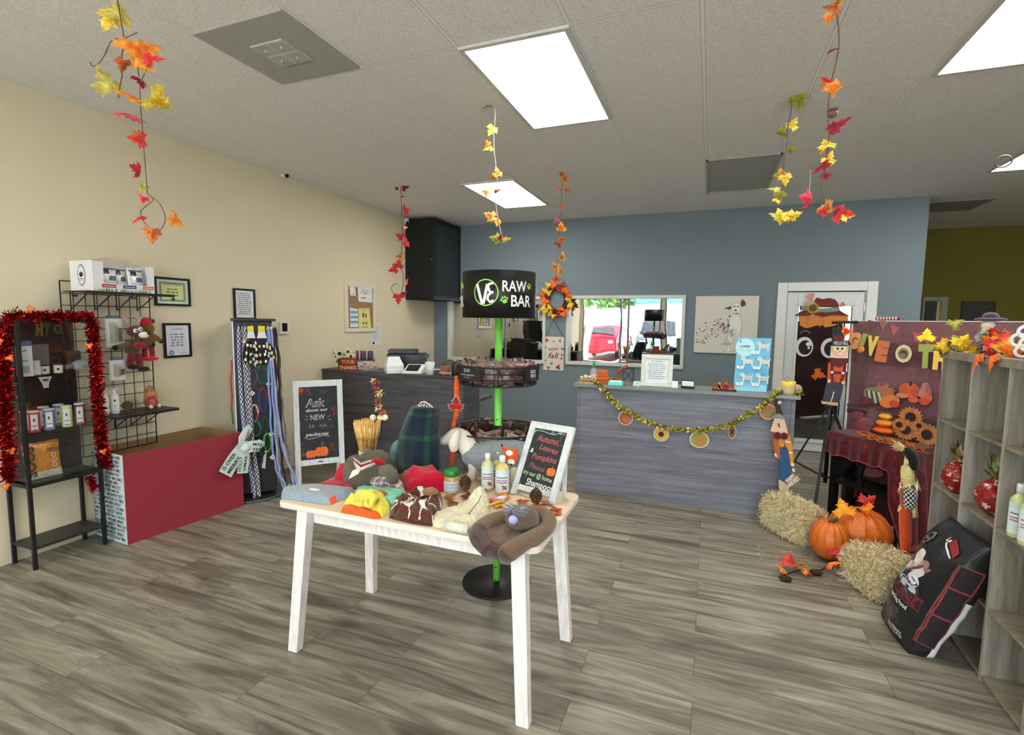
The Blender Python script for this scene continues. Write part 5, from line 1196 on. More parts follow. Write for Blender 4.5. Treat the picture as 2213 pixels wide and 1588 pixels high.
# treat bags
def bagmesh(colA,colB,w,h,d):
    def fn(u,v): e=math.sin(PI*u)**.6*math.sin(PI*v)**.5 if 0<u<1 and 0<v<1 else 0; return ((u-.5)*w,(v-.5)*h,d*e*(1+.3*noise.noise(V((u*5,v*5,w*99)))))
    m=MB(colA); m.sheet(fn,10,12,colfn=lambda u,v:(colB if (.25<u<.8 and .3<v<.55) else colA) if v<.86 else mix(colA,c(206,170,160),.28)); m.sheet(lambda u,v:(lambda p:(p[0],p[1],-p[2]*.8))(fn(1-u,v)),10,12,col=colA); return m
def fillbasket(z0,z1,R,n1,label,group,cA,cB,seed,tilt=.15):
    rnd=random.Random(seed); protos=[]
    for k in range(3):
        m=bagmesh(vary(cA,.15),cB,.075+.01*k,.12,.018); m.T=None; ob=m.build('treat_bag','bagfoil',keep=True); tag(ob,label,'treat bag',group); protos.append(ob)
    used=[0,0,0]; i=0
    for ringi,(r,n) in enumerate(((R*.86,n1),(R*.55,int(n1*.6)))):
        for j in range(n):
            a=2*PI*j/n+rnd.uniform(-.08,.08)+ringi*.2; z=z0+.065+rnd.uniform(0,.02)+ringi*.01
            M4=Matrix.Translation((RB.x+r*math.cos(a),RB.y+r*math.sin(a),z))@Matrix.Rotation(a+PI/2,4,'Z')@Matrix.Rotation(PI/2+rnd.uniform(-tilt,tilt)-.1,4,'X')@Matrix.Rotation(rnd.uniform(-.5,.5),4,'Z')
            k=i%3
            if used[k]==0: ob=protos[k]; used[k]=1; setM(ob,M4)
            else: place(protos[k],M4,label,group)
            i+=1
fillbasket(bz0,bz1,br,22,'brown and pink foil treat bag in the upper wire basket of the green pole stand','treat bags in the upper basket',c(96,72,66),c(64,48,46),21)
fillbasket(lz0,lz1,lr,22,'shiny brown treat bag lying in the lower wire basket of the green pole stand','treat bags in the lower basket',c(84,62,50),c(150,124,100),22,.5)
# ================================================================ display table
TZ=.745
tx0,tx1,ty0,ty1=-1.99,-.602,1.862,2.575
o=thing('display_table','pale wooden display table with splayed white legs, covered with dog clothes','table',((tx0+tx1)/2,(ty0+ty1)/2,0))
m=MB(c(222,200,168)); rr=.05; pts=[]
for cx_,cy_,a0 in ((tx1-rr,ty1-rr,0),(tx0+rr,ty1-rr,90),(tx0+rr,ty0+rr,180),(tx1-rr,ty0+rr,270)):
    for i in range(7): a=math.radians(a0+15*i); pts.append((cx_+rr*math.cos(a),cy_+rr*math.sin(a)))
m.prism(pts,TZ-.03,TZ,side=c(232,222,210)); m.build('tabletop','tablewood',o,bev=.005)
lc=c(232,226,222)
feet=[(-1.87,1.845),(-1.858,2.445),(-.645,1.835),(-.629,2.445)]
for (fx_,fy_) in feet:
    sx=1 if fx_<-1.2 else -1; sy=1 if fy_<2.1 else -1
    top=V((fx_+sx*.045+sx*0,fy_+sy*.05,TZ-.03)); f=V((fx_,fy_,0)); w_=.03
    m=MB(lc); m.hexa([f+V((-.028,-.022,0)),f+V((.028,-.022,0)),f+V((.028,.022,0)),f+V((-.028,.022,0))],[top+V((-.032,-.028,0)),top+V((.032,-.028,0)),top+V((.032,.028,0)),top+V((-.032,.028,0))]); m.build('leg','whitewash',o,bev=.003)
for a in ('f','b'):
    y=1.905 if a=='f' else 2.38; m=MB(lc); m.box(-1.79,-.71,y,y+.022,TZ-.095,TZ-.03); m.build('apron','whitewash',o,bev=.002)
for x in (-1.815,-.70): m=MB(lc); m.box(x,x+.022,1.93,2.36,TZ-.095,TZ-.03); m.build('apron','whitewash',o,bev=.002)
def tp(x,y,z=TZ): P=pz(x,y,z); return (P.x,P.y)
def out(pts): 
    q=[tp(*p) for p in pts]; a=sum(q[i][0]*q[(i+1)%len(q)][1]-q[(i+1)%len(q)][0]*q[i][1] for i in range(len(q)))
    return q if a>0 else q[::-1]
TB=TZ+.001
# grey blue folded jeans coat
o=thing('folded_dog_coat','grey blue folded dog coat with an orange cuff at the left end of the table','dog clothes',(*tp(675,1075),TB))
m=MB(); oj=out([(608,1076),(612,1064),(650,1060),(682,1058),(720,1062),(765,1066),(752,1076),(728,1084),(712,1092),(660,1084),(620,1079)])
m.mound(oj,TB,.042,amp=.05,ws=9,pw=9,colfn=lambda x,y,z:vary(c(150,162,166) if z>.036 else c(146,164,184),.02),seed=1); m.build('coat_body','fabric',o)
m=MB(); m.mound(out([(706,1090),(712,1082),(724,1078),(728,1084),(716,1091)]),TB,.03,amp=.05,pw=6,col=c(232,96,40),seed=2); m.build('orange_cuff','knit',o)
P=pz(680,1058,TB+.045); m=MB(c(230,222,214)); m.cbox(P.x,P.y,TB+.046,.055,.02,.005); m.build('paper_tag','paper',o)
# grey varsity sweater with red
o=thing('folded_dog_sweater','grey brown dog sweater with a white and red chevron collar, back left of the table','dog clothes',(*tp(790,1045),TB))
zt_=TB+.12
def chev(x,y,z):
    return c(96,90,74)
swo=out([(742,1046),(752,1030),(785,1018),(830,1016),(858,1030),(848,1042),(822,1048),(780,1058),(750,1056)])
m=MB(); m.mound(swo,TB,.135,amp=.3,ws=12,pw=3.5,col=c(104,98,82),seed=3,na=90,nr=22); m.build('sweater_body','knit',o)
def strip3(m,pts,w,hz,col):
    P=[pz(x,y,hz if isinstance(hz,float) else hz[i]) for i,(x,y) in enumerate(pts)]
    m.tube(P,w,n=8,col=col)
m=MB(); 
for dy_,cl,r in ((0,c(222,216,206),.008),(5,c(170,28,44),.009),(10,c(222,216,206),.009)): strip3(m,[(764+dy_*.2,991+dy_*.7),(772,998+dy_),(780,1004+dy_),(790,1000+dy_*.9),(808,995+dy_*.8)],r,[TB+.148,TB+.158,TB+.158,TB+.16,TB+.152],cl)
m.build('chevron_collar','knit',o)
m=MB(); m.mound(out([(722,1045),(730,1030),(752,1020),(770,1030),(774,1045),(750,1052)]),TB,.10,amp=.12,pw=2.4,col=c(196,22,52),seed=4); m.build('red_panel','fabric',o)
m=MB(); 
P=[pz(x,y,z) for x,y,z in ((826,1018,TB+.12),(838,1016,TB+.13),(846,1024,TB+.11),(850,1036,TB+.06))]; m.tube(P,[.03,.035,.034,.03],n=12,col=c(108,102,86)); m.build('sleeve','knit',o)
m=MB(); P=[pz(x,y,z) for x,y,z in ((800,1002,TB+.14),(815,996,TB+.155),(828,1000,TB+.14))]; m.tube(P,[.014,.02,.014],n=10,col=c(190,24,44)); m.build('red_hood_edge','knit',o)
P=pz(770,1022,TB+.12); T=facing(P,.1)@rotm(-.5,0,.5); m=MB(c(230,224,212),T); m.prism([(-.045,-.012),(.01,-.015),(.045,.008),(-.01,.014)],.03,.032); m.build('paper_tag','paper',o)
m=MB(); m.mound(out([(682,1056),(700,1046),(730,1042),(768,1050),(764,1060),(730,1062),(700,1060)]),TB,.028,amp=.15,pw=5,col=c(190,18,44),seed=5); tag(m.build('folded_cloth','fabric'),'flat folded red cloth lying under the grey sweater and behind the grey blue coat','dog clothes')
# plaid piece
def plaid(base,a,b_,sc=40):
    def f(x,y,z):
        s1=math.sin(x*sc*2)>.75; s2=math.sin((y+z)*sc*2.2)>.75; s3=math.sin(x*sc+1)>.93
        return a if s1 and s2 else (mix(base,a,.6) if s1 or s2 else (b_ if s3 else base))
    return f
m=MB(); m.mound(out([(798,1052),(806,1042),(830,1038),(852,1046),(876,1060),(862,1066),(830,1062)]),TB,.07,amp=.2,pw=3,colfn=plaid(c(150,120,124),c(226,222,222),c(120,30,44),60),seed=6,nr=30,na=120); tag(m.build('plaid_scarf','fabric'),'crumpled pink grey plaid scarf between the grey sweater and the mint cloth','dog clothes')
# red roll
m=MB(); m.mound(out([(862,1050),(872,1040),(905,1036),(945,1040),(962,1052),(962,1062),(925,1064),(885,1064)]),TB,.10,amp=.16,ws=9,pw=4,col=c(200,16,52),seed=7); tag(m.build('folded_dog_sweater','fabric'),'bright red rolled dog sweater in the middle back of the table','dog clothes')
# mint + gingerbread
o=thing('folded_dog_shirt','mint green dog shirt with a brown cookie face print behind the yellow hoodie','dog clothes',(*tp(830,1080),TB))
m=MB(); m.mound(out([(766,1070),(772,1060),(820,1060),(878,1068),(874,1082),(858,1098),(830,1092),(790,1084)]),TB,.035,amp=.15,pw=6,col=c(130,214,184),seed=8); m.build('shirt_body','fabric',o)
P=V((*tp(812,1066,TB+.04),TB)); m=MB(); m.mound([(P.x+.055*math.cos(i/16*2*PI),P.y+.06*math.sin(i/16*2*PI)) for i in range(16)],TB+.03,.02,amp=.05,pw=3,col=c(160,104,66),seed=9); 
m.build('cookie_face','fabric',o)
m=MB(c(230,226,214)); m.tube([(P.x+.058*math.cos(i/24*2*PI),P.y+.063*math.sin(i/24*2*PI),TB+.036) for i in range(4,21)],.004,n=6); m.build('white_piping','fabric',o)
# yellow hoodie
o=thing('folded_dog_hoodie','bright yellow folded dog hoodie with an orange hem at the front of the table','dog clothes',(*tp(790,1100),TB))
yo=out([(742,1098),(752,1088),(770,1078),(800,1076),(832,1084),(844,1096),(842,1108),(824,1118),(780,1110),(744,1104)])
m=MB(); m.mound(yo,TB,.05,amp=.5,ws=13,pw=5,col=c(240,228,76),seed=10,nr=22,na=96); m.build('hoodie_body','fabric',o)
m=MB(); m.mound(out([(738,1108),(742,1098),(770,1101),(800,1107),(822,1112),(822,1121),(806,1122),(770,1114)]),TB,.03,amp=.12,pw=5,col=c(240,100,30),seed=11); m.build('orange_hem','knit',o)
m=MB(c(244,232,80)); P=[pz(x,y,TB+z) for x,y,z in ((772,1078,.05),(780,1068,.075),(795,1071,.085),(808,1080,.08),(800,1088,.07),(786,1088,.06))]; m.tube(P,[.018,.026,.028,.026,.024,.014],n=12); m.build('hood_roll','fabric',o)
# brown icing hoodie
o=thing('folded_dog_hoodie','dark brown dog hoodie with white icing squiggles, middle front of the table','dog clothes',(*tp(890,1120),TB))
def icing(x,y,z):
    n=noise.noise(V((x*13,y*13,4.2)))+.35*noise.noise(V((x*34,y*34,1))); 
    return c(232,226,216) if abs(n)<.07 or n>.45 else c(92,50,32)
bo=out([(843,1116),(848,1100),(870,1088),(900,1082),(935,1076),(956,1086),(954,1108),(938,1132),(925,1136),(890,1130),(858,1124)])
m=MB(); m.mound(bo,TB,.066,amp=.45,ws=13,pw=4.5,colfn=icing,seed=12,nr=60,na=220); m.build('hoodie_body','fabric',o)
m=MB(); m.mound(out([(842,1120),(846,1112),(880,1122),(920,1128),(938,1132),(932,1138),(890,1132)]),TB,.02,amp=.1,pw=5,col=c(78,42,28),seed=13); m.build('hem','fabric',o)
P=pz(930,1062,TB+.09); m=MB(c(150,104,66)); m.ball(P.x,P.y,P.z,.04,.035,.018); m.build('hood_ear','fabric',o)
# cream knit
o=thing('folded_dog_sweater','cream cable knit dog sweater folded to a point at the front of the table','dog clothes',(*tp(1000,1120),TB))
co_=out([(932,1134),(936,1118),(965,1106),(1000,1098),(1022,1088),(1046,1080),(1058,1094),(1056,1118),(1040,1138),(1022,1148),(975,1144),(944,1140)])
ap=V((*tp(1043,1092),0))
def hc(x,y,h,r): d=math.hypot(x-ap.x,y-ap.y); return h*(.75+1.1*math.exp(-(d/.07)**2)) 
m=MB(); m.mound(co_,TB,.05,amp=.25,ws=12,pw=3.5,col=c(228,220,188),seed=14,nr=24,na=110,htfn=lambda x,y,h,r:hc(x,y,h,r)+.006*abs(math.sin((x+y)*90))*(r<.92)); m.build('sweater_body','knit',o)
m=MB(c(226,222,206)); P=[pz(x,y,TB+z) for x,y,z in ((962,1134,.03),(980,1138,.03),(1000,1142,.03),(1012,1143,.03))]; m.tube(P,.02,n=10); m.build('folded_cuff','knit',o)
m=MB(c(120,104,84)); P=[pz(x,y,TB+z) for x,y,z in ((1012,1112,.075),(1022,1098,.095),(1034,1084,.115),(1040,1070,.14))]; m.tube(P,.0022,n=5); m.build('seam','fabric',o)
# brown koala coat hanging over the corner
o=thing('dog_coat','brown fleece dog coat with grey pompom hood, draped over the front right table corner','dog clothes',(*tp(1110,1150),TB))
fc=c(112,88,66); dk=c(78,58,50)
kc=out([(1024,1150),(1046,1122),(1085,1108),(1130,1104),(1172,1104),(1186,1122),(1184,1142),(1150,1165),(1110,1190),(1078,1186),(1044,1170)])
m=MB(); m.mound(kc,TB,.028,amp=.2,ws=12,pw=5,col=c(110,84,60),seed=15); m.build('coat_lining','fabric',o)
loop=[(1056,1190,.0,.03),(1036,1166,.015,.036),(1032,1148,.025,.036),(1044,1132,.035,.036),(1066,1118,.045,.036),(1100,1108,.055,.035),(1140,1102,.055,.036),(1172,1104,.05,.034),(1186,1118,.045,.034),(1180,1138,.04,.034),(1156,1154,.035,.036),(1126,1172,.03,.04),(1100,1190,.015,.042),(1094,1198,-.02,.034)]
P=[pz(x,y,TB+z) for x,y,z,r in loop]
# smooth path
def smooth(P,rs,n=6):
    Q=[];R=[]
    for i in range(len(P)-1):
        p0=P[max(0,i-1)];p1=P[i];p2=P[i+1];p3=P[min(len(P)-1,i+2)]
        for j in range(n):
            u=j/n; Q.append(.5*(2*p1+(p2-p0)*u+(2*p0-5*p1+4*p2-p3)*u*u+(3*p1-p0-3*p2+p3)*u**3)); R.append(rs[i]*(1-u)+rs[i+1]*u)
    return Q+[P[-1]],R+[rs[-1]]
Q,R=smooth(P,[l[3] for l in loop]); m=MB(fc); m.tube(Q,R,n=16,cols=[dk if (i<15 or i>len(Q)-8) else fc for i in range(len(Q))]); m.v=[(x,y,(TB+(z-TB)*.78) if z>TB else z) for x,y,z in m.v]; m.build('coat_body','fabric',o)
# dark cuff hanging over the edge
def cuff(u,v):
    top=[V(p) for p in (py(1022,1150,ty0-.055),py(1040,1166,ty0-.065),py(1070,1180,ty0-.065),py(1108,1182,ty0-.055))]
    bot=[V(p) for p in (py(1036,1186,ty0-.05),py(1058,1200,ty0-.06),py(1080,1211,ty0-.06),py(1099,1216,ty0-.05))]
    t=u*3; i=min(int(t),2); a=top[i].lerp(top[i+1],t-i); b_=bot[i].lerp(bot[i+1],t-i); p=a.lerp(b_,v); p.y-=.02*math.sin(v*PI); p.z+=.012*math.sin(v*PI); return tuple(p)
m=MB(dk); m.sheet(cuff,18,8); ob=m.build('dark_cuff','fabric',o); md=ob.modifiers.new('s','SOLIDIFY'); md.thickness=.012; md.offset=0
kq=mpp(pz(1125,1110,TB+.08)); hd=pz(1128,1118,TB+.075)
m=MB(c(104,84,72)); m.ball(hd.x,hd.y,hd.z,37*kq,32*kq,27*kq,nu=28,nv=16,fn=lambda d,a,t:1+.06*noise.noise(d*2.5)); m.build('hood','fabric',o)
m=MB(c(120,116,124)); pc=hd+V((-.012,-.045,.045))
m.ball(pc.x,pc.y,pc.z,.022)
for i in range(520):
    d=V((random.gauss(0,1),random.gauss(0,1)*.7,random.gauss(0,1)*.6)).normalized(); s_=d.orthogonal().normalized()*.0016; e=pc+V((d.x*.068,d.y*.04,d.z*.045))*random.uniform(.6,1.05)
    m.add([pc+d*.014+s_,pc+d*.014-s_,e],[(0,1,2)],col=random.choice((c(70,68,78),c(200,200,206),c(120,118,128),c(160,160,168))))
m.build('pompom','leafm',o)
bp=pz(1109,1122,TB+.07); bp=bp+(EYE-bp).normalized()*.05; T=frame(bp,CR,-CD); m=MB(c(168,172,216),T); m.lathe([(0,0),(.016,0),(.02,.004),(.018,.008),(0,.009)],n=20); m.build('round_nose','plastic',o)
# left misc at right edge: small card, fabrics
P=pz(1205,1122,TB+.0); m=MB(c(226,216,190)); m.prism([tp(1192,1116),tp(1218,1119),tp(1212,1127),tp(1196,1124)],TB,TB+.003); tag(m.build('hang_tag','paper'),'small cream hang tag at the right edge of the table by the brown coat','tag')
# jar
def jar_art(u,v): return c(206,214,224) if not (.2<u<.75 and int(v*10)%3==1) else c(170,180,196)
P=V((*tp(976,1062),TB)); k=mpp(P)
o=thing('peanut_butter_jar','clear jar of tan spread with a green lid on the table beside the pine cone','jar',P)
m=MB(c(196,140,84)); m.lathe([(15*k,0),(16.5*k,.004),(16.5*k,34*k),(14.5*k,37*k)],P.x,P.y,P.z,28); m.build('body','bottlem',o)
m=MB(c(30,120,50)); m.lathe([(16*k,36*k),(16.3*k,37*k),(16.3*k,48*k),(14*k,51*k),(0,51.5*k)],P.x,P.y,P.z,36,fn=lambda a,h:1+.012*math.sin(a*36)); m.build('lid','plastic',o)
d=EYE-P; a0=math.atan2(d.y,d.x); m=MB(); m.sheet(lambda u,v:(P.x+(16.8*k)*math.cos(a0+(u-.5)*2.9),P.y+(16.8*k)*math.sin(a0+(u-.5)*2.9),P.z+k*(2+24*v)),24,12,colfn=jar_art); m.build('label','paper',o)
P=V((*tp(1006,1064),TB)); k=mpp(P); pinecone(P,14*k,38*k,'dark pine cone on the table between the green lidded jar and the bottles')
P=V((*tp(1158,1092),TB)); k=mpp(P); pinecone(P,15*k,38*k,'dark pine cone on the table in front of the small chalkboard')
# shampoo bottles
def sham(col):
    def f(u,v):
        if v>.8: return c(200,226,226)
        if .62<v<.68 and .15<u<.85: return c(90,120,130)
        if .5<v<.56 and .15<u<.8: return c(170,110,150)
        if .40<v<.44 and .15<u<.8: return c(150,110,140)
        if .08<v<.3 and .5<u<.78 and noise.noise(V((u*9,v*14,2)))>-.1: return c(120,80,60)
        return c(222,228,232)
    return f
for (x0_,x1_,y0_,y1_,cl,lab) in ((1040,1067,981,1060,c(206,206,160),'pale green shampoo bottle with a white cap, left of the three on the table'),(1064,1090,978,1052,c(226,214,120),'yellow shampoo bottle partly hidden behind the other two'),(1070,1100,986,1069,c(226,196,120),'shampoo bottle with amber liquid and a dog picture, front one of the three')):
    P=V((*tp((x0_+x1_)/2,y1_-3),TB)); k=mpp(P); bottle(P,(x1_-x0_)/2*k,(y1_-y0_)*k*1.0,cl,c(232,236,232),lab,sham(cl),lab=(.08,.66))
# small easel chalkboard on the table
E0=V((*tp(1103,1066),TB)); E1=V((*tp(1198,1092),TB)); uu=(E1-E0); We=uu.length; uu.normalize(); nn=V((uu.y,-uu.x,0)); 
TLp=None
hgt=.0
# find lean so that the top left corner lands at pixel (1146,908)
best=None
for li in range(0,40):
    lean=li*.01
    for hi in range(20,60):
        hgt=hi*.01; 
        def prj(p): q=p-EYE; return (cxp+FPX*q.dot(CR)/q.dot(CW), cyp+FPX*q.dot(CD)/q.dot(CW))
        a=prj(E0-nn*lean+V((0,0,hgt))); b_=prj(E1-nn*lean+V((0,0,hgt))); e=(a[0]-1146)**2+(a[1]-908)**2+(b_[0]-1249)**2+(b_[1]-925)**2
        if best is None or e<best[0]: best=(e,lean,hgt)
_,lean,hgt=best
TE=frame(E0,uu,v=(V((0,0,1))*hgt-nn*lean).normalized()); He=math.hypot(hgt,lean)
o=thing('chalkboard_easel','small white framed easel chalkboard with pumpkin drawing, on the right of the table','chalkboard',(E0+E1)/2)
fw=.036; m=MB(ww,TE); h0=.03
m.box(0,fw,0,He,-.012,.008); m.box(We-fw,We,0,He,-.012,.008); m.box(fw,We-fw,h0,h0+fw*.8,-.012,.008); m.box(fw,We-fw,He-fw,He,-.012,.008); m.box(.006,We-.006,He-.01,He-.004,.008,.012); m.build('frame','whitewash',o,bev=.003)
m=MB(c(44,46,46),TE); m.box(fw,We-fw,h0+fw*.8,He-fw,-.006,.002); cbd=m.build('chalkboard','matte',o)
for s_ in (.02,We-.02):
    a=TE@V((s_,He*.62,-.012)); b_=TE@V((s_,0,0)); b_=b_-nn*(lean*.55+.02); b_.z=TB; m=MB(ww); m.bar(a,b_,.02,.012,up=nn); m.build('rear_leg','whitewash',o)
    m=MB(ww); a=TE@V((s_,He*.6,.009)); b_=TE@V((s_,-.0,.012)); m.bar(a,b_,.018,.008,up=nn); m.build('front_brace','whitewash',o)
m=MB(WHITE,TE); m.lay=.0025
def te(t,x0,y0,x1,y1,ph,col,bold=.0,shear=.15):
    a=L2(TE,x0,y0); b_=L2(TE,x1,y1); r=math.atan2(b_[1]-a[1],b_[0]-a[0]); k=math.hypot(b_[0]-a[0],b_[1]-a[1])
    kk_=mpp(TE@V((a[0],a[1],0)))
    m.text(t,(a[0]+b_[0])/2,(a[1]+b_[1])/2,ph*kk_*1.5,col,width=k,bold=bold,shear=shear,rot=r)
pk=c(184,92,92)
te('Autumn',1161,951,1205,963,13,pk,.012); te('Leaves',1166,970,1204,983,12,pk,.012); te('&',1146,976,1152,978,9,c(226,226,226),.02); te('Pumpkins',1150,990,1202,1003,12,pk,.012); te('Please',1143,1009,1176,1021,11,c(150,84,96),.012)
te('try our @ home',1131,1022,1192,1044,9,c(176,206,156),.012,0); te('Shampoos',1137,1046,1194,1064,13,c(222,226,226),.02,0)
m.line(LL(TE,[(1148,948),(1154,940),(1158,931),(1166,930),(1180,934),(1190,938),(1200,940),(1210,936),(1222,940)]),.004,c(160,200,186))
for x,y in ((1158,931),(1196,936),(1213,938)): m.ring2(*L2(TE,x,y),.008,.003,c(160,200,186),n=12)
sleaf_T=TE
q=L2(TE,1216,963); T0=m.T; m.T=TE@Matrix.Translation((q[0],q[1],m.lay+.0004)); R_=LEAF+[(-a,b_) for a,b_ in LEAF[-2:0:-1]]; m.lay=0; m.line([(a*.07,b_*.07) for a,b_ in R_+R_[:1]],.003,c(170,84,80)); m.T=T0; m.lay=.006
m.line(LL(TE,[(1125,1040),(1129,1050),(1122,1058)]),.002,c(170,180,176)); m.line(LL(TE,[(1126,1050),(1136,1062),(1150,1068),(1162,1066)]),.002,c(170,180,176)); m.line(LL(TE,[(1165,1068),(1176,1072),(1186,1070),(1192,1076)]),.003,c(130,160,140))
q=L2(TE,1192,1021); kk_=mpp(TE@V((q[0],q[1],0)))
for dx_ in (-.45,.45,0): m.disc(q[0]+dx_*10*kk_,q[1],6.5*kk_,8.5*kk_,col=c(240,112,48))
m.line([(q[0],q[1]+8*kk_),(q[0]+3*kk_,q[1]+13*kk_)],.004,c(220,110,50))
for a in (-.3,.3): m.line([(q[0]+a*6*kk_,q[1]-7*kk_),(q[0]+a*12*kk_,q[1]),(q[0]+a*6*kk_,q[1]+7*kk_)],.002,c(200,84,34))
m.build('chalk_writing','matte',cbd)
m=MB(c(226,230,226)); P=V((*tp(1124,1068),TB+.006)); m.tube([P,V((*tp(1144,1076),TB+.006))],.005,n=8); tag(m.build('chalk_marker','plastic'),'white chalk marker lying in front of the small easel chalkboard','marker')
# dog mannequin with grey sweater
MK=V((*tp(1040,1035),TB)); 
ym=MK.y; w2=lambda x,y,dy=0: py(x,y,ym+dy)
o=thing('dog_mannequin','white dog mannequin wearing a grey fox sweater, behind the shampoo bottles','mannequin',V((w2(1050,1000).x,ym,TB)))
wm=c(224,216,202); k=mpp(MK)
m=MB(wm)
def lumps(m,pts,n=14,col=None): 
    P=[w2(x,y,d) for x,y,d,r in pts]; Q,R=smooth(P,[p[3]*k for p in pts],5); m.tube(Q,R,n=n,col=col)
lumps(m,[(950,956,0,4),(957,953,0,9),(970,948,0,13),(985,942,0,18),(998,948,0,21),(1010,962,0,22),(1026,980,0,24),(1050,985,0,24)],18); m.build('head_and_neck','matte',o)
m=MB(wm); lumps(m,[(990,930,-.05,5),(984,944,-.075,10),(980,960,-.082,11),(981,974,-.075,7)],12); m.build('ear','matte',o)
m=MB(c(140,146,150)); lumps(m,[(1004,985,0,14),(1018,985,0,27),(1040,985,0,31),(1075,984,0,33),(1110,984,0,33),(1136,984,0,28),(1146,984,0,14)],18); m.build('grey_sweater','knit',o)
for x,d in ((1022,-.04),(1034,.05),(1112,-.04),(1122,.05)):
    m=MB(wm); a=w2(x,1000,d); b_=V((a.x,a.y,TB)); m.tube([a,b_.lerp(a,.4),b_],[12*k,8*k,9*k],n=12); m.build('leg','matte',o)
T=frame(w2(1104,985,-.115),V((1,0,0)),v=V((0,.15,1))); kf=mpp(T@V((0,0,0)))
T=frame(w2(1104,985,-.125),V((1,0,0)),v=V((0,0,1)))
m=MB(c(226,84,30),T); m.ball(0,0,0,15*k,15*k,.012); m.build('fox_patch','fabric',o)
m=MB(c(236,232,226),T); m.ball(-2*k,6*k,.009,8*k,6*k,.006); m.ball(2*k,-11*k,.009,8*k,6*k,.006); m.build('fox_cheek','fabric',o)
m=MB(c(226,84,30),T); m.prism([(-16*k,6*k),(-20*k,20*k),(-6*k,13*k)],-.004,.006); m.prism([(6*k,13*k),(14*k,18*k),(15*k,6*k)],-.004,.006); m.build('fox_ear','fabric',o)
m=MB(c(30,24,22),T); m.ball(-19*k,20*k,.004,2.5*k); m.ball(3*k,-16*k,.014,2.2*k); m.build('fox_nose','fabric',o)
P=w2(1015,1028,-.1); T=facing(P); m=MB(c(222,218,210),T); m.prism([(-.02,0),(.01,-.022),(.025,0),(-.004,.024)],0,.002); m.T=None; m.tube([P+V((0,0,.02)),w2(1022,1010,-.04)],.0012,n=4); m.build('paper_tag','paper',o)
# plaid coat on hanger (torso form)
PY_=2.50
w3=lambda x,y,dy=0: py(x,y,PY_+dy)
b0=w3(902,1008); b0.z=TB; k=mpp(b0)
o=thing('plaid_dog_coat','dark green and navy plaid dog coat on a white hanger at the table back','dog clothes',V((b0.x,PY_,TB)))
prof=[(1010,49,903),(1000,51,903),(975,50,903),(955,48,904),(935,45,906),(915,41,910),(898,37,914),(886,33,918),(879,30,919)]
rows=[]
m=MB(); n=40; vs=[];f=[];cl=[]
for i in range(len(prof)*4-3):
    t=i/4; a=int(min(t,len(prof)-2)); u=t-a; yy=prof[a][0]*(1-u)+prof[a+1][0]*u; hw=prof[a][1]*(1-u)+prof[a+1][1]*u; xc=prof[a][2]*(1-u)+prof[a+1][2]*u
    C_=w3(xc,yy); z=max(C_.z,TB+.002)
    for j in range(n): an=2*PI*j/n; rr_=1+.05*math.sin(an*5+yy*.02)+.03*noise.noise(V((an,yy*.1,0))); vs.append((C_.x+hw*k*math.cos(an)*rr_,PY_+.09*(.5+hw/100)*math.sin(an)*rr_,z))
nr_=len(vs)//n
def pc(j,i):
    z=i*.37; a=j*1.0
    g1=(i%11) in (3,4); g2=(j%8) in (2,3); g3=(i%11)==8 or (j%8)==6
    b0_=c(24,32,52)
    if g1 and g2: return c(34,90,66)
    if g1 or g2: return c(28,62,56)
    return c(20,44,52) if g3 else b0_
for i in range(nr_-1):
    for j in range(n): f.append((i*n+j,i*n+(j+1)%n,(i+1)*n+(j+1)%n,(i+1)*n+j)); cl.append(pc(j,i))
f.append(tuple((nr_-1)*n+j for j in range(n))); cl.append(c(24,32,52))
m.add(vs,f,True,cols=cl); m.build('coat_body','fabric',o)
m=MB(c(226,228,228)); tpz=w3(915,880).z
for i in range(7):
    a=-1+2*i/6; e=w3(917+a*14,871+abs(a-(-.1))*9); m.tube([w3(915+a*26,884,-.0) if i%6 else w3(915+a*20,884),e],2.0*k*.6,n=6)
m.tube([w3(903,877),w3(910,869),w3(918,868),w3(928,874),w3(938,883)],2*k*.7,n=8); m.build('hanger','plastic',o)
m=MB(); m.mound([(w3(856,1000).x+.035*math.cos(i/10*2*PI),PY_+.03+.04*math.sin(i/10*2*PI)) for i in range(10)],TB,.17,amp=.1,pw=4,col=c(104,160,140),seed=20); tag(m.build('mint_cloth','fabric'),'mint green cloth standing left of the plaid coat','dog clothes')
# wheat sheaf + raffia swag
WS=V((w3(808,995).x,2.44,TB)); w4=lambda x,y,dy=0: py(x,y,2.44+dy); k=mpp(WS+V((0,0,.1)))
zb_=TB; zt2_=w4(808,908).z; zm=w4(806,978).z
o=thing('wheat_sheaf','golden wheat sheaf tied with white cord, standing behind the grey sweater','wheat sheaf',WS)
m=MB(c(190,140,66)); rnd=random.Random(4)
for i in range(330):
    a=rnd.uniform(0,2*PI); q=rnd.random()**.5; b_=WS+V((18*k*q*math.cos(a),16*k*q*math.sin(a),0)); md_=WS+V((17*k*q*math.cos(a),15*k*q*math.sin(a),zm-TB)); tp_=WS+V((29*k*q*math.cos(a)*1.05,25*k*q*math.sin(a),zt2_-TB+rnd.uniform(-.02,.0)))
    cl=vary(rnd.choice((c(214,166,88),c(226,184,108),c(190,142,72))),.15)
    m.tube([b_,md_,tp_],.0013,n=3,col=cl,smooth=False); m.tube([md_.lerp(tp_,.45),md_.lerp(tp_,.75),tp_],[.002,.0045,.001],n=5,col=vary(c(236,194,116),.12))
m.build('wheat_stalks','straw',o)
m=MB(c(226,222,208)); 
for dz in (0,.008,.016): m.tube([(WS.x+18.5*k*math.cos(i/20*2*PI),WS.y+16.5*k*math.sin(i/20*2*PI),zm+dz-.01) for i in range(20)],.004,n=6,closed=True)
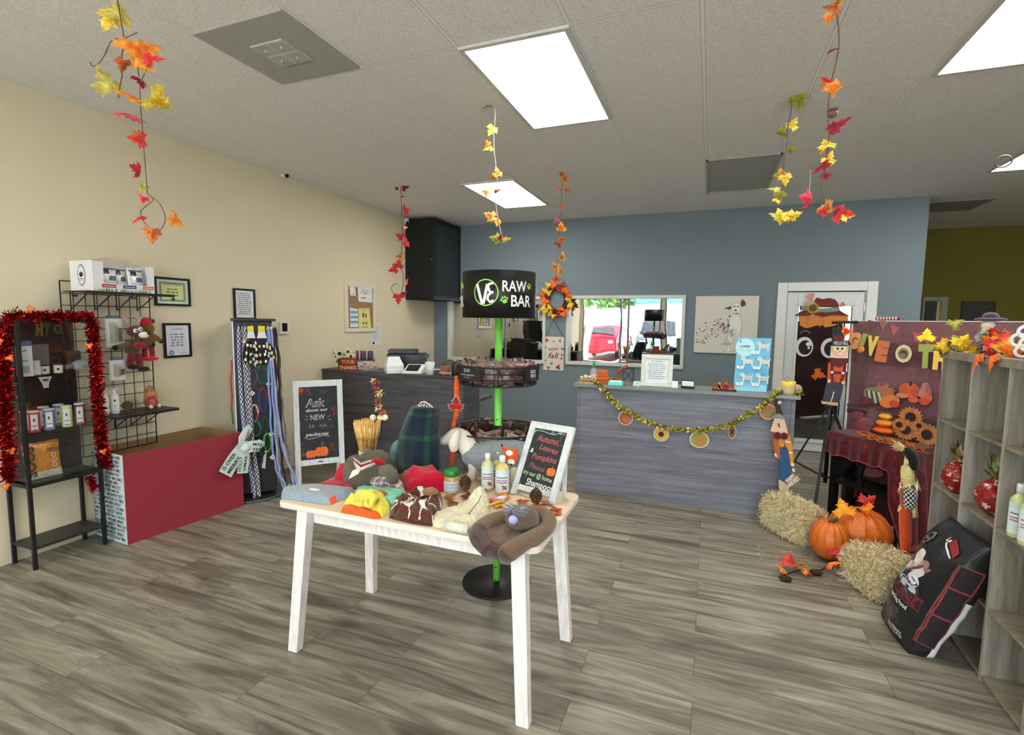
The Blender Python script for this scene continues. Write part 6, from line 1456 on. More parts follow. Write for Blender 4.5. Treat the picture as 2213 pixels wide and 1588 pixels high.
m.build('cord','straw',o)
o=thing('raffia_swag','raffia and red berry braid with cream husk flowers rising out of the wheat sheaf','decoration',w4(820,912))
m=MB(c(120,84,54)); m.tube([w4(808,915),w4(824,890),w4(822,860),w4(814,840),w4(808,822)],.005,n=8); m.build('stem','straw',o)
rnd=random.Random(9)
for (x,y,s) in ((808,822,.024),(820,850,.03),(818,878,.03),(826,895,.024)):
    m=MB(); C_=w4(x,y,-.01)
    for i in range(20):
        T0=Matrix.Translation(C_)@Matrix.Rotation(rnd.uniform(0,6.28),4,'Z')@Matrix.Rotation(rnd.uniform(-.6,1.3),4,'Y'); m.T=T0; l=s*rnd.uniform(.8,1.4); m.add([(0,-.003,0),(l*.6,-.006,.004),(l,0,-.002),(l*.6,.006,.004),(0,.003,0)],[(0,1,2,3,4)],col=vary(c(230,218,160),.1))
    m.build('husk_flower','straw',o)
for (x,y) in ((812,832),(816,864),(824,884)):
    m=MB(); C_=w4(x,y,-.01)
    for i in range(9): m.T=None; q=C_+V((rnd.uniform(-.016,.016),rnd.uniform(-.016,.016),rnd.uniform(-.03,.02))); m.ball(q.x,q.y,q.z,.008,col=vary(c(150,50,50),.3),nu=8,nv=6)
    m.build('berries','plastic',o)
for dx_ in (-12,4,14): m=MB(c(232,216,180)); C_=w4(824+dx_-6,902,-.01); m.ball(C_.x,C_.y,C_.z,.02,.016,.018,fn=lambda d,a,t:1+.1*noise.noise(d*3)); m.build('garlic_bulb','straw',o)
# orange stick with felt leaf
o=thing('orange_garland_stick','orange glittery hanging strip with a red felt maple leaf, behind the dog mannequin','decoration',py(982,1005,2.66))
w5=lambda x,y: py(x,y,2.66)
P=[w5(*q) for q in ((987,812),(987,840),(989,870),(986,895),(981,915),(979,950),(979,985),(975,1006))]
m=MB(); Q,R=smooth(P,[.010,.017,.018,.016,.012,.017,.017,.010],5); m.tube(Q,R,n=10,cols=[vary(c(232,96,30),.12) for _ in Q]); m.build('strip','knit',o)
m=MB(); leafmesh(m,.085,c(176,40,36),c(170,34,34),curl=.1,T=facing(w5(989,882)+V((0,-.022,0))),seed=5); m.build('felt_leaf','leafm',o)
m=MB(c(236,232,226)); T=facing(w5(989,882)+V((0,-.021,0))); m.T=T; m.lay=.003; m.line([(a*.088,b_*.088) for a,b_ in R_+R_[:1]],.004,z=-.002); m.build('leaf_edging','fabric',o)
# scattered leaves and wraps on the table
sc=[((868,1074),DRED,BRN),((915,1062),BRN,GRN),((948,1074),c(120,104,40),YEL),((966,1080),c(130,110,50),BRN),((985,1092),c(96,54,40),BRN),((1010,1072),c(150,30,50),DRED),((1030,1066),c(176,30,40),RED),((1040,1082),c(190,140,50),YEL),((1065,1080),YEL,ORG),((1075,1094),YEL,YEL),((1088,1080),c(236,160,60),ORG),((1170,1098),BRN,RUST),((1188,1108),ORG,BRN),((1196,1112),DRED,RUST),((1204,1104),c(90,60,40),BRN),((1180,1088),RUST,BRN),((1120,1088),c(150,90,40),RUST)]
places=['beside the mint shirt','behind the brown hoodie','left of the green lidded jar base','in front of the green lidded jar','in front of the pine cone by the cream sweater','right behind the cream sweater','left of the shampoo bottles','just below the left shampoo bottle','in front of the left shampoo bottle','left of the brown coat hood','in front of the amber shampoo bottle','behind the fuzzy pompom','right of the brown coat','at the right edge by the hang tag','under the easel chalkboard corner','at the foot of the easel chalkboard','in front of the chalk marker']
for i,((x,y),a,b_) in enumerate(sc):
    P=V((*tp(x,y),TB+.006+.002*(i%4))); m=MB(); leafmesh(m,.07,a,b_,curl=.25,T=Matrix.Translation(P)@rotm(.1,.1*(i%3),i*1.9),seed=i); tag(m.build('artificial_leaf','leafm'),'autumn cloth leaf on the table '+places[i],'leaf')
for i,(x,y,cl,lab) in enumerate(((1072,1092,c(214,120,150),'pink wrapped treat in front of the amber shampoo bottle'),(1082,1086,c(226,220,224),'white wrapped treat in front of the amber shampoo bottle'),(1012,1080,c(130,24,50),'dark red wrapped treat beside the pine cone on the table'))):
    P=V((*tp(x,y),TB+.02)); m=MB(cl,Matrix.Translation(P)@rotm(0,0,i)); m.ball(0,0,0,.04,.016,.014,fn=lambda d,a,t:1+.15*noise.noise(d*4)); tag(m.build('wrapped_treat','bagfoil'),lab,'treat')
P=V((*tp(1070,1098),TB+.03)); m=MB(c(240,200,60)); m.tube([V((*tp(1056,1106),TB+.03)),V((*tp(1075,1100),TB+.034)),V((*tp(1092,1096),TB+.03))],[.004,.007,.003],n=8); tag(m.build('yellow_ribbon','fabric'),'yellow ribbon end poking out left of the brown coat hood','ribbon')
# ================================================================ front counter
fz=1.067; fy=4.73
cl_=py(1247,900,fy).x; cr_=py(1718,900,fy).x; dpt=.62
o=thing('front_counter','blue grey wood reception counter with a gold garland across its front','counter',((cl_+cr_)/2,fy+.3,0))
m=MB(); m.box(cl_+.02,cr_-.03,fy+.01,fy+.04,0.0,fz-.03); m.build('front_panel','counterwood',o)
m=MB(c(90,92,100)); m.box(cl_,cl_+.02,fy,fy+dpt,0,fz-.03); m.build('end_panel','counterwood',o)
m=MB(c(90,92,100)); m.box(cr_-.03,cr_+.0,fy,fy+dpt,0,fz-.03); m.build('end_panel','counterwood',o)
m=MB(); m.box(cl_-.035,cr_+.03,fy-.03,fy+.33,fz-.032,fz); m.build('counter_top','countertop',o,bev=.003)
m=MB(); m.box(cl_+.02,cr_-.03,fy+.33,fy+dpt+.1,.72,.75); m.build('work_surface','countertop',o)
def pc4(x,y,d=.1):
    P=py(x,y,fy+d); P.z=fz+.0012; return P
# tray with mini pumpkins
P=pc4(1269,825,.04); k=mpp(P); o=thing('wooden_tray','small wooden tray stand at the left end of the front counter','tray',P)
m=MB(c(186,160,120)); m.box(P.x-16*k,P.x+16*k,P.y-.06,P.y+.06,P.z,P.z+4*k); m.build('base','straw',o); m=MB(c(176,148,108)); m.box(P.x-15*k,P.x+14*k,P.y-.055,P.y+.055,P.z+7*k,P.z+10*k); m.box(P.x-8*k,P.x+8*k,P.y-.03,P.y+.03,P.z+4*k,P.z+7*k); m.build('top_board','straw',o)
for i,(a,h,r,lab) in enumerate(((1258,13.5,3.4,'tiny white gourd at the left of the wooden tray'),(1266,15,5.2,'largest cream mini pumpkin on the wooden tray'),(1274,13.5,4,'cream mini pumpkin at the right of the wooden tray'))):
    q=V((py(a,820,P.y).x,P.y-.02+.02*i,P.z+10*k)); m=MB(c(226,214,190)); m.ball(q.x,q.y,q.z+r*k*.75,r*k,r*k,r*k*.8,fn=lambda d,a,t:1-.07*abs(math.sin(a*4))); tag(m.build('mini_pumpkin','pumpkinm'),lab,'pumpkin')
# sanitizer bottle with green cap
P=pc4(1283,822,.12); k=mpp(P); o=thing('pump_bottle','clear soap bottle with a green pump cap on the front counter','bottle',P)
m=MB(c(206,210,206)); m.lathe([(7*k,0),(8*k,3*k),(8*k,22*k),(6.5*k,28*k),(3*k,32*k)],P.x,P.y,P.z,18); m.build('body','clearbag',o); m=MB(c(226,180,170)); m.lathe([(6.8*k,1*k),(7*k,18*k)],P.x,P.y,P.z,14); m.build('liquid','plastic',o)
m=MB(c(36,120,60)); m.lathe([(3.5*k,31*k),(4.5*k,33*k),(2.5*k,38*k),(1.4*k,44*k),(1.4*k,46*k)],P.x,P.y,P.z,14); m.tube([P+V((0,0,45*k)),P+V((-5*k,-2*k,45*k))],1.1*k); m.build('pump','plastic',o)
# pumpkin block
P=pc4(1302,821,.1); k=mpp(P); T=facing(P,-.12); o=thing('wooden_sign','orange wooden block sign shaped like stacked pumpkins on the front counter','sign',P)
m=MB(c(206,104,40),T); m.prism([(-13*k,0),(13*k,0),(13*k,14*k),(9*k,17*k),(10*k,28*k),(-11*k,28*k),(-13*k,14*k)],-.04,.0); m.build('block','matte',o,bev=.003)
m=MB(c(160,60,24),T); m.lay=.0005; m.text('PUMPKIN',0,3*k,8*k,c(170,66,26),width=24*k,bold=.03); m.text('HELLO',0,17*k,9*k,c(170,66,26),width=19*k,bold=.03); m.line([(-13*k,14*k),(12*k,14.5*k)],1*k,c(120,50,20)); m.build('lettering','matte',o)
# FALL block with broom
P=pc4(1332,819,.14); k=mpp(P); T=facing(P,-.2); o=thing('wooden_sign','small grey and pink FALL block with a rust broom behind, on the front counter','sign',P)
m=MB(c(156,110,100),T); m.box(-11*k,11*k,0,12*k,-.04,0); m.box(-8*k,7*k,12*k,20*k,-.035,-.003,col=c(110,84,60)); m.build('block','matte',o,bev=.002)
m=MB(BLACK,T); m.lay=.0005; m.text('FALL',-1*k,5*k,8*k,c(30,24,24),width=15*k,bold=.04); m.build('lettering','matte',o)
m=MB(c(176,84,44),T); m.tube([(-2*k,18*k,-.02),(10*k,30*k,-.01),(22*k,39*k,0)],[1.5*k,4*k,3*k]); m.build('broom','straw',o)
P=pc4(1331,828,.01); k=mpp(P); m=MB(c(110,226,226)); m.box(P.x-15*k,P.x+15*k,P.y-.03,P.y+.06,P.z,P.z+7*k); m.box(P.x-13*k,P.x+12*k,P.y-.02,P.y+.05,P.z+7*k,P.z+9*k,col=c(226,230,230)); tag(m.build('card_stack','paper'),'stack of turquoise and white cards on the front counter','cards')
# lantern
P=pc4(1357,826,.12); k=mpp(P); o=thing('lantern','open black metal lantern with crossed bars on the front counter','lantern',P)
m=MB(c(140,120,92)); m.box(P.x-12*k,P.x+12*k,P.y-.05,P.y+.05,P.z,P.z+5*k); m.build('base','straw',o)
m=MB(c(40,42,44)); 
for sx in (-11,11):
    for sy in (-.045,.045): m.bar(P+V((sx*k,sy,5*k)),P+V((sx*k,sy,34*k)),.007)
for sy in (-.045,.045): m.bar(P+V((-11*k,sy,5*k)),P+V((11*k,sy,34*k)),.006); m.bar(P+V((11*k,sy,5*k)),P+V((-11*k,sy,34*k)),.006); m.bar(P+V((-11*k,sy,34*k)),P+V((11*k,sy,34*k)),.007)
for sx in (-11,11): m.bar(P+V((sx*k,-.045,34*k)),P+V((sx*k,.045,34*k)),.007)
m.build('wire_frame','blackmetal',o)
P=pc4(1376,829,.03); k=mpp(P); T=facing(P,-.1); m=MB(c(200,220,220),T); m.prism([(-8*k,0),(8*k,0),(8*k,10*k),(-7*k,10*k)],-.006,-.003); m.lay=-.0025; m.line([(-5*k,5*k),(5*k,6*k)],1*k,c(150,170,176)); tag(m.build('small_card','paper'),'small pale card leaning left of the framed notice on the front counter','card')
# framed notice
P=pc4(1418,828,.06); k=mpp(P); o=thing('framed_notice','white framed printed notice standing on the front counter','framed notice',P); T=frame(P+V((-.0,0,0)),V((1,0,0)),v=V((0,.12,1)).normalized())
w_,h_=66*k,69*k; f=9*k
m=MB(c(206,206,194),T); m.box(-w_/2,w_/2,0,f,-.008,.012); m.box(-w_/2,w_/2,h_-f,h_,-.008,.012); m.box(-w_/2,-w_/2+f,f,h_-f,-.008,.012); m.box(w_/2-f,w_/2,f,h_-f,-.008,.012); m.build('frame','plastic',o,bev=.003)
m=MB(c(216,224,224),T); m.box(-w_/2+f,w_/2-f,f,h_-f,-.006,0); m.lay=.0004; scr(m,-w_*.2,w_*.2,h_*.79,1,.012,c(120,126,130))
for i in range(8): scr(m,-w_*.3,w_*.3,h_*(.71-.065*i),1,.013,c(140,146,150))
m.build('print','paper',o); m=MB(c(170,170,160),T); m.bar((0,h_*.6,-.008),(0,0.002,-.09),.03,.004); m.build('easel_back','paper',o)
P=pc4(1458,829,.03); k=mpp(P); m=MB(c(228,230,230)); m.box(P.x-7*k,P.x+7*k,P.y-.02,P.y+.04,P.z,P.z+14*k); ob=m.build('candle_cube','gloss',bev=.006); tag(ob,'small glossy white cube on the front counter right of the framed notice','candle')
P=pc4(1486,832,.06); k=mpp(P); T=facing(P,-.2); o=thing('business_card_holder','black card holder with white cards on the front counter','card holder',P)
m=MB(c(26,28,32),T); m.box(-13*k,13*k,0,5*k,-.03,.02); m.box(-13.5*k,13.5*k,5*k,17*k,-.03,-.022); m.build('holder','plastic',o); m=MB(c(226,230,232),T); m.box(-12*k,12*k,4*k,15*k,-.021,-.006); m.build('cards','paper',o)
# colourful FALL cut-out sign
P=pc4(1565,838,.05); k=mpp(P); o=thing('wooden_sign','cut-out wooden word and pumpkin sign on a dark base, front counter right half','sign',P)
m=MB(c(60,34,26)); m.box(P.x-24*k,P.x+24*k,P.y-.03,P.y+.04,P.z,P.z+2.5*k); m.build('base','matte',o)
T=frame(P+V((0,0,2.5*k)),(1,0,0),v=(0,0,1)); m=MB(c(150,66,34),T)
for i,(t,x,cl,h) in enumerate((('F',-19,c(150,70,36),15),('A',-12,c(170,90,46),13),('L',-7,c(206,190,80),15),('L',12,c(206,130,60),12),('!',19,c(196,90,44),13))): m.text(t,x*k,0,h*k*1.3,cl,bold=.06,z=.004); m.text(t,x*k,0,h*k*1.3,cl,bold=.06,z=-.002)
m.build('letters','matte',o)
m=MB(c(160,60,36),T); m.prism([(-4*k,0),(9*k,0),(11*k,8*k),(8*k,15*k),(3*k,22*k),(-1*k,15*k),(-5*k,9*k)],-.006,.006); m.disc(3*k,7*k,4*k,5*k,c(110,30,24),z=.0065); m.disc(3*k,13*k,2.4*k,col=c(196,110,60),z=.0068); m.build('pumpkin_cutout','matte',o)
# grooming poster
P=pc4(1622,842,.10); o=thing('poster','pale blue poster of clipped dogs leaning on the front counter','poster',P)
T=frame(P,V((1,0,0)),v=V((0,.1,1)).normalized()); a=L2(T,1585,838); b_=L2(T,1668,731); w0,w1,hh_=a[0],b_[0],b_[1]
m=MB(c(120,190,222),T); m.prism([(w0,0.001),(w1-.02,0.001),(w1,hh_),(w0+.015,hh_)],-.006,0); m.build('board','paper',o)
m=MB(WHITE,T); m.lay=.0004; W_=w1-w0
m.prism([(w0+.004,.003),(w1-.023,.003),(w1-.003,hh_-.003),(w0+.018,hh_-.003)],.0002,.0004,c(110,186,222)); m.rect(w0+.01,w1-.03,.0,hh_*.12,c(150,206,226)); m.disc(w0+W_*.28,hh_*.82,W_*.27,hh_*.17,c(182,224,232)); m.disc(w0+W_*.3,hh_*.42,W_*.24,hh_*.1,c(90,170,214)); m.disc(w0+W_*.74,hh_*.36,W_*.2,hh_*.1,c(90,170,214))
m.text('CLIPPER',w0+W_*.28,hh_*.82,hh_*.05,c(50,60,90),width=W_*.28,bold=.03); m.text('STYLE GUIDE',w0+W_*.27,hh_*.75,hh_*.045,c(120,180,200),width=W_*.36); m.disc(w0+W_*.14,hh_*.93,W_*.02,hh_*.025,c(50,120,180))
def doggy(m,x,y,s,body):
    col=c(214,212,200)
    m.prism([(x+a*s,y+b_*s) for a,b_ in ((-.5,.2),(-.46,.42),(-.3,.5),(-.15,.38),(-.1,.22),(.4,.2),(.52,.34),(.56,.3),(.48,.1),(.48,-.4),(.38,-.4),(.36,-.15),(-.14,-.15),(-.16,-.4),(-.28,-.4),(-.28,.1),(-.4,.16))],m.lay,m.lay+.0003,col); m.lay+=.0006
    m.rect(x-.15*s,x+.42*s,y-.12*s,y+.12*s,body); m.disc(x-.34*s,y+.34*s,.07*s,.09*s,c(206,190,170)); m.disc(x+.06*s,y+.42*s,.05*s,col=c(170,60,60)); m.prism([(x-.75*s,y-.62*s),(x-.25*s,y-.62*s),(x-.2*s,y-.38*s),(x-.8*s,y-.36*s)],m.lay,m.lay+.0003,c(226,230,230)); m.lay+=.0005; m.disc(x-.5*s,y-.5*s,.04*s,col=c(120,110,110))
for (u_,v_,b_) in ((.76,.84,c(206,204,194)),(.34,.55,c(210,208,200)),(.8,.55,c(200,204,204)),(.34,.24,c(180,194,190)),(.78,.24,c(168,188,190))): doggy(m,w0+W_*u_,hh_*v_,W_*.36,b_)
m.build('print','paper',o)
# yellow candle cup with pink disc
P=pc4(1703,848,.02); k=mpp(P); o=thing('candle_cup','yellow to cream candle cup at the right end of the front counter','candle',P)
m=MB(c(236,206,50)); pr_=[(11*k,0),(12.5*k,10*k),(14*k,20*k),(14.5*k,29*k),(13.8*k,29*k),(13.5*k,26*k),(0,26*k)]; m.lathe(pr_,P.x,P.y,P.z,24,cols=[c(228,206,180),c(230,196,140),c(236,206,60),c(236,200,40),c(236,200,40),c(240,220,90)]); m.build('cup','gloss',o)
m=MB(c(150,150,150)); q=P+V((-3*k,.0,33*k)); m.tube([(q.x+5*k*math.cos(i/14*2*PI),q.y,q.z+5*k*math.sin(i/14*2*PI)) for i in range(14)],.8*k,closed=True); m.build('wire_handle','metal',o)
P=py(1722,836,fy+.14); P.z=fz+.001+10*mpp(P); k=mpp(P); m=MB(c(206,160,160)); m.ball(P.x,P.y,P.z,11*k,.015,9.5*k); tag(m.build('round_soap','plastic'),'dusty pink round disc standing behind the yellow candle cup','disc')
# ---------------------------------------------------------------- gold garland with ornaments
gy=fy-.035
gp=[(1284,824),(1297,833),(1308,848),(1322,863),(1338,878),(1356,888),(1374,897),(1392,908),(1410,917),(1432,923),(1460,927),(1490,929),(1520,930),(1548,926),(1575,918),(1600,906),(1622,893),(1645,877),(1660,866),(1672,856),(1682,847)]
GC=[c(226,214,90),c(244,238,140),c(190,180,70),c(250,248,190),c(140,134,60)]
path=[py(x,y,gy) for x,y in gp]; path[0].y=fy; path[0].z=fz+.02; path=[V((path[0].x-.02,fy+.06,fz+.014))]+path+[V((py(1690,842,fy).x,fy+.02,fz+.02)),V((py(1735,848,fy).x,fy+.04,fz+.014))]
tinsel('tinsel_garland','gold green tinsel garland swagged across the front counter',path,.03,GC,dens=1300,w=.011)
def orn(cx,cy,r,kind,label):
    P=py(cx,cy,fy-.02); k=mpp(P); T=frame(P,(1,0,0),v=(0,0,1)); o=thing('garland_ornament',label,'ornament',P-V((0,0,r*k)),0)
    m=MB(c(226,222,212),T); pts=[(r*k*(1+.03*(i%2))*math.cos(2*PI*i/28)*(1.1 if kind=='wide' else 1),r*k*(1+.03*(i%2))*math.sin(2*PI*i/28)) for i in range(28)]
    if kind=='narrow': pts=[(x*.55,y) for x,y in pts]
    m.prism(pts,-.006,.0); m.lay=.0005
    s=.55 if kind=='narrow' else (1.1 if kind=='wide' else 1)
    if kind in('sun','narrow'):
        ycol=c(222,176,84) if kind=='sun' else c(130,96,44)
        m.disc(0,0,r*k*.9*s,r*k*.9,mix(ycol,c(150,110,50),.4))
        for i in range(14):
            a=2*PI*i/14; m.poly([(0,0),(r*k*.85*math.cos(a-.2)*s,r*k*.85*math.sin(a-.2)),(r*k*.95*math.cos(a)*s,r*k*.95*math.sin(a)),(r*k*.85*math.cos(a+.2)*s,r*k*.85*math.sin(a+.2))],vary(ycol,.1))
        m.disc(0,0,r*k*.36*s,r*k*.36,c(50,30,22))
    else:
        b1,b2=(c(150,84,44),c(180,110,60)) if kind=='brown' else ((c(150,150,76),c(190,120,70)) if kind=='wide' else (c(190,110,66),c(140,130,80)))
        m.disc(0,0,r*k*.93*s,r*k*.93,b1); m.disc(r*k*.15*s,-r*k*.2,r*k*.6*s,r*k*.5,b2); m.disc(-r*k*.2*s,r*k*.3,r*k*.4*s,r*k*.3,mix(b1,b2,.4)); m.ring2(0,0,r*k*.95*s,r*k*.1,c(214,150,120) if kind!='wide' else c(206,200,150),n=28,ry=r*k*.95)
    m.build('picture_disc','paper',o)
    m=MB(GC[0],T); m.tube([(0,r*k*.95,-.002),(0,r*k*1.35,-.002)],.002,n=5); m.build('string','fabric',o)
orn(1352,903,15.5,'brown','brown leaf picture disc, first ornament from the left on the gold garland')
orn(1429,938,16,'sun','sunflower picture disc on the gold garland')
orn(1511,950,18,'wide','olive gourd picture disc at the middle of the gold garland')
orn(1582,933,15,'narrow','dark sunflower disc turned sideways on the gold garland')
orn(1660,890,17,'round','orange brown picture disc beside the wooden scarecrow, rightmost on the garland')
# ================================================================ on the blue wall
P=py(1204,647,YW-.03); k=mpp(P); T=frame(P,(1,0,0),v=(0,0,1)); o=thing('autumn_wreath','autumn leaf wreath hung on the blue wall between the two windows','wreath',P-V((0,0,35*k)))
m=MB(c(70,40,34),T); m.tube([(22*k*math.cos(i/24*2*PI),26*k*math.sin(i/24*2*PI),.02) for i in range(24)],6*k,n=8,closed=True); m.build('twig_ring','straw',o)
rnd=random.Random(8); wcl=[(0,14,ORG),(60,20,YEL),(-100,0,RED)]
for i in range(46):
    a=2*PI*i/46*2+rnd.uniform(-.15,.15); r_=rnd.choice((18,24,30)); aa=math.degrees(a)%360
    base=(c(240,110,30) if aa<45 or 85<aa<110 or 160<aa<200 or 280<aa<330 else (c(236,200,50) if 110<=aa<160 or 200<=aa<265 or aa>335 else c(150,44,34)))
    m=MB(); leafmesh(m,10.5*k*rnd.uniform(.9,1.5),vary(base,.1),mix(base,c(220,90,40),.3),curl=.6,T=T@Matrix.Translation((r_*k*math.cos(a),(r_+3)*k*math.sin(a),.04+rnd.uniform(0,.03)))@rotm(rnd.uniform(-.5,.5),rnd.uniform(-.5,.5),a-PI/2+rnd.uniform(-.6,.6)),seed=i); m.build('leaf','leafm',o)
# HAPPY fall hanging sign
T=frame(py(1174,800,YW-.012),(1,0,0),v=(0,0,1)); a=L2(T,1174,799); b_=L2(T,1219,728); w_=b_[0]-a[0]; h_=b_[1]-a[1]
T=frame(T@V((a[0],a[1],0)),(1,0,0),v=(0,0,1)); k=mpp(py(1196,760,YW))
o=thing('hanging_sign','white HAPPY fall sign with printed leaves, hung below the wreath','sign',T@V((w_/2,0,0)))
m=MB(c(216,208,196),T); m.box(0,w_,0,h_,-.006,0); m.build('board','paper',o); m=MB(WHITE,T); m.lay=.0004
for x,y,s,cl,r in ((.18,.86,.1,c(176,50,56),.5),(.78,.86,.085,c(176,110,70),-.4),(.12,.66,.09,c(190,130,70),1.2),(.9,.64,.08,c(110,96,84),-1.3),(.08,.48,.07,c(120,124,106),1.8),(.88,.48,.07,c(170,104,84),-1.8),(.1,.26,.09,c(176,110,76),.8),(.86,.34,.08,c(190,130,70),-.6),(.45,.2,.08,c(120,120,96),1.6),(.3,.05,.09,c(170,90,50),.9),(.72,.06,.12,c(150,26,44),-.3),(.5,.84,.05,c(120,110,100),0)):
    T0=m.T; m.T=T@Matrix.Translation((x*w_,y*h_,m.lay))@Matrix.Rotation(r,4,'Z'); m.poly([(p*s*w_*2,q_*s*w_*2,0) for p,q_ in R_],vary(cl,.1)); m.T=T0; m.lay+=.0001
m.text('HAPPY',w_*.5,h_*.58,h_*.13,c(150,84,76),width=w_*.5,bold=.02); m.text('fall',w_*.5,h_*.36,h_*.24,c(110,60,56),width=w_*.55,bold=.01,shear=.3); m.build('print','paper',o)
m=MB(c(60,58,58)); zz=py(1196,678,YW-.02); 
for x in (1178,1217): m.tube([py(x,728,YW-.015),py(1197,690,YW-.015)],.003,n=5)
m.build('ribbon','fabric',o)
# painting
T=frame(py(1499,761,YW-.02),(1,0,0),v=(0,0,1)); w_=L2(T,1637,700)[0]; w_=L2(T,1638,690)[0]-.0; h_=L2(T,1506,640)[1]
o=thing('dog_painting','square canvas of a white dog dissolving into coloured dots, on the blue wall','painting',T@V((w_/2,0,0)))
m=MB(c(220,214,203),T); m.box(0,w_,0,h_,-.02,.012); m.build('canvas','paper',o)
m=MB(WHITE,T); m.lay=.0125
kx=w_/830.; q=lambda X,Y:((X-118)*kx*.98+.005,(862-Y)*h_/760.)      # from crop pixels
def pg(pts,col): m.prism([q(*p) for p in pts],m.lay,m.lay+.0003,col); m.lay+=.0006
pg([(600,230),(640,195),(700,195),(730,240),(725,310),(700,340),(745,420),(750,560),(740,640),(690,640),(680,560),(640,600),(620,830),(520,835),(580,790),(590,700),(560,660),(600,560),(560,480),(600,380),(640,330),(610,290)],c(236,233,228))
for pts in ([(600,230),(640,195),(700,195),(730,240),(725,310),(700,340),(745,420),(750,560),(740,640)],[(600,230),(610,290),(640,330),(600,380),(560,480),(600,560),(560,660),(590,700),(580,790),(520,835)]): m.line([q(*p) for p in pts],.004,c(150,146,142))
pg([(720,190),(740,140),(785,180),(790,220),(750,245),(725,230)],c(110,64,60)); pg([(490,285),(530,255),(600,235),(600,265),(570,290),(565,275),(520,270)],c(90,64,62))
for X,Y,r in ((640,240,12),(690,240,12),(660,290,15)): m.disc(*q(X,Y),r*kx,r*kx*.8,c(50,36,36))
m.line([q(640,320),q(665,330),q(690,320)],.006,c(120,110,110)); m.line([q(650,345),q(700,330)],.012,c(130,110,104))
for pts in ([(620,600),(650,540),(700,560)],[(700,640),(745,560),(748,440),(715,350)],[(560,640),(540,720),(480,745),(560,750)],[(520,830),(640,835),(700,800)],[(600,700),(620,820)],[(590,420),(560,500),(580,600)]): m.line([q(*p) for p in pts],.007,c(176,172,168))
pg([(600,560),(640,530),(640,620),(610,660)],c(170,172,176)); pg([(470,745),(560,715),(660,730),(600,752)],c(186,184,180))
rnd=random.Random(2); pc_=[c(190,90,90),c(60,66,80),c(110,120,160),c(206,130,110),c(150,160,150),c(60,84,110),c(150,44,50),c(140,110,110),c(200,180,120)]
for i in range(86):
    t=rnd.random(); X=130+460*t+rnd.uniform(-10,20); Ym=640-180*t; Y=Ym+rnd.uniform(-150,160)*(1-.35*t); Y=min(800,max(320,Y)); r=rnd.uniform(5,19)*(.7+.3*t); m.disc(*q(X,Y),r*kx,r*kx*.7,vary(rnd.choice(pc_),.15),n=9,rot=rnd.uniform(-.3,.3))
m.build('print','paper',o)
# door decals
def decal(label,name,fn_,cat='decal',yy=YW+.02):
    o=MB(WHITE,frame((0,YW-.004,0),(1,0,0),v=(0,0,1))); o.lay=.001; fn_(o); return o
dY=YW-.006
TD=frame((0,dY,0),(1,0,0),v=(0,0,1)); qd=lambda x,y:L2(TD,1700+x/5.669,620+y/5.669)
kd_=mpp(py(1775,700,dY))
def dpg(m,pts,col): m.prism([qd(*p) for p in pts],m.lay,m.lay+.0006,col); m.lay+=.0009
o=thing('scarecrow_hat_decoration','dark red paper scarecrow hat with sunflower and orange hair, taped on the glass door','decoration',py(1775,700,dY))
m=MB(WHITE,TD); m.lay=.0
dpg(m,[(160,350),(560,340),(750,350),(755,430),(560,480),(470,495),(430,460),(330,480),(260,505),(225,500),(160,470)],c(214,140,50))
for a in (220,290,380,440,600): dpg(m,[(a,345),(a+60,345),(a+50,470),(a+20,495)],vary(c(226,130,80),.15))
m.build('paper_hair','paper',o)
m=MB(WHITE,TD); m.lay=.008
dpg(m,[(350,250),(340,170),(370,130),(440,150),(520,135),(590,150),(625,190),(640,250)],c(120,34,34)); dpg(m,[(90,350),(150,320),(190,290),(330,300),(500,310),(650,290),(720,330),(775,358),(650,350),(560,345),(440,370),(380,350),(340,340),(200,355)],c(120,34,38)); dpg(m,[(175,230),(400,262),(640,250),(655,290),(500,312),(330,305),(175,280)],c(112,150,130))
for a in range(400,640,40): m.line([qd(a,284),qd(a+20,282)],.004,c(190,210,190))
m.build('paper_hat','paper',o)
m=MB(WHITE,TD); m.lay=.016
for i in range(9): a=-.4+i*.28; dpg(m,[(300,200),(300-100*math.cos(a)-10,180-100*math.sin(a)-8),(300-100*math.cos(a)+14,180-100*math.sin(a)+8)],c(224,150,100))
for i in range(4): a=i*.3-.2; dpg(m,[(630,240),(640+70*math.cos(a),225-60*math.sin(a)),(640+70*math.cos(a+.2),225-60*math.sin(a+.2))],c(214,90,50))
for i in range(16):
    a=2*PI*i/16; dpg(m,[(315+45*math.cos(a-.25),262+45*math.sin(a-.25)),(315+98*math.cos(a),258+86*math.sin(a)),(315+45*math.cos(a+.25),262+45*math.sin(a+.25))],vary(c(214,176,60),.12))
x,y=qd(315,258); m.disc(x,y,45*kd_/5.67,col=c(110,80,36)); m.build('paper_sunflower','paper',o)
o=thing('eye_decoration','big white paper cartoon eye with brow taped on the left of the glass door','decoration',py(1738,760,dY))
def eye(m,cx,cy,brow=True):
    x,y=qd(cx,cy); K=kd_/5.67; m.lay=.0; m.disc(x,y,97*K,123*K,c(224,222,220),n=32); m.disc(x+10*K,y-8*K,72*K,90*K,c(28,24,26),n=32); m.disc(x+46*K,y+34*K,30*K,27*K,c(226,222,222)); m.disc(x+50*K,y-12*K,15*K,14*K,c(226,222,222))
    if brow: m.line([qd(*p) for p in ((160,572),(190,545),(230,535),(260,545),(290,570))],.022,c(90,84,76))
m=MB(WHITE,TD); eye(m,215,733); m.build('paper_eye','paper',o)
o=thing('eye_decoration','paper cartoon eye on the glass door, half hidden by the hanging scarecrow','decoration',py(1795,760,dY)); m=MB(WHITE,TD); eye(m,530,750,False); m.build('paper_eye','paper',o)
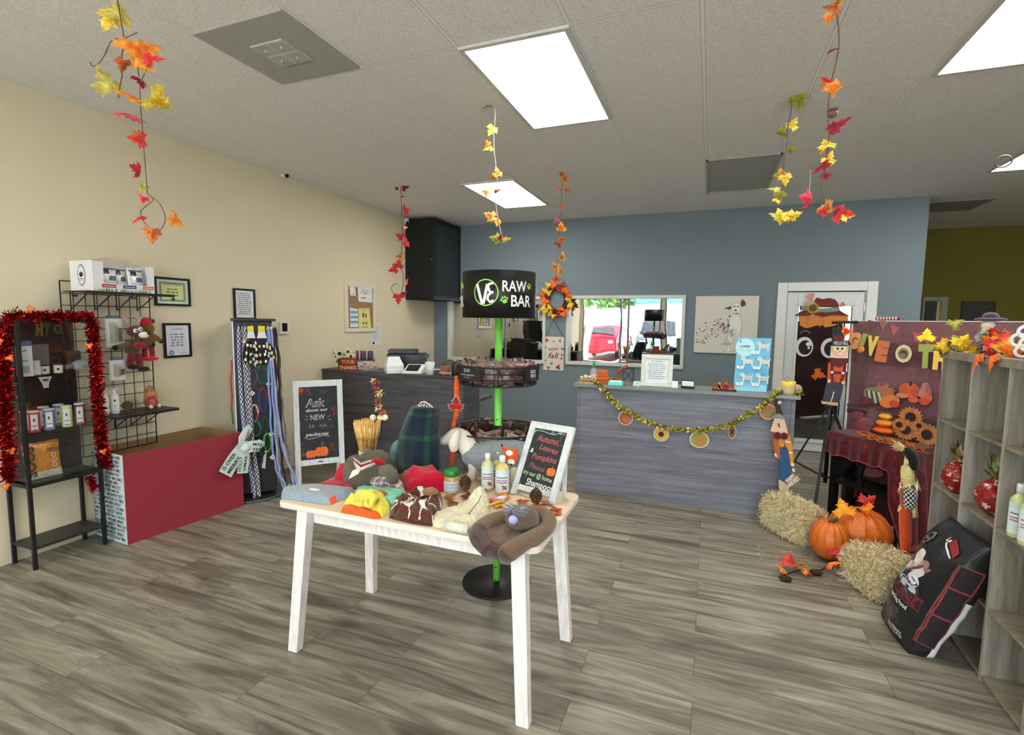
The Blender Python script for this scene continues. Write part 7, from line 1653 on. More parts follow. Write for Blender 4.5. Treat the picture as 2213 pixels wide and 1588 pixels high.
m=MB(); P=py(1760,806,dY); leafmesh(m,.16,c(216,110,36),c(206,96,30),curl=.1,T=frame(P,(1,0,0),v=(0,0,1))@rotm(0,0,-1.9),seed=3); tag(m.build('leaf_decoration','leafm'),'orange leaf nose stuck on the glass door','leaf')
# ================================================================ cube shelf on the right
sx0,sx1=1.255,1.56; ysh=[2.53,2.88,3.23,3.58]; t=.02; ztp=1.505; zsh=[.36,.749,1.128]
o=thing('cube_shelf','grey wood cube shelving unit at the right edge, holding gift bags','shelf unit',((sx0+sx1)/2,3.05,0))
for y in ysh: m=MB(); m.box(sx0,sx1,y,y+t,0,ztp-.03); m.build('upright_panel','cubewood',o)
for i in range(3):
    for z in [.03]+zsh:
        m=MB(); m.box(sx0+.002,sx1-.012,ysh[i]+t,ysh[i+1],z-.016,z); m.build('shelf_board','cubeshelfwood',o)
m=MB(); m.box(sx1-.012,sx1,2.53,3.6,0,ztp-.03); m.build('back_panel','cubewood',o)
m=MB(); m.box(sx0-.012,sx1+.01,2.50,3.61,ztp-.03,ztp+.012); m.build('top_board','cubeshelfwood',o,bev=.003)
for i in range(3): m=MB(); m.box(sx0+.02,sx0+.035,ysh[i]+t,ysh[i+1],0,.014); m.build('plinth','cubewood',o)
ZT=ztp+.013
def giftbag(P,label,s,topc,seed):
    o=thing('gift_bag',label,'gift bag',P); rnd=random.Random(seed); m=MB(c(176,40,36))
    m.ball(P.x,P.y,P.z+s*.5,s*.42,s*.42,s*.5,nu=40,nv=26,fn=lambda d,a,t:1+.1*noise.noise(d*3+V((seed,0,0))),colfn=lambda a,t:(c(216,196,186) if noise.noise(V((a*2.3,t*4,seed)))>.3 else vary(c(150,30,30),.2))); m.build('bag','bagfoil',o)
    m=MB()
    for i in range(60):
        a=rnd.uniform(0,6.28); q=P+V((0,0,s*.95)); e=q+V((math.cos(a)*s*rnd.uniform(.1,.36),math.sin(a)*s*rnd.uniform(.1,.36),s*rnd.uniform(.15,.75))); w_=V((-math.sin(a),math.cos(a),0))*s*.07; m.add([q,q.lerp(e,.6)+w_,e,q.lerp(e,.6)-w_],[(0,1,2,3)],col=vary(rnd.choice(topc),.2))
    m.build('cellophane_top','bagfoil',o)
giftbag(V((py(2070,1040,3.40).x,3.40,zsh[1]+.002)),'red gift bag with gold and silver top in the far column of the cube shelf',.17,[c(226,220,190),c(170,140,80),c(120,90,60)],1)
giftbag(V((py(2150,1090,3.05).x,3.05,zsh[1]+.002)),'red gift bag with a green top in the middle column of the cube shelf',.18,[c(150,170,110),c(110,130,70),c(170,130,100)],2)
giftbag(V((1.45,3.40,.032)),'red wrapped bag on the floor level of the far shelf column, behind the dog food',.22,[c(120,70,40),c(150,60,40)],3)
for i,(x,yy_,lab) in enumerate(((py(2200,1130,2.77).x,2.77,'white labelled shampoo bottle on the middle right shelf at the picture edge'),(py(2226,1130,2.68).x,2.68,'second shampoo bottle on the right shelf, nearer the viewer, mostly out of frame'))):
    bottle(V((x,yy_,zsh[1]+.002)),.034,.235,c(206,214,150),c(232,234,232),lab,sham(None),lab=(.08,.66))
m=MB(c(60,50,60)); P=V((1.47,3.52,zsh[2]+.001)); m.lathe([(.03,0),(.035,.02),(.012,.05),(.012,.2),(.02,.21)],P.x,P.y,P.z,14); m.ball(P.x,P.y,P.z+.24,.035,.02,.035,col=c(70,56,70)); tag(m.build('ornament_stand','plastic'),'dim slender purple ornament in the top far cell of the cube shelf','ornament')
# leaf garland on top
o=thing('leaf_garland','yellow, green and orange artificial leaf garland lying along the top of the cube shelf','leaf garland',(sx0+.05,3.0,ZT))
m=MB(c(90,70,40)); P_=[V((sx0+.03+.03*math.sin(i),3.58-.045*i,ZT+.02+.01*(i%2))) for i in range(24)]; m.tube(P_,.004,n=5); m.build('stem','straw',o)
ls=[(2002,735,.085,YEL,YEL,3.55),(2045,770,.09,YEL,c(214,170,40),3.5),(2040,745,.10,GRN,c(110,120,50),3.53),(2062,748,.10,GRN,c(150,150,80),3.45),(2078,752,.09,c(150,150,90),GRN,3.42),(2098,742,.09,YEL,c(226,180,40),3.38),(2110,752,.09,c(236,170,60),YEL,3.3),(2068,778,.09,c(226,176,30),YEL,3.33),(2150,745,.10,ORG,c(236,140,60),3.2),(2160,715,.08,ORG,RED,3.2),(2140,768,.10,c(236,150,60),RED,3.12),(2165,770,.10,ORG,RED,3.06),(2190,760,.10,ORG,c(236,170,70),2.98),(2205,770,.10,RED,ORG,2.94),(2130,778,.09,c(236,120,80),RED,3.08),(2176,735,.07,c(90,64,44),BRN,3.1),(2012,722,.07,YEL,c(214,190,70),3.56),(2200,745,.08,YEL,ORG,2.98),(2055,705,.08,c(170,150,60),GRN,3.48)]
for i,(x,y,s,a,b_,yy_) in enumerate(ls):
    P=py(x,y,yy_); P.z=max(P.z,ZT+.035); 
    m=MB(); leafmesh(m,s,a,b_,curl=.5,T=facing(P)@rotm(-.5,.3*math.sin(i*2),i*1.7),seed=i); m.build('leaf','leafm',o)
m=MB(); P=V((sx0-.012,3.12,ZT)); 
for i,(yy_,cl) in enumerate(((3.13,c(236,110,70)),(3.0,c(236,130,60)))): leafmesh(m,.09,cl,ORG,curl=.5,T=frame(V((sx0-.02,yy_,ZT+.0)),(0,-1,0),n=(-1,0,.2))@rotm(0,0,PI+.3*i),seed=i)
m.build('hanging_leaf','leafm',o)
pinecone(V((sx0+.12,3.16,ZT+.0)),.04,.07,'dark pine cone among the leaves on top of the cube shelf')
# blue scarecrow doll sitting on shelf
P=V((sx0+.06,3.26,ZT+.001)); k=mpp(P); T=facing(P); o=thing('scarecrow_doll','small scarecrow doll in blue overalls with a purple hat, sitting on the cube shelf','doll',P)
m=MB(c(30,80,140),T); m.box(-13*k,11*k,0,42*k,-.03,.03); m.build('overalls','fabric',o,bev=.012)
m=MB(c(150,140,80),T); m.ball(0,48*k,0,15*k,10*k,.035); m.build('shirt','fabric',o)
m=MB(c(226,216,190),T); m.ball(-3*k,60*k,.01,12*k,11*k,.035); m.build('head','fabric',o)
m=MB(c(70,50,70),T); m.ball(0,74*k,0,27*k,5*k,.06); m.ball(0,80*k,0,14*k,10*k,.04); m.build('hat','fabric',o)
m=MB(c(226,220,180),T); 
for i in range(26): a=random.uniform(-1,1); m.tube([(a*10*k,56*k,.035),(a*14*k,46*k+random.uniform(-4,4)*k,.045)],.002,n=4)
m.build('straw_hair','straw',o)
for s_ in (-1,1): m=MB(c(150,160,150),T); m.tube([(s_*10*k,48*k,.01),(s_*18*k,36*k,.03),(s_*14*k,26*k,.05)],[.014,.012,.012]); m.build('arm','fabric',o)
# white scroll figure
P=V((sx0+.04,2.93,ZT+.001)); T=facing(P); k=mpp(P); o=thing('white_ornament','white scrolled metal ornament at the right edge on top of the cube shelf','ornament',P)
m=MB(c(226,224,220),T)
for cx_,cy_,r in ((-2,38,13),(14,30,15),(8,56,13),(26,48,15),(24,16,12),(4,14,11)): m.tube([((cx_+r*math.cos(i/16*2*PI))*k,(cy_+r*math.sin(i/16*2*PI))*k,0) for i in range(16)],3.4*k,n=7,closed=True)
m.build('scrollwork','plastic',o)
# ================================================================ dog food bag leaning on the shelf
A=pz(1905,1322); A.z=0; B=pz(1964,1412); B.z=0
TLc=V((1.17,3.28,.60)); TRc=V((1.19,2.93,.60))
uu=(B-A); Wb=uu.length; uu.normalize(); up=((TLc+TRc)/2-(A+B)/2); Hb=up.length+.06; up.normalize(); nb=uu.cross(up)   # outward?
if nb.x>0: nb=-nb
Tb=Matrix.Identity(4)
for i in range(3): Tb[i][0]=uu[i]; Tb[i][1]=up[i]; Tb[i][2]=nb[i]; Tb[i][3]=A[i]
D_=.11
o=thing('dog_food_bag','black dog food bag with red label bands, leaning on the cube shelf','dog food bag',(A+B)/2+V((.06,0,0)))
def bagpt(s,v):    # s 0..1 around the section, v 0..1 up
    pinch=1-.92*max(0,(v-.8)/.2)**1.3; d=D_*pinch*(1-.12*math.cos(v*PI)); w=Wb*(1+.05*math.sin(v*PI)-(.03 if v>.8 else 0))
    # rounded rectangle: front (0-.36) side (.36-.5) back (.5-.86) side
    if s<.36: a=s/.36; x=a; z=.0+.075*math.sin(PI*a)**.8*pinch*math.sin(PI*min(1,v+.12))
    elif s<.5: a=(s-.36)/.14; x=1+.02*math.sin(PI*a); z=-a
    elif s<.86: a=(s-.5)/.36; x=1-a; z=-1-.0*a
    else: a=(s-.86)/.14; x=0-.02*math.sin(PI*a); z=-1+a
    zz=(z*d if z<=0 else z)
    wr_=.010*noise.noise(V((s*9,v*6,3)))+.005*noise.noise(V((s*22,v*17,5)))
    y=v*Hb+(.05*math.sin(x*PI)*0 if v<1 else 0)+ 0
    zz=zz-(D_*.5)*(1-pinch)*(1 if True else 0)
    return V(((x)*w-(w-Wb)/2, y+ .0, zz+wr_))
def bagcol(s,v): 
    return c(26,28,31)
m=MB(c(26,28,31)); vs=[];f=[];cl=[]; NS,NV=72,40
for j in range(NV+1):
    for i in range(NS): 
        p=Tb@bagpt(i/NS,j/NV); vs.append((p.x,p.y,max(p.z,.002)))
for j in range(NV):
    for i in range(NS): f.append((j*NS+i,j*NS+(i+1)%NS,(j+1)*NS+(i+1)%NS,(j+1)*NS+i)); s_=(i+.5)/NS; v_=(j+.5)/NV; cl.append(c(226,228,230) if (.455<s_<.5 and v_<.55) else c(26,28,31))
f.append(tuple(range(NS-1,-1,-1))); cl.append(c(26,28,31)); f.append(tuple(NV*NS+i for i in range(NS))); cl.append(c(26,28,31))
m.add(vs,f,True,cols=cl); bagob=m.build('bag','plastic',o)
def wrapto(g,off=.003):   # flat art in (x 0..Wb front, y) -> bag surface
    out=[]
    for p in g.v:
        x,y=p[0],p[1]; v=y/Hb
        if x<=Wb: s_=.36*x/Wb
        else: s_=.36+.14*(x-Wb)/D_
        s_=min(max(s_,0),.499); q=bagpt(s_,v); e=.002
        q1=bagpt(min(s_+e,.499),v)-bagpt(s_-e if s_>e else s_,v); q2=bagpt(s_,min(v+.01,1))-bagpt(s_,max(v-.01,0)); n_=q1.cross(q2).normalized(); 
        if s_<.36 and n_.z<0: n_=-n_
        if s_>=.36 and n_.x<0: n_=-n_
        r=Tb@(q+n_*(off+p[2])); out.append((r.x,r.y,r.z))
    g.v=out
def dense(g,pts,col,n=8):  # grid quad patch bilinear so it follows the bag
    a,b_,c_,d=[V((p[0],p[1],0)) for p in pts]; g.lay+=.0001; vs=[]
    for j in range(n+1):
        for i in range(n+1): u,v=i/n,j/n; p=(a*(1-u)+b_*u)*(1-v)+(d*(1-u)+c_*u)*v; vs.append((p.x,p.y,g.lay))
    g.add(vs,[(j*(n+1)+i,j*(n+1)+i+1,(j+1)*(n+1)+i+1,(j+1)*(n+1)+i) for j in range(n) for i in range(n)],col=col)
def blob(g,cx,cy,rx,ry,col,rot=0,n=20):
    g.lay+=.0001; vs=[(cx,cy,g.lay)]; cr,sr=math.cos(rot),math.sin(rot)
    for r in (.5,1):
        for i in range(n): a=2*PI*i/n; x,y=rx*r*math.cos(a),ry*r*math.sin(a); vs.append((cx+x*cr-y*sr,cy+x*sr+y*cr,g.lay))
    f=[(0,1+i,1+(i+1)%n) for i in range(n)]+[(1+i,1+n+i,1+n+(i+1)%n,1+(i+1)%n) for i in range(n)]; g.add(vs,f,col=col)
g=MB(WHITE); W=Wb
for cx_,cy_,rx,ry,cl,rt in ((.30,.60,.16,.05,c(206,190,190),.2),(.2,.66,.12,.05,c(226,214,214),-.3),(.42,.63,.1,.035,c(170,120,110),.4),(.22,.56,.09,.03,c(190,150,140),.1),(.45,.55,.12,.03,c(210,200,196),.9),(.12,.55,.08,.03,c(214,214,216),.2),(.5,.49,.07,.045,c(214,216,220),.9),(.1,.49,.07,.05,c(206,210,212),.5),(.36,.58,.13,.012,c(80,64,60),.8),(.55,.62,.05,.012,c(130,120,112),.9)): blob(g,(cx_*.95+.16)*W,cy_*Hb,rx*W,ry*Hb*1.2,cl,rt)
blob(g,.55*W,.44*Hb,.26*W,.075*Hb,c(40,44,48),-.15); blob(g,.55*W,.435*Hb,.2*W,.05*Hb,c(176,190,200),-.15); blob(g,.16*W,.47*Hb,.12*W,.04*Hb,c(120,126,130),.3)
dense(g,[(.08*W,.32*Hb),(.88*W,.32*Hb),(.88*W,.42*Hb),(.08*W,.42*Hb)],c(120,34,36)); dense(g,[(.09*W,.33*Hb),(.87*W,.33*Hb),(.87*W,.41*Hb),(.09*W,.41*Hb)],c(44,22,26))
g.text('NATURAL',.48*W,.345*Hb,.07*Hb,c(120,40,44),width=.6*W,bold=.02); g.text('Premium Dog Food',.44*W,.27*Hb,.05*Hb,c(226,228,228),width=.62*W,bold=.03)
dense(g,[(0.02*W,.245*Hb),(.5*W,.245*Hb),(.5*W,.255*Hb),(.02*W,.255*Hb)],c(130,36,40))
for i in range(5): dense(g,[(.1*W,(.22-.02*i)*Hb),((.62+.04*(i%2))*W,(.22-.02*i)*Hb),((.62+.04*(i%2))*W,(.224-.02*i)*Hb),(.1*W,(.224-.02*i)*Hb)],c(150,154,156))
g.text('Net Weight',.66*W,.075*Hb,.03*Hb,c(220,222,224),width=.3*W,bold=.02); g.text('30 LBS (13.6 kg)',.66*W,.05*Hb,.03*Hb,c(220,222,224),width=.34*W,bold=.02)
dense(g,[(.52*W,.86*Hb),(.84*W,.80*Hb),(.84*W,.85*Hb),(.52*W,.91*Hb)],c(150,34,38)); dense(g,[(.48*W,.845*Hb),(.8*W,.785*Hb),(.8*W,.797*Hb),(.48*W,.857*Hb)],c(230,230,230)); g.text('Le',.47*W,.86*Hb,.05*Hb,c(230,230,230),width=.09*W,bold=.03)
g.ring2(.17*W,.80*Hb,.1*W,.012,c(110,112,108),n=24,ry=.06*Hb); g.text('VEGAN',.17*W,.79*Hb,.03*Hb,c(150,150,146),width=.12*W)
sw=D_
for (a,b_) in ((.12,.38),(.38,.62),(.62,.8)):
    dense(g,[(W*.96,a*Hb),(W+.72*sw,a*Hb),(W+.72*sw,b_*Hb),(W*.96,b_*Hb)],c(130,52,56)); dense(g,[(W*.975,(a+.008)*Hb),(W+.66*sw,(a+.008)*Hb),(W+.66*sw,(b_-.008)*Hb),(W*.975,(b_-.008)*Hb)],c(32,22,28))
for t_,y in (('NATU',.15),('RAL',.41),('REC',.65)): g.text(t_,W+.22*sw,y*Hb,.13,c(150,70,70),width=.2*Hb if t_=='NATU' else .16*Hb,rot=PI/2,bold=.01) if False else None
gt=MB(WHITE); gt.lay=.004
for t_,y0_,y1_ in (('NATUR',.14,.36),('LREC',.40,.60),('IPE',.64,.78)): gt.text(t_,W+.56*sw,(y0_+y1_)/2*Hb,.07,c(140,74,74),width=(y1_-y0_)*Hb*.9,rot=PI/2,bold=.02)
wrapto(g,.001); wrapto(gt,.001); g.build('bag_print','paper',bagob); gt.build('side_lettering','paper',bagob)
# ================================================================ pumpkins, hay, leaves on the floor
def pumpkin(P,rx,rz,label,col,ribs=14,stem=True,rot=0,cat='pumpkin'):
    o=thing('pumpkin',label,cat,P); m=MB(col); 
    def fn(d,a,t): return 1-.045*abs(math.sin((a+rot)*ribs/2))**.6*math.sin(t)**.5 + 0
    def cf(a,t): return vary(mix(col,c(226,130,50),.25*abs(math.sin((a+rot)*ribs/2))),.03)
    v0=len(m.v); m.ball(P.x,P.y,P.z+rz,rx,rx,rz,nu=ribs*6,nv=28,fn=fn,colfn=cf)
    m.v=[(x,y,z-(.16*rz*math.exp(-(math.hypot(x-P.x,y-P.y)/(rx*.28))**2) if z>P.z+rz else 0)) for x,y,z in m.v]
    m.build('body','pumpkinm',o)
    if stem: m=MB(c(84,76,44)); q=P+V((0,0,rz*1.82)); m.tube([q,q+V((.01,-.01,rz*.14)),q+V((.035,-.02,rz*.26))],[rx*.15,rx*.1,rx*.09],n=9); m.build('stem','straw',o)
    return o
kb_=mpp(V((1.08,4.12,.2))); big=V((1.09,4.17,0)); big=pp(1857,1186,(0,4.16,0),V((0,1,0))); big.z=0
big=V((py(1857,1140,4.20).x,4.20,0)); kbg=mpp(big+V((0,0,.2))); pumpkin(big,61*kbg,51*kbg*1.03,'large round orange pumpkin with leaves on top, between the hay bales',c(216,104,30),rot=.3)
sm=V((py(1793,1160,4.03).x,4.03,0)); ksm=mpp(sm+V((0,0,.15))); pumpkin(sm,39*ksm,45*ksm,'smaller orange pumpkin in front left of the large one',c(206,100,26),ribs=16)
for i,(x,y,s,a,b_,yy_,lab) in enumerate(((1866,1090,.13,RED,c(196,60,50),4.17,'red cloth leaf behind the stem of the large pumpkin'),(1828,1112,.14,c(236,160,30),c(226,150,30),4.06,'yellow orange leaf at the left on the large pumpkin'),(1884,1104,.11,c(236,150,30),ORG,4.08,'orange leaf at the right on the large pumpkin'),(1814,1172,.10,c(240,170,40),ORG,3.97,'small yellow leaf between the two pumpkins'))):
    P=py(x,y,yy_); m=MB(); leafmesh(m,s,a,b_,curl=.6,T=facing(P)@rotm(-.7,.2,i*1.3-1),seed=i+40); tag(m.build('artificial_leaf','leafm'),lab,'leaf')
def bale(P1,P2,depth,h,label,seed,dens=5200):
    P1=V(P1);P2=V(P2);P1.z=P2.z=0; u=(P2-P1); L_=u.length; u.normalize(); n=V((-u.y,u.x,0)); 
    if n.dot(EYE-P1)>0: n=-n
    o=thing('hay_bale',label,'hay bale',(P1+P2)/2+n*depth/2); rnd=random.Random(seed); T=Matrix.Identity(4)
    for i in range(3): T[i][0]=u[i];T[i][1]=n[i];T[i][2]=(0,0,1)[i];T[i][3]=P1[i]
    m=MB(c(176,148,100),T); N=10
    e=.03
    def sq(d): 
        k=max(abs(d.x),abs(d.y),abs(d.z)); return (1/k)*.9+.1
    vs0=len(m.v); m.ball(L_/2,depth/2,h/2,L_/2,depth/2,h/2,nu=40,nv=26,fn=lambda d,a,t:(abs(d.x)**7+abs(d.y)**7+abs(d.z)**7)**(-1/7)*.96+.03*noise.noise(d*4),colfn=lambda a,t:vary(c(190,162,112),.25)); 
    m.v=[(x,y,max(z,.002)) for x,y,z in m.v]; m.build('bale_body','straw',o)
    m=MB(WHITE,T)
    pal_=[c(232,216,170),c(216,192,140),c(240,228,190),c(190,164,112),c(244,236,206)]
    for i in range(dens):
        fce=rnd.random()
        if fce<.42: p=V((rnd.uniform(0,L_),-.004,rnd.uniform(.0,h))); nn_=V((0,-1,0))
        elif fce<.75: p=V((rnd.uniform(0,L_),rnd.uniform(0,depth),h)); nn_=V((0,0,1))
        elif fce<.88: p=V((0,rnd.uniform(0,depth),rnd.uniform(0,h))); nn_=V((-1,0,0))
        else: p=V((L_,rnd.uniform(0,depth),rnd.uniform(0,h))); nn_=V((1,0,0))
        # pull corners in
        q=p-V((L_/2,depth/2,h/2)); r_=V((q.x/L_*2,q.y/depth*2,q.z/h*2)); f_=1-.07*(abs(r_.x)**4*abs(r_.z)**4+abs(r_.x)**4*abs(r_.y)**4+abs(r_.y)**4*abs(r_.z)**4)*1.6; p=V((L_/2,depth/2,h/2))+q*f_
        d=V((rnd.gauss(0,1),rnd.gauss(0,.6),rnd.gauss(0,.8))); d=(d-nn_*d.dot(nn_)*.8).normalized(); l=rnd.uniform(.04,.13); w_=d.cross(nn_).normalized()*rnd.uniform(.001,.0024)
        a=p-d*l/2+nn_*rnd.uniform(-.004,.008); b_=p+d*l/2+nn_*rnd.uniform(-.004,.024); mid=(a+b_)/2+nn_*rnd.uniform(.0,.012)
        if min((P1+u*a.x+n*a.y).z+a.z,b_.z)<0.001: a.z=max(a.z,.002); b_.z=max(b_.z,.002); mid.z=max(mid.z,.003)
        m.add([a-w_,a+w_,mid+w_,b_+w_,b_-w_,mid-w_],[(0,1,2,5),(5,2,3,4)],col=vary(rnd.choice(pal_),.15))
    m.build('straw','straw',o); return o
h1=.27
bale(pz(1643,1134),pz(1738,1186),.2,h1,'small straw hay bale under the wooden scarecrow, beside the front counter',1)
bale(pz(1816,1240),pz(1898,1308),.30,.215,'small straw hay bale between the large pumpkin and the dog food bag',2)
# stray straw on the floor
m=MB(); rnd=random.Random(6)
for i in range(140):
    x,y=rnd.choice(((1650,1195),(1700,1200),(1760,1205),(1860,1290),(1800,1250))); P=pz(x+rnd.gauss(0,18),y+rnd.gauss(0,8)); a=rnd.uniform(0,6.28); l=rnd.uniform(.02,.06); d=V((math.cos(a),math.sin(a),0)); w_=V((-d.y,d.x,0))*.001; P.z=.003; m.add([P-w_,P+w_,P+d*l+w_,P+d*l-w_],[(0,1,2,3)],col=vary(c(206,190,150),.2))
tag(m.build('loose_straw','straw'),'loose bits of straw scattered on the floor around the hay bales','straw',kind='stuff')
o=thing('leaf_garland','short garland of red and orange cloth leaves lying on the floor by the pumpkins','leaf garland',pz(1750,1232))
m=MB(c(50,34,26)); m.tube([pz(x,y,.02) for x,y in ((1693,1243),(1725,1232),(1752,1238),(1775,1232),(1790,1222),(1806,1205))],.006,n=6); m.build('stem','straw',o)
for i,(x,y,z,s,a,b_) in enumerate(((1706,1222,.035,.12,RED,c(200,60,60)),(1697,1236,.03,.10,ORG,c(220,130,50)),(1738,1224,.05,.14,c(236,150,40),c(226,170,50)),(1792,1220,.06,.11,c(236,140,50),ORG),(1808,1202,.1,.14,c(196,60,60),RED),(1746,1240,.03,.08,c(226,170,60),ORG))):
    m=MB(); leafmesh(m,s,a,b_,curl=.5,T=Matrix.Translation(pz(x,y,z))@rotm(.5,.2,i*1.4),seed=i+60); m.build('leaf','leafm',o)
for (x,y) in ((1764,1236),(1698,1250)): m=MB(c(60,40,32)); P=pz(x,y,.02); m.ball(P.x,P.y,P.z,.04,.02,.018,fn=lambda d,a,t:1+.15*math.sin(a*7)); m.build('cone','straw',o)
# ================================================================ wooden scarecrow leaning on the counter
ysc=4.62
T=frame(py(1697,1095,ysc),(1,0,0),n=V((0,-1,.06)).normalized()); q_=lambda X,Y:L2(T,1640+X/5.671,840+Y/5.671)
o=thing('wooden_scarecrow','painted wooden scarecrow in blue trousers leaning between the counter and the hay bale','scarecrow',py(1697,1095,ysc))
def cut(name,pts,z0,z1,col,mat='matte'): m=MB(col,T); m.prism([q_(*p) for p in pts],z0,z1); return m.build(name,mat,o,bev=.002)
cut('trousers',[(250,720),(340,735),(370,820),(390,960),(385,1080),(330,1150),(262,1110),(245,960)],-.012,.006,c(36,80,130))
cut('shirt_sleeve',[(165,570),(230,570),(255,700),(262,860),(215,860),(185,740)],-.01,.010,c(176,94,40))
cut('shirt_sleeve',[(310,555),(380,560),(410,700),(428,900),(385,915),(360,760),(320,690)],-.01,.010,c(206,140,40))
cut('shirt_front',[(230,580),(315,590),(312,700),(275,720),(245,700)],-.008,.008,c(206,150,60))
cut('head',[(190,350),(310,360),(355,550),(300,565),(210,540),(140,515)],-.014,.016,c(214,184,156))
cut('hat_brim',[(150,350),(200,310),(250,300),(310,345),(305,375),(230,350)],-.014,.022,c(124,140,140))
cut('hat_crown',[(200,130),(270,150),(265,220),(300,340),(215,310),(205,230)],-.014,.018,c(60,36,32))
for x,y in ((250,170),): m=MB(c(206,190,170),T); a=q_(x,y); m.ball(a[0],a[1],.02,.016); m.build('pompom','fabric',o)
m=MB(c(100,56,44),T); m.line([q_(235,420),q_(250,470)],.012,z=.0175); m.build('nose','matte',o)
m=MB(c(110,30,36),T); a=q_(265,570); m.ball(a[0]-.025,a[1],.02,.03,.03,.012); m.ball(a[0]+.025,a[1],.02,.03,.03,.012); m.ball(a[0],a[1],.026,.012); m.build('bow_tie','fabric',o)
m=MB(c(226,220,206),T); 
for p0,p1 in (((318,640),(385,655)),((365,775),(410,785)),((195,790),(215,830))): m.line([q_(*p0),q_(*p1)],.014,z=.0112)
m.build('stripe','matte',o)
cut('cuff',[(385,905),(430,910),(430,950),(395,945)],-.01,.012,c(226,206,180)); cut('hand',[(405,975),(440,980),(440,1025),(410,1010)],-.01,.012,c(226,214,200))
cut('trouser_patch',[(240,1105),(380,1190),(370,1270),(350,1310),(300,1300),(245,1220)],-.012,.012,c(206,176,150))
cut('boot',[(225,1270),(300,1275),(305,1350),(300,1390),(255,1320)],-.012,.012,c(52,34,26)); cut('boot',[(345,1300),(375,1310),(440,1440),(435,1460),(360,1400)],-.012,.012,c(52,34,26))
cut('sign_board',[(300,1130),(455,1020),(525,1100),(365,1215)],.012,.022,c(136,98,66))
m=MB(WHITE,T); a=q_(355,1130); b_=q_(440,1065); r=math.atan2(b_[1]-a[1],b_[0]-a[0]); m.lay=.0225; 
cx0,cy0_=q_(402,1105); m.text('HAPPY',cx0,cy0_,.045,c(226,222,214),width=.085,rot=r,bold=.04); cx0,cy0_=q_(432,1155); m.text('HARVEST',cx0,cy0_,.045,c(226,222,214),width=.12,rot=r,bold=.04); m.build('lettering','matte',o)
# ================================================================ tripod backdrop stand + backdrop
bu=V((.73,-.683,0)).normalized(); O_=V((1.16,5.03,0))+V((.683,.73,0))*.08; bn=V((-.683,-.73,0)).normalized()
TBk=frame(O_,bu,n=bn)
xl,zt_=L2(TBk,1845,694); xr_=L2(TBk,2240,694)[0]; xr_=max(xr_,xl+1.5)
TPC=V((py(1793,900,5.12).x,5.12,0))
o=thing('backdrop_stand','black tripod backdrop stand between the glass door and the red cloth table','stand',TPC)
m=MB(c(22,22,24)); m.tube([TPC+V((0,0,.25)),TPC+V((.0,0,1.3))],.017,n=12); m.build('lower_pole','blackmetal',o); m=MB(c(22,22,24)); m.tube([TPC+V((0,0,1.25)),TPC+V((.02,0,zt_))],.012,n=12); m.tube([TPC+V((0,0,1.22)),TPC+V((0,0,1.3))],.024,n=12); m.build('upper_pole','blackmetal',o)
for a in (2.9,4.35,5.7+.0):
    d=V((math.cos(a),math.sin(a),0)); m=MB(c(22,22,24)); m.bar(TPC+V((0,0,.92))+d*.02,TPC+d*.42+V((0,0,.01)),.022,.016); m.build('tripod_leg','blackmetal',o)
    m=MB(c(22,22,24)); 
    for s_ in (-.008,.008): m.bar(TPC+V((0,0,.3))+d*.015+V((-d.y,d.x,0))*s_,TPC+d*.24+V((0,0,.40))+V((-d.y,d.x,0))*s_,.006,.012)
    m.build('brace','blackmetal',o)
m=MB(c(22,22,24)); m.tube([TPC+V((0,0,.9)),TPC+V((0,0,.96))],.03,n=12); m.tube([TPC+V((-.05,0,.93)),TPC+V((.03,0,.93))],.01); m.build('collar_clamp','blackmetal',o)
cb0=py(1798,697,5.1); cb1=TBk@V((xl+.03,zt_-.005,-.01)); cb2=TBk@V((xr_-.02,zt_-.005,-.01))
m=MB(c(22,22,24)); m.tube([cb0,cb1],.012,n=10); m.build('crossbar','blackmetal',o)
m=MB(c(22,22,24)); m.tube([cb1,cb2],.01,n=10); m.build('crossbar','blackmetal',o)
m=MB(c(20,20,22)); P=py(1808,722,5.1); m.box(P.x-.03,P.x+.03,P.y-.02,P.y+.02,P.z-.03,P.z+.06); m.build('clamp','blackmetal',o)
# the far support of the backdrop
P2_=TBk@V((xr_-.03,0,-.05)); m=MB(c(22,22,24)); m.tube([P2_,P2_+V((0,0,zt_))],.012,n=10); m.build('rear_pole','blackmetal',o)
o=thing('photo_backdrop','printed barn wood and pumpkin photo backdrop hanging behind the red cloth table','backdrop',TBk@V(((xl+xr_)/2,.02,0)))
def wv(x,y): return .008*math.sin(x*11)*min(1,(zt_-y)*1.5)
m=MB(); Wd_=xr_-xl
def bcol(u,v):
    y=v*zt_; n=noise.noise(V((u*2.2,y*9,1)))
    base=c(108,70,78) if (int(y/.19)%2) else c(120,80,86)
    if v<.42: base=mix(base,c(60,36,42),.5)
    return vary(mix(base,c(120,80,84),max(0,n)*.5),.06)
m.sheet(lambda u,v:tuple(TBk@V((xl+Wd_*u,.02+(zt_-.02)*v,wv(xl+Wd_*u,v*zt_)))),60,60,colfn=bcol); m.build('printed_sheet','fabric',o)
g=MB(WHITE); bq=lambda X,Y:L2(TBk,1830+X/4.67,660+Y/4.67); KB=mpp(TBk@V((xl+.3,1.2,0)))/4.67
def finishB(g,name,off=.004):
    g.v=[tuple(TBk@V((p[0],p[1],wv(p[0],p[1])+off+p[2]))) for p in g.v]; return g.build(name,'fabric',o)
def bb(cx,cy,rx,ry,col,rot=0): x,y=bq(cx,cy); blob(g,x,y,rx*KB,ry*KB,col,rot)
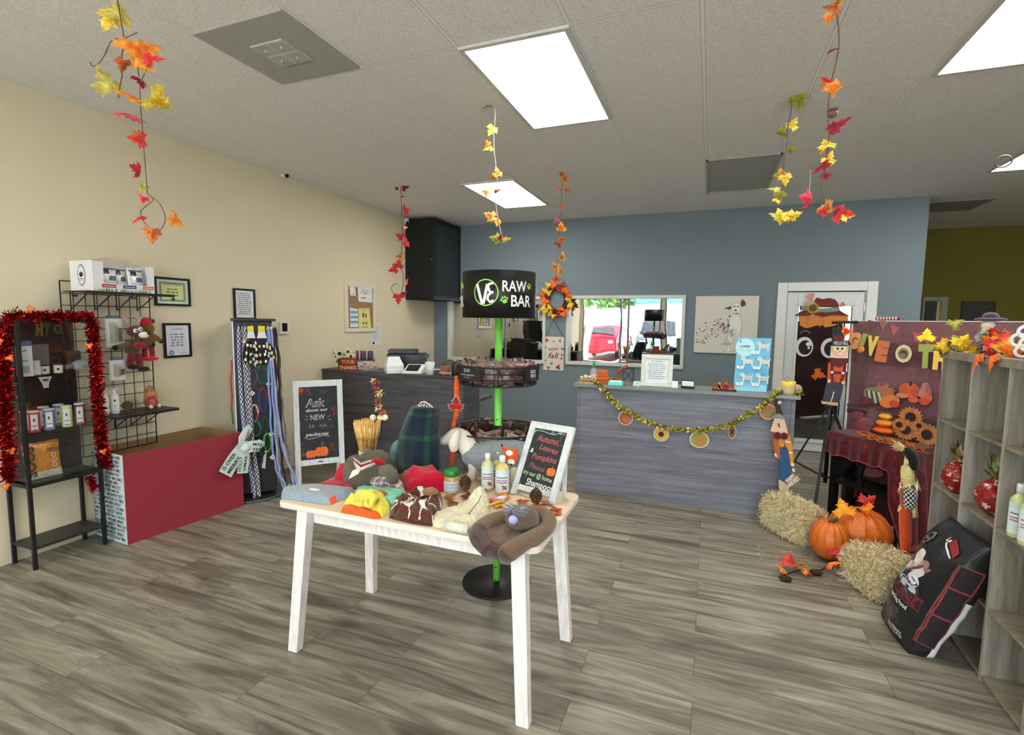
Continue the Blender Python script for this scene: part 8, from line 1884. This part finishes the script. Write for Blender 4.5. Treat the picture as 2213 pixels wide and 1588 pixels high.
# corn stalks
for X in (130,160,190,215): g.line([bq(X,200),bq(X+10,400),bq(X-5,600),bq(X,820)],.008,c(120,96,84)); 
for a,b_ in (((130,450),(60,700)),((200,560),(270,500)),((160,300),(90,200)),((190,250),(260,180)),((300,250),(240,330))): g.line([bq(*a),bq(*b_)],.012,c(110,84,76))
for (x,y,cl) in ((490,240,c(176,90,90)),(600,270,c(120,80,84)),(710,305,c(180,84,90)),(830,350,c(170,100,96)),(270,190,c(110,70,74)),(380,185,c(150,100,100))): g.poly([bq(x-50,y-45),bq(x+50,y-20),bq(x-15,y+70)],cl)
# shelf boards
g.rect(bq(70,0)[0],bq(1100,0)[0],bq(0,1075)[1],bq(0,1030)[1],c(66,46,52)); g.rect(bq(70,0)[0],bq(1100,0)[0],bq(0,1010)[1],bq(0,985)[1],c(86,62,66))
for i in range(50): a=random.uniform(-.3,3.4); g.line([bq(380,860),bq(380+random.uniform(60,130)*math.cos(a),870-random.uniform(50,110)*abs(math.sin(a)))],.004,vary(c(190,120,84),.2))
bb(380,880,110,70,c(170,104,76)); bb(290,900,95,75,c(120,124,96),-.4)
for i in range(6): g.line([bq(225+i*24,850+i*4),bq(232+i*26,920),bq(250+i*24,985)],.012,c(196,200,160) if i%2 else c(70,80,60))
bb(455,965,90,62,c(214,120,60),.4); bb(500,990,45,35,c(196,70,60)); bb(230,960,60,40,c(110,40,50))
bb(650,850,88,70,c(206,96,60)); bb(590,860,35,62,c(196,84,52)); bb(710,860,35,58,c(190,80,50)); bb(665,790,14,22,c(70,50,44)); bb(580,905,50,25,c(200,130,100)); bb(690,945,45,32,c(206,90,62)); bb(825,925,48,55,c(206,90,60)); bb(800,965,45,35,c(196,80,54))
g.poly([bq(730,915),bq(790,780),bq(840,780),bq(800,930)],c(176,120,104)); bb(850,850,22,60,c(150,96,90),.3)
bb(140,1110,75,50,c(140,60,66)); bb(190,1200,95,75,c(130,56,64)); bb(100,1220,60,60,c(120,50,58))
for x,y in ((150,1100),(180,1190),(240,1210),(200,1110)): bb(x,y,9,9,c(60,30,36))
for i in range(14): g.line([bq(210,1130),bq(210+90*math.cos(i*.45),1190+50*math.sin(i*.45))],.003,c(170,110,110))
def sunf(cx,cy,r):
    x,y=bq(cx,cy); l0=g.lay
    for i in range(18):
        a=2*PI*i/18; R0=r*KB; g.lay=l0+.0002+.0001*i; g.poly([(x+R0*.3*math.cos(a),y+R0*.3*math.sin(a)),(x+R0*.75*math.cos(a-.22),y+R0*.75*math.sin(a-.22)),(x+R0*math.cos(a),y+R0*math.sin(a)),(x+R0*.75*math.cos(a+.22),y+R0*.75*math.sin(a+.22))],vary(c(186,116,64),.18),z=g.lay)
    blob(g,x,y,r*KB*.42,r*KB*.42,c(44,30,34))
sunf(670,1125,110); sunf(620,1250,110); sunf(840,1300,115); sunf(560,1200,70); sunf(760,1210,60)
# more of the print, lower down behind the table
for (x,y,rx,ry,cl) in ((250,1650,150,70,c(176,110,100)),(520,1640,160,60,c(186,120,104)),(100,1800,60,150,c(170,60,50)),(420,1900,150,80,c(120,60,60))): bb(x,y,rx,ry,cl)
finishB(g,'print_picture')
m=MB(c(222,214,206)); 
a_=TBk@V((xl,zt_+.002,-.004)); 
m.T=TBk; m.box(xl-.012,xl+.0,.02,zt_,-.004,.004); m.box(xl,xr_,zt_,zt_+.006,-.004,.004); m.build('white_edge','fabric',o)
# striped straw on top
m=MB(); T=TBk; a=L2(TBk,1893,691); b_=L2(TBk,1943,688); P_=[TBk@V((a[0]+(b_[0]-a[0])*i/30,a[1]+.012,.0)) for i in range(31)]; m.tube(P_,.012,n=10,cols=[c(226,220,220) if (i//2)%2 else c(150,30,40) for i in range(31)]); tag(m.build('candy_stick','plastic'),'red and white striped stick resting on the top edge of the backdrop','stick')
# hanging scarecrow sign
ys=4.93; T=frame(py(1810,870,ys),(1,0,0),v=(0,0,1)); q4=lambda X,Y:L2(T,1700+X/5.669,620+Y/5.669)
o=thing('hanging_scarecrow_sign','tall HELLO FALL wooden scarecrow sign hung from the backdrop bar, in front of the door','sign',py(1800,872,ys))
def cut4(name,pts,z0,z1,col): m=MB(col,T); m.prism([q4(*p) for p in pts],z0,z1); return m.build(name,'matte',o,bev=.002)
cut4('hat_crown',[(555,565),(690,565),(700,665),(555,665)],-.012,.012,c(36,34,38)); cut4('hat_band',[(570,600),(690,600),(690,650),(570,650)],.012,.015,c(110,26,34)); cut4('hat_brim',[(545,660),(755,655),(790,700),(760,722),(550,718)],-.014,.018,c(40,46,56))
m=MB(WHITE,T); m.lay=.0185; a=q4(660,700); m.text('HELLO FALL',a[0],a[1]-.004,.04,c(180,184,190),width=abs(q4(760,0)[0]-q4(575,0)[0])*.95,bold=.03); m.build('lettering','matte',o)
cut4('face',[(545,720),(752,722),(750,865),(640,875),(535,862)],-.012,.010,c(226,206,178))
m=MB(WHITE,T); m.lay=.0105
for x in (620,678): m.disc(*q4(x,755),.009,col=c(26,24,26))
m.poly([q4(648,760),q4(656,800),q4(640,800)],c(150,100,80)); m.disc(*q4(590,815),.02,col=c(226,176,160)); m.disc(*q4(705,815),.02,col=c(226,176,160)); m.line([q4(610,838),q4(648,848),q4(690,836)],.003,c(120,80,70)); 
for x in (552,565,735,745): m.line([q4(x,725),q4(x-5,800)],.01,c(200,176,130))
m.build('face_paint','matte',o)
cut4('scarf',[(528,868),(748,872),(745,930),(640,985),(535,945)],-.012,.014,c(92,30,32)); cut4('shirt',[(512,925),(738,930),(715,1140),(690,1170),(520,1165),(498,1130)],-.014,.008,c(206,80,48))
m=MB(c(92,36,36),T)
for pts in ([(555,940),(550,1050),(560,1160)],[(712,940),(700,1050),(660,1170)],[(550,1045),(690,1055)]): m.line([q4(*p) for p in pts],.022,z=.0095)
for x,y in ((553,1043),(688,1053)): m.disc(*q4(x,y),.011,col=c(226,214,206),z=.0105)
m.build('suspenders','matte',o)
cut4('apron',[(520,1165),(600,1160),(690,1190),(685,1260),(645,1420),(440,1400),(480,1220),(490,1170)],-.014,.012,c(54,60,70)); cut4('hand',[(498,1125),(540,1135),(525,1175),(496,1170)],.008,.02,c(226,180,140)); cut4('hand',[(660,1160),(712,1140),(700,1195),(670,1185)],.012,.022,c(226,180,140))
cut4('base_block',[(428,1395),(625,1415),(615,1452),(425,1425)],-.02,.03,c(206,160,120)); m=MB(c(226,220,206),T); m.tube([(*q4(575,1280),.014),(*q4(560,1340),.016),(*q4(520,1430),.032)],.004); m.build('cord','fabric',o)
m=MB(c(60,50,44)); m.tube([T@V((*q4(620,565),0)),py(1812,697,5.08)],.002,n=5); m.build('hanging_string','fabric',o)
# letter banner
o=thing('letter_banner','string banner of cut-out autumn letters hung across the photo backdrop','banner',TBk@V((xl+.3,zt_-.45,.05)))
zb3=.05
def bp3(X,Y,z=zb3): x,y=bq(X,Y); return TBk@V((x,y,z))
m=MB(c(70,44,40)); m.tube([py(1822,704,5.0),bp3(60,270),bp3(230,320),bp3(400,370),bp3(600,410),bp3(850,415),bp3(1080,400)],.003,n=6); m.build('string','fabric',o)
def blet(t,cx,cy,h,w,col,rot,accent=None):
    m=MB(col,TBk); x,y=bq(cx,cy); K=KB; m.lay=0
    for z in (zb3+.001,zb3+.006): m.text(t,x-math.sin(-rot)*-0,y-h*K*.5,h*K*1.38,col,width=w*K,rot=rot,bold=.09,z=z)
    m.build('banner_letter','paper',o)
blet('G',95,345,150,115,c(222,150,96),-.25); blet('I',175,370,170,45,c(150,160,90),-.25); blet('V',285,400,170,105,c(222,190,84),-.1); blet('E',385,455,180,110,c(196,110,70),-.12); blet('T',835,505,190,120,c(150,160,84),.02); blet('H',985,520,190,110,c(226,190,90),0)
x,y=bq(190,440); m=MB(); m.T=TBk; m.ball(x,y,zb3+.012,34*KB,32*KB,.008,col=c(226,140,50)); m.build('pumpkin_disc','paper',o)
x,y=bq(610,485); m=MB(c(206,196,150),TBk); m.prism([(x+70*KB*math.cos(i/20*2*PI),y+84*KB*math.sin(i/20*2*PI)*(1+.05*(i%2))) for i in range(20)],zb3,zb3+.003); m.disc(x,y,48*KB,56*KB,c(130,130,90),z=zb3+.004); m.disc(x,y-5*KB,34*KB,40*KB,c(96,44,40),z=zb3+.0045); m.disc(x-4*KB,y-18*KB,26*KB,24*KB,c(110,120,90),z=zb3+.005); m.build('picture_disc','paper',o)
m=MB(); leafmesh(m,.09,RED,ORG,T=facing(py(1832,722,4.92))@rotm(0,0,.5),seed=2); leafmesh(m,.07,ORG,c(226,170,60),T=facing(py(1826,735,4.92))@rotm(0,0,2.5),seed=3); m.build('leaf','leafm',o)
# ================================================================ table with the dark red cloth
Lc=V((1.01,4.92,0)); tu=V((.60,-.80,0)).normalized(); tv=V((.80,.60,0)).normalized(); TL_=.62; TW_=.24; tz=.745
def tt(a,b_,z): return Lc+tu*a+tv*b_+V((0,0,z))
o=thing('side_table','black wooden side table mostly hidden under the dark red cloth','table',tt(TL_/2,TW_/2,0))
bk=c(16,16,18)
m=MB(bk); m.hexa([tt(0,0,tz-.03),tt(TL_,0,tz-.03),tt(TL_,TW_,tz-.03),tt(0,TW_,tz-.03)],[tt(0,0,tz),tt(TL_,0,tz),tt(TL_,TW_,tz),tt(0,TW_,tz)]); m.build('tabletop','blackmetal',o)
for a in (.0,TL_-.05):
    for b_ in (0,TW_-.05): m=MB(bk); m.hexa([tt(a,b_,0),tt(a+.05,b_,0),tt(a+.05,b_+.05,0),tt(a,b_+.05,0)],[tt(a,b_,tz-.03),tt(a+.05,b_,tz-.03),tt(a+.05,b_+.05,tz-.03),tt(a,b_+.05,tz-.03)]); m.build('leg','blackmetal',o)
m=MB(bk); m.hexa([tt(.05,0.005,tz-.2),tt(TL_-.05,.005,tz-.2),tt(TL_-.05,.02,tz-.2),tt(.05,.02,tz-.2)],[tt(.05,0.005,tz-.03),tt(TL_-.05,.005,tz-.03),tt(TL_-.05,.02,tz-.03),tt(.05,.02,tz-.03)]); m.build('apron','blackmetal',o)
m=MB(bk); m.hexa([tt(.0,0.0,.33),tt(TL_,0,.33),tt(TL_,TW_,.33),tt(0,TW_,.33)],[tt(.0,0.0,.36),tt(TL_,0,.36),tt(TL_,TW_,.36),tt(0,TW_,.36)]); m.build('lower_shelf','blackmetal',o)
m=MB(bk); Tq=frame(tt(0,-.002,0),tu,v=(0,0,1)); m.T=Tq; m.prism([(0.05,tz-.2),(.2,tz-.2),(.16,tz-.27),(.12,tz-.33),(.05,tz-.38)],-.02,0.0); m.prism([(.24,tz-.2),(.30,tz-.2),(.28,tz-.3),(.3,tz-.39),(.24,tz-.39),(.26,tz-.3)],-.02,-.0); m.build('bracket','blackmetal',o)
o=thing('table_cloth','dark red velvet cloth with a scalloped hem draped over the black side table','tablecloth',tt(TL_/2,TW_/2,tz))
per=[(-.02,TW_+.01),(-.02,-.02),(TL_+.03,-.03),(TL_+.05,TW_+.02)]
seg=[]
N1=14;N2=46;N3=22
for i in range(N1): seg.append((0,i/N1))
for i in range(N2): seg.append((1,i/N2))
for i in range(N3+1): seg.append((2,i/N3))
def peri(k,u): a=per[k];b_=per[k+1]; return (a[0]*(1-u)+b_[0]*u, a[1]*(1-u)+b_[1]*u)
outn=[-tu,-tv,tu]
cloth=MB(c(112,14,26)); vs=[];NJ=18
for (k,u) in seg:
    a,b_=peri(k,u); s_=(k+u)
    L_=.17+.02*abs(math.sin(u*PI*4))if k<2 else .72
    if k==1 and u>.84: L_=.17+(.72-.17)*((u-.84)/.16)**.7
    n=outn[k]; 
    if k==1 and u>.9: n=(outn[1]*(1-(u-.9)*5)+outn[2]*((u-.9)*5)).normalized()
    if k==2 and u<.1: n=(outn[1]*(.5-u*5)+outn[2]*(.5+u*5)).normalized()
    for j in range(NJ+1):
        v=j/NJ; fold=.022*math.sin(s_*21+1.3)*v*(1 if L_>.3 else .5)+.012*math.sin(s_*47)*v
        spread=.02+.05*v*(L_/.7)
        p=tt(a,b_,tz+.012-L_*v-.0)+n*(fold+spread*min(1,v*3)); p.z=max(p.z,.006); vs.append(tuple(p))
nS=len(seg); f=[];cl=[]
def cc_(x,y): 
    q=noise.noise(V((x*.33,y*.55,2))); return vary(c(112,28,40) if q>.38 else c(84,10,20),.06)
for i in range(nS-1):
    for j in range(NJ): f.append((i*(NJ+1)+j,(i+1)*(NJ+1)+j,(i+1)*(NJ+1)+j+1,i*(NJ+1)+j+1)); cl.append(c(170,60,76) if j==NJ-1 else cc_(i,j))
cloth.add(vs,f,True,cols=cl)
def topf(u,v): a=-.02+(TL_+.05)*u; b_=-.02+(TW_+.03)*v; e=min(u,1-u,v)*12; p=tt(a,b_,tz+.013+.004*noise.noise(V((a*9,b_*9,0)))); return tuple(p)
cloth.sheet(topf,30,12,colfn=lambda u,v:cc_(u*40,v*14)); ob=cloth.build('velvet','fabric',o); md=ob.modifiers.new('s','SOLIDIFY'); md.thickness=.004; md.offset=0
CZ=tz+.019
# stacked mini pumpkins
Pm=pz(1911,938,CZ); Pm=V((Pm.x,Pm.y,CZ)); k=mpp(Pm)
z=CZ
for r,h,cl,lab in ((22,8.5,c(226,84,24),'orange mini pumpkin at the bottom of the stack on the red cloth'),(17,8.5,c(226,140,36),'amber mini pumpkin in the middle of the stack on the red cloth'),(13.5,7,c(222,170,50),'yellow mini pumpkin on top of the stack on the red cloth')):
    pumpkin(V((Pm.x,Pm.y,z)),r*k,h*k,lab,cl,ribs=10,stem=False); z+=2*h*k*.93
m=MB(); rnd=random.Random(12)
for i in range(26):
    x0,y0=rnd.uniform(1870,1995),0; t=(x0-1870)/125; y0=938+t*34+rnd.uniform(-6,6); pts=[]; a=rnd.uniform(0,6.28)
    for j in range(9): pts.append(pz(x0+(j-4)*rnd.uniform(3,6),y0+3.5*math.sin(j*.9+a)+(j-4)*1.2,CZ+.006+.006*math.sin(j+a)))
    m.tube(pts,.0035,n=5,col=vary(c(206,110,44),.2))
tag(m.build('raffia','straw'),'tangle of orange raffia lying on the red cloth beside the stacked pumpkins','raffia',kind='stuff')
# straw scarecrow on a stick in front of the red cloth
yk=3.82; w6=lambda x,y,d=0: py(x,y,yk+d); k=mpp(w6(1955,1100))
o=thing('straw_scarecrow','slim straw scarecrow with checked shirt and orange legs standing on the right hay bale','scarecrow',w6(1950,1212))
def tb6(name,pts,rs,col,mat='fabric',cols=None): P=[w6(*p) for p in pts]; Q,R=smooth(P,[r*k for r in rs],6); m=MB(col); m.tube(Q,R,n=12,col=col,cols=cols(len(Q)) if cols else None); return m.build(name,mat,o)
tb6('hat',[(1950,968),(1960,974),(1970,985),(1974,1000),(1974,1014)],[3,10,12,11,9],c(30,30,26))
tb6('head',[(1956,1006),(1960,1018),(1962,1034),(1962,1050)],[7,12,13,10],c(226,204,140),'straw')
tb6('checked_shirt',[(1964,1046),(1966,1060),(1966,1080),(1964,1098)],[10,13,13,11],c(40,40,40),cols=None)
m=MB(c(226,224,220)); P=[w6(1966,1052),w6(1966,1097)]; 
Q,R=smooth([w6(1964,1048),w6(1966,1060),w6(1966,1080),w6(1964,1097)],[10.4*k,13.4*k,13.4*k,11.4*k],8)
vs=[];f=[];cl=[];n_=20
for i,p in enumerate(Q):
    for j in range(n_): a=2*PI*j/n_; vs.append((p.x+R[i]*math.cos(a),p.y+R[i]*math.sin(a),p.z))
for i in range(len(Q)-1):
    for j in range(n_): f.append((i*n_+j,i*n_+(j+1)%n_,(i+1)*n_+(j+1)%n_,(i+1)*n_+j)); cl.append(c(222,220,216) if ((i//2)+j)%2 else c(34,32,34))
m.add(vs,f,True,cols=cl); m.build('checks','fabric',o)
tb6('sleeve',[(1950,1040),(1950,1070),(1950,1100)],[4,5,4],c(170,84,56))
tb6('leg',[(1956,1096),(1954,1120),(1957,1160),(1955,1200)],[9,10,11,8],c(226,84,36)); tb6('leg',[(1962,1098),(1964,1120),(1963,1150),(1958,1196)],[5,5,6,5],c(214,76,30))
m=MB(); rnd=random.Random(3)
def tuft(x,y,dx_,dy_,n,l,spread,cl=c(226,212,160)):
    for i in range(n):
        a=w6(x+rnd.gauss(0,3),y+rnd.gauss(0,3),rnd.gauss(0,.01)); b_=w6(x+dx_*l+rnd.gauss(0,spread),y+dy_*l+rnd.gauss(0,spread),rnd.gauss(0,.03)); w_=V((.0022,0,.001)); m.add([a-w_,a+w_,a.lerp(b_,.6)+w_*1.6,b_,a.lerp(b_,.6)-w_*1.6],[(0,1,2,3,4)],col=vary(cl,.15))
tuft(1955,972,-1,-.4,60,22,5); tuft(1962,990,-.3,1,30,18,4); tuft(1962,1030,0,1,80,24,8); tuft(1978,1040,.1,1,20,24,4); tuft(1950,1045,-.5,1,20,14,4); tuft(1975,1085,.05,1,50,32,3); tuft(1950,1092,-.3,1,16,14,4); tuft(1952,1195,-.2,1,90,16,9); tuft(1945,1200,-.6,.8,40,14,6)
m.build('straw_tufts','straw',o)
# ================================================================ hanging leaf garlands
PAL={'R':(RED,c(206,60,50)),'O':(ORG,c(236,150,60)),'Y':(YEL,c(240,210,90)),'G':(GRN,c(150,150,60)),'D':(DRED,c(150,30,50)),'B':(BRN,c(206,140,60)),'K':(RUST,c(206,110,50)),'P':(c(206,50,80),c(220,90,100)),'L':(c(206,196,100),c(190,180,90))}
def garland(label,Y,stem,leaves,r=.0022,extra=(),col=c(110,84,70),slope=None):
    P=[py(x,y,Y) for x,y in stem]; Q,R=smooth(P,[r]*len(P),5)
    o=thing('leaf_garland',label,'leaf garland',P[-1],0,None)
    m=MB(col); m.tube(Q,r,n=5); m.build('stem','straw',o)
    if P[0].z<CH-.01: m=MB(c(190,188,180)); m.tube([P[0],V((P[0].x,P[0].y,CH+.001))],.0008,n=4); m.build('hanging_thread','plastic',o)
    for e in extra:
        E=[py(x,y,Y) for x,y in e]; Q,R=smooth(E,[r]*len(E),5); m=MB(col); m.tube(Q,r*.9,n=5); m.build('tendril','straw',o)
    for i,l in enumerate(leaves):
        x,y,px_s,rot,k=l[:5]; fl=l[5] if len(l)>5 else .5; C_=py(x,y,Y); s=px_s*mpp(C_)/.95
        m=MB(); a,b_=PAL[k]; leafmesh(m,s,a,b_,curl=.5,T=facing(C_)@rotm(fl*math.sin(i*2.1+1)*1.2,fl*math.cos(i*1.7),math.radians(rot))@Matrix.Translation((0,-.35*s,0)),seed=i+int(x),oak=(i%4==3)); m.build('leaf','leafm',o)
    return o
def ytop(x,y): return pz(x,y,CH).y
g6y=ytop(1812,-30)
g1=garland('large leaf garland hanging nearest the viewer at the upper left, ending in a loop',1.42,[(252,-40),(254,0),(264,60),(268,88),(262,130),(264,160),(258,190),(256,212)],
 [(240,46,62,160,'Y',.3),(252,30,44,120,'L',.5),(305,112,84,-50,'O',.3),(330,128,40,-80,'R',.4),(228,176,58,25,'L',.4),(265,140,32,190,'K',.8),(303,180,34,170,'D',.7),(278,212,56,75,'O',1.1),(342,216,62,235,'Y',.9),(287,258,62,-165,'P',1.0),(297,300,34,90,'R',.7),(290,285,22,0,'G',.8),(292,364,34,80,'R',.9),(309,403,24,10,'G',.7),(310,430,22,150,'R',.9),(302,475,32,160,'R',.7),(329,508,34,180,'K',.3),(380,477,40,-105,'O',.7)],
 extra=[[(266,86),(250,84),(238,92),(228,115),(215,135),(200,143),(195,134)],[(262,86),(296,70)],[(322,118),(318,145),(304,180),(303,215),(309,300),(314,360),(318,418)],[(318,418),(330,432),(312,448),(304,458),(310,478),(330,498)],[(318,418),(345,440),(357,470),(350,492),(338,500)],[(280,132),(296,142),(300,165)]],r=.0022)
garland('red leaf garland hanging in front of the black wall cabinet, with a curling tendril',ytop(866,403)+.0,[(866,403),(868,440),(868,470),(870,500),(868,540),(866,575),(872,600),(868,630),(862,640)],
 [(855,402,16,80,'D'),(876,404,18,-80,'D'),(870,425,14,0,'D',1),(874,447,16,20,'R'),(879,459,16,200,'R'),(875,490,16,-60,'B',.9),(864,510,20,60,'R'),(877,523,24,10,'R',.2),(864,554,20,80,'B'),(862,570,22,-10,'R',.2),(850,582,20,110,'R',.7),(878,609,16,-40,'K'),(861,645,24,180,'R',.2),(874,634,18,-60,'D',.9)],
 extra=[[(862,640),(850,632),(846,622),(852,614),(858,614)]],r=.004)
garland('sparse brown and yellow leaf garland hanging between the two ceiling lights',ytop(1068,224),[(1068,224),(1070,250),(1067,300),(1069,335),(1072,360),(1075,400),(1072,440),(1076,470),(1082,500),(1086,514)],
 [(1050,233,26,170,'G',.8),(1062,282,24,150,'Y',.6),(1053,310,18,30,'O'),(1056,322,24,120,'G'),(1075,372,22,20,'B'),(1066,382,18,120,'B',.7),(1050,418,20,180,'B',.3),(1074,412,18,-70,'K',.9),(1058,466,26,60,'B',.3),(1074,480,22,160,'B'),(1070,515,24,80,'G',.8),(1094,517,26,-100,'Y',.7),(1082,512,14,0,'D')],r=.003,col=c(180,160,140))
garland('orange brown leaf garland hanging above the wreath on the blue wall',ytop(1216,372),[(1216,368),(1214,410),(1212,450),(1209,490),(1207,520),(1206,555),(1203,580),(1202,606)],
 [(1210,371,22,80,'K'),(1222,386,20,-40,'B'),(1207,410,20,60,'K',1),(1226,410,20,-80,'K',1),(1212,446,14,90,'K',.9),(1203,475,14,20,'P'),(1213,490,22,0,'O',.3),(1216,515,18,-80,'K',1),(1208,528,20,180,'K',.8),(1215,554,20,-20,'B',.3),(1199,575,20,40,'B'),(1210,586,22,-40,'B'),(1202,600,18,0,'K')],r=.003)
garland('green and gold leaf garland hanging right of the grey ceiling vent',ytop(1712,208),[(1711,205),(1710,240),(1702,275),(1700,310),(1695,345),(1693,380),(1690,415),(1688,445)],
 [(1729,212,40,-40,'G',.4),(1714,268,26,-30,'Y'),(1688,285,26,110,'G',.8),(1712,323,28,-80,'G',.9),(1690,375,24,20,'B'),(1697,388,26,190,'Y',.4),(1680,378,20,90,'G'),(1674,410,26,80,'L',.6),(1684,425,26,170,'G'),(1680,434,18,190,'Y')],r=.003)
garland('low cluster of yellow leaves hanging under the gold garland against the blue wall',ytop(1712,208)+.02,[(1690,440),(1688,455),(1695,462)],
 [(1672,466,22,90,'L',.6),(1685,462,24,20,'Y',.4),(1695,468,26,-10,'Y',.5),(1706,470,24,180,'K'),(1718,464,26,-70,'Y',.5),(1690,474,26,180,'Y',.7)],r=.003)
garland('long red and orange leaf garland with an acorn hanging at the upper right',g6y-.12,[(1812,-30),(1808,20),(1812,60),(1813,95),(1806,140),(1797,175),(1791,215),(1789,255),(1792,290),(1788,330),(1782,370),(1774,400),(1780,420),(1800,438)],
 [(1797,18,36,100,'K'),(1810,8,24,-60,'B'),(1790,40,24,170,'O'),(1799,112,38,170,'D',1.0),(1786,178,30,40,'R'),(1798,192,34,200,'O'),(1808,192,24,-110,'O'),(1810,272,44,-60,'D',.3),(1786,312,34,10,'Y',.6),(1778,325,24,90,'O',1),(1792,342,28,-20,'Y'),(1777,362,38,110,'D',.4),(1786,382,22,180,'D'),(1784,448,30,100,'B'),(1777,456,26,90,'R'),(1808,458,22,180,'D'),(1822,462,40,-100,'R',.4),(1830,466,28,-80,'Y')],r=.003)
P=py(1800,245,g6y-.12); k=mpp(P); o=thing('acorn','brown acorn hanging on the long red leaf garland at the upper right','acorn',P-V((0,0,10*k)),0)
m=MB(c(120,76,66)); m.ball(P.x,P.y,P.z,9*k,9*k,10*k); m.build('nut','pumpkinm',o); m=MB(c(90,56,50)); m.ball(P.x,P.y,P.z+5*k,9.6*k,9.6*k,6*k); m.tube([P+V((0,0,9*k)),P+V((10*k,0,12*k))],1.2*k); m.tube([P+V((0,0,9*k)),P+V((-9*k,0,10*k))],.8*k); m.build('cap','straw',o)
m=MB(); P=py(1748,431,ytop(1712,208)-.2); leafmesh(m,.12,RED,c(220,60,90),curl=.8,T=facing(P)@rotm(1.0,0,1.4),seed=77); m.tube([P,P+V((-.0,0,.18))],.0015,n=4,col=c(180,180,180)); tag(m.build('hanging_leaf','leafm'),'single crimson leaf dangling between the two right hand garlands near the wall top','leaf')
# hanging hook ring at the right
P=py(2169,349,3.3); k=mpp(P); T=facing(P); m=MB(c(110,96,90),T); m.tube([(13*k*math.cos(i/20*2*PI),12*k*math.sin(i/20*2*PI),0) for i in range(20)],1.9*k,n=7,closed=True); m.tube([(12*k,0,0),(60*k,1*k,0)],.8*k,n=5); m.tube([(-8*k,-9*k,0),(-8*k,-9*k,-.01)],.8*k); m.T=None; top=T@V((58*k,1*k,0)); m.tube([top,V((top.x,top.y,CH))],.7*k,n=5); tag(m.build('hanging_ring','metal'),'small metal ring hanging on a wire at the right edge beside the ceiling light','ring')
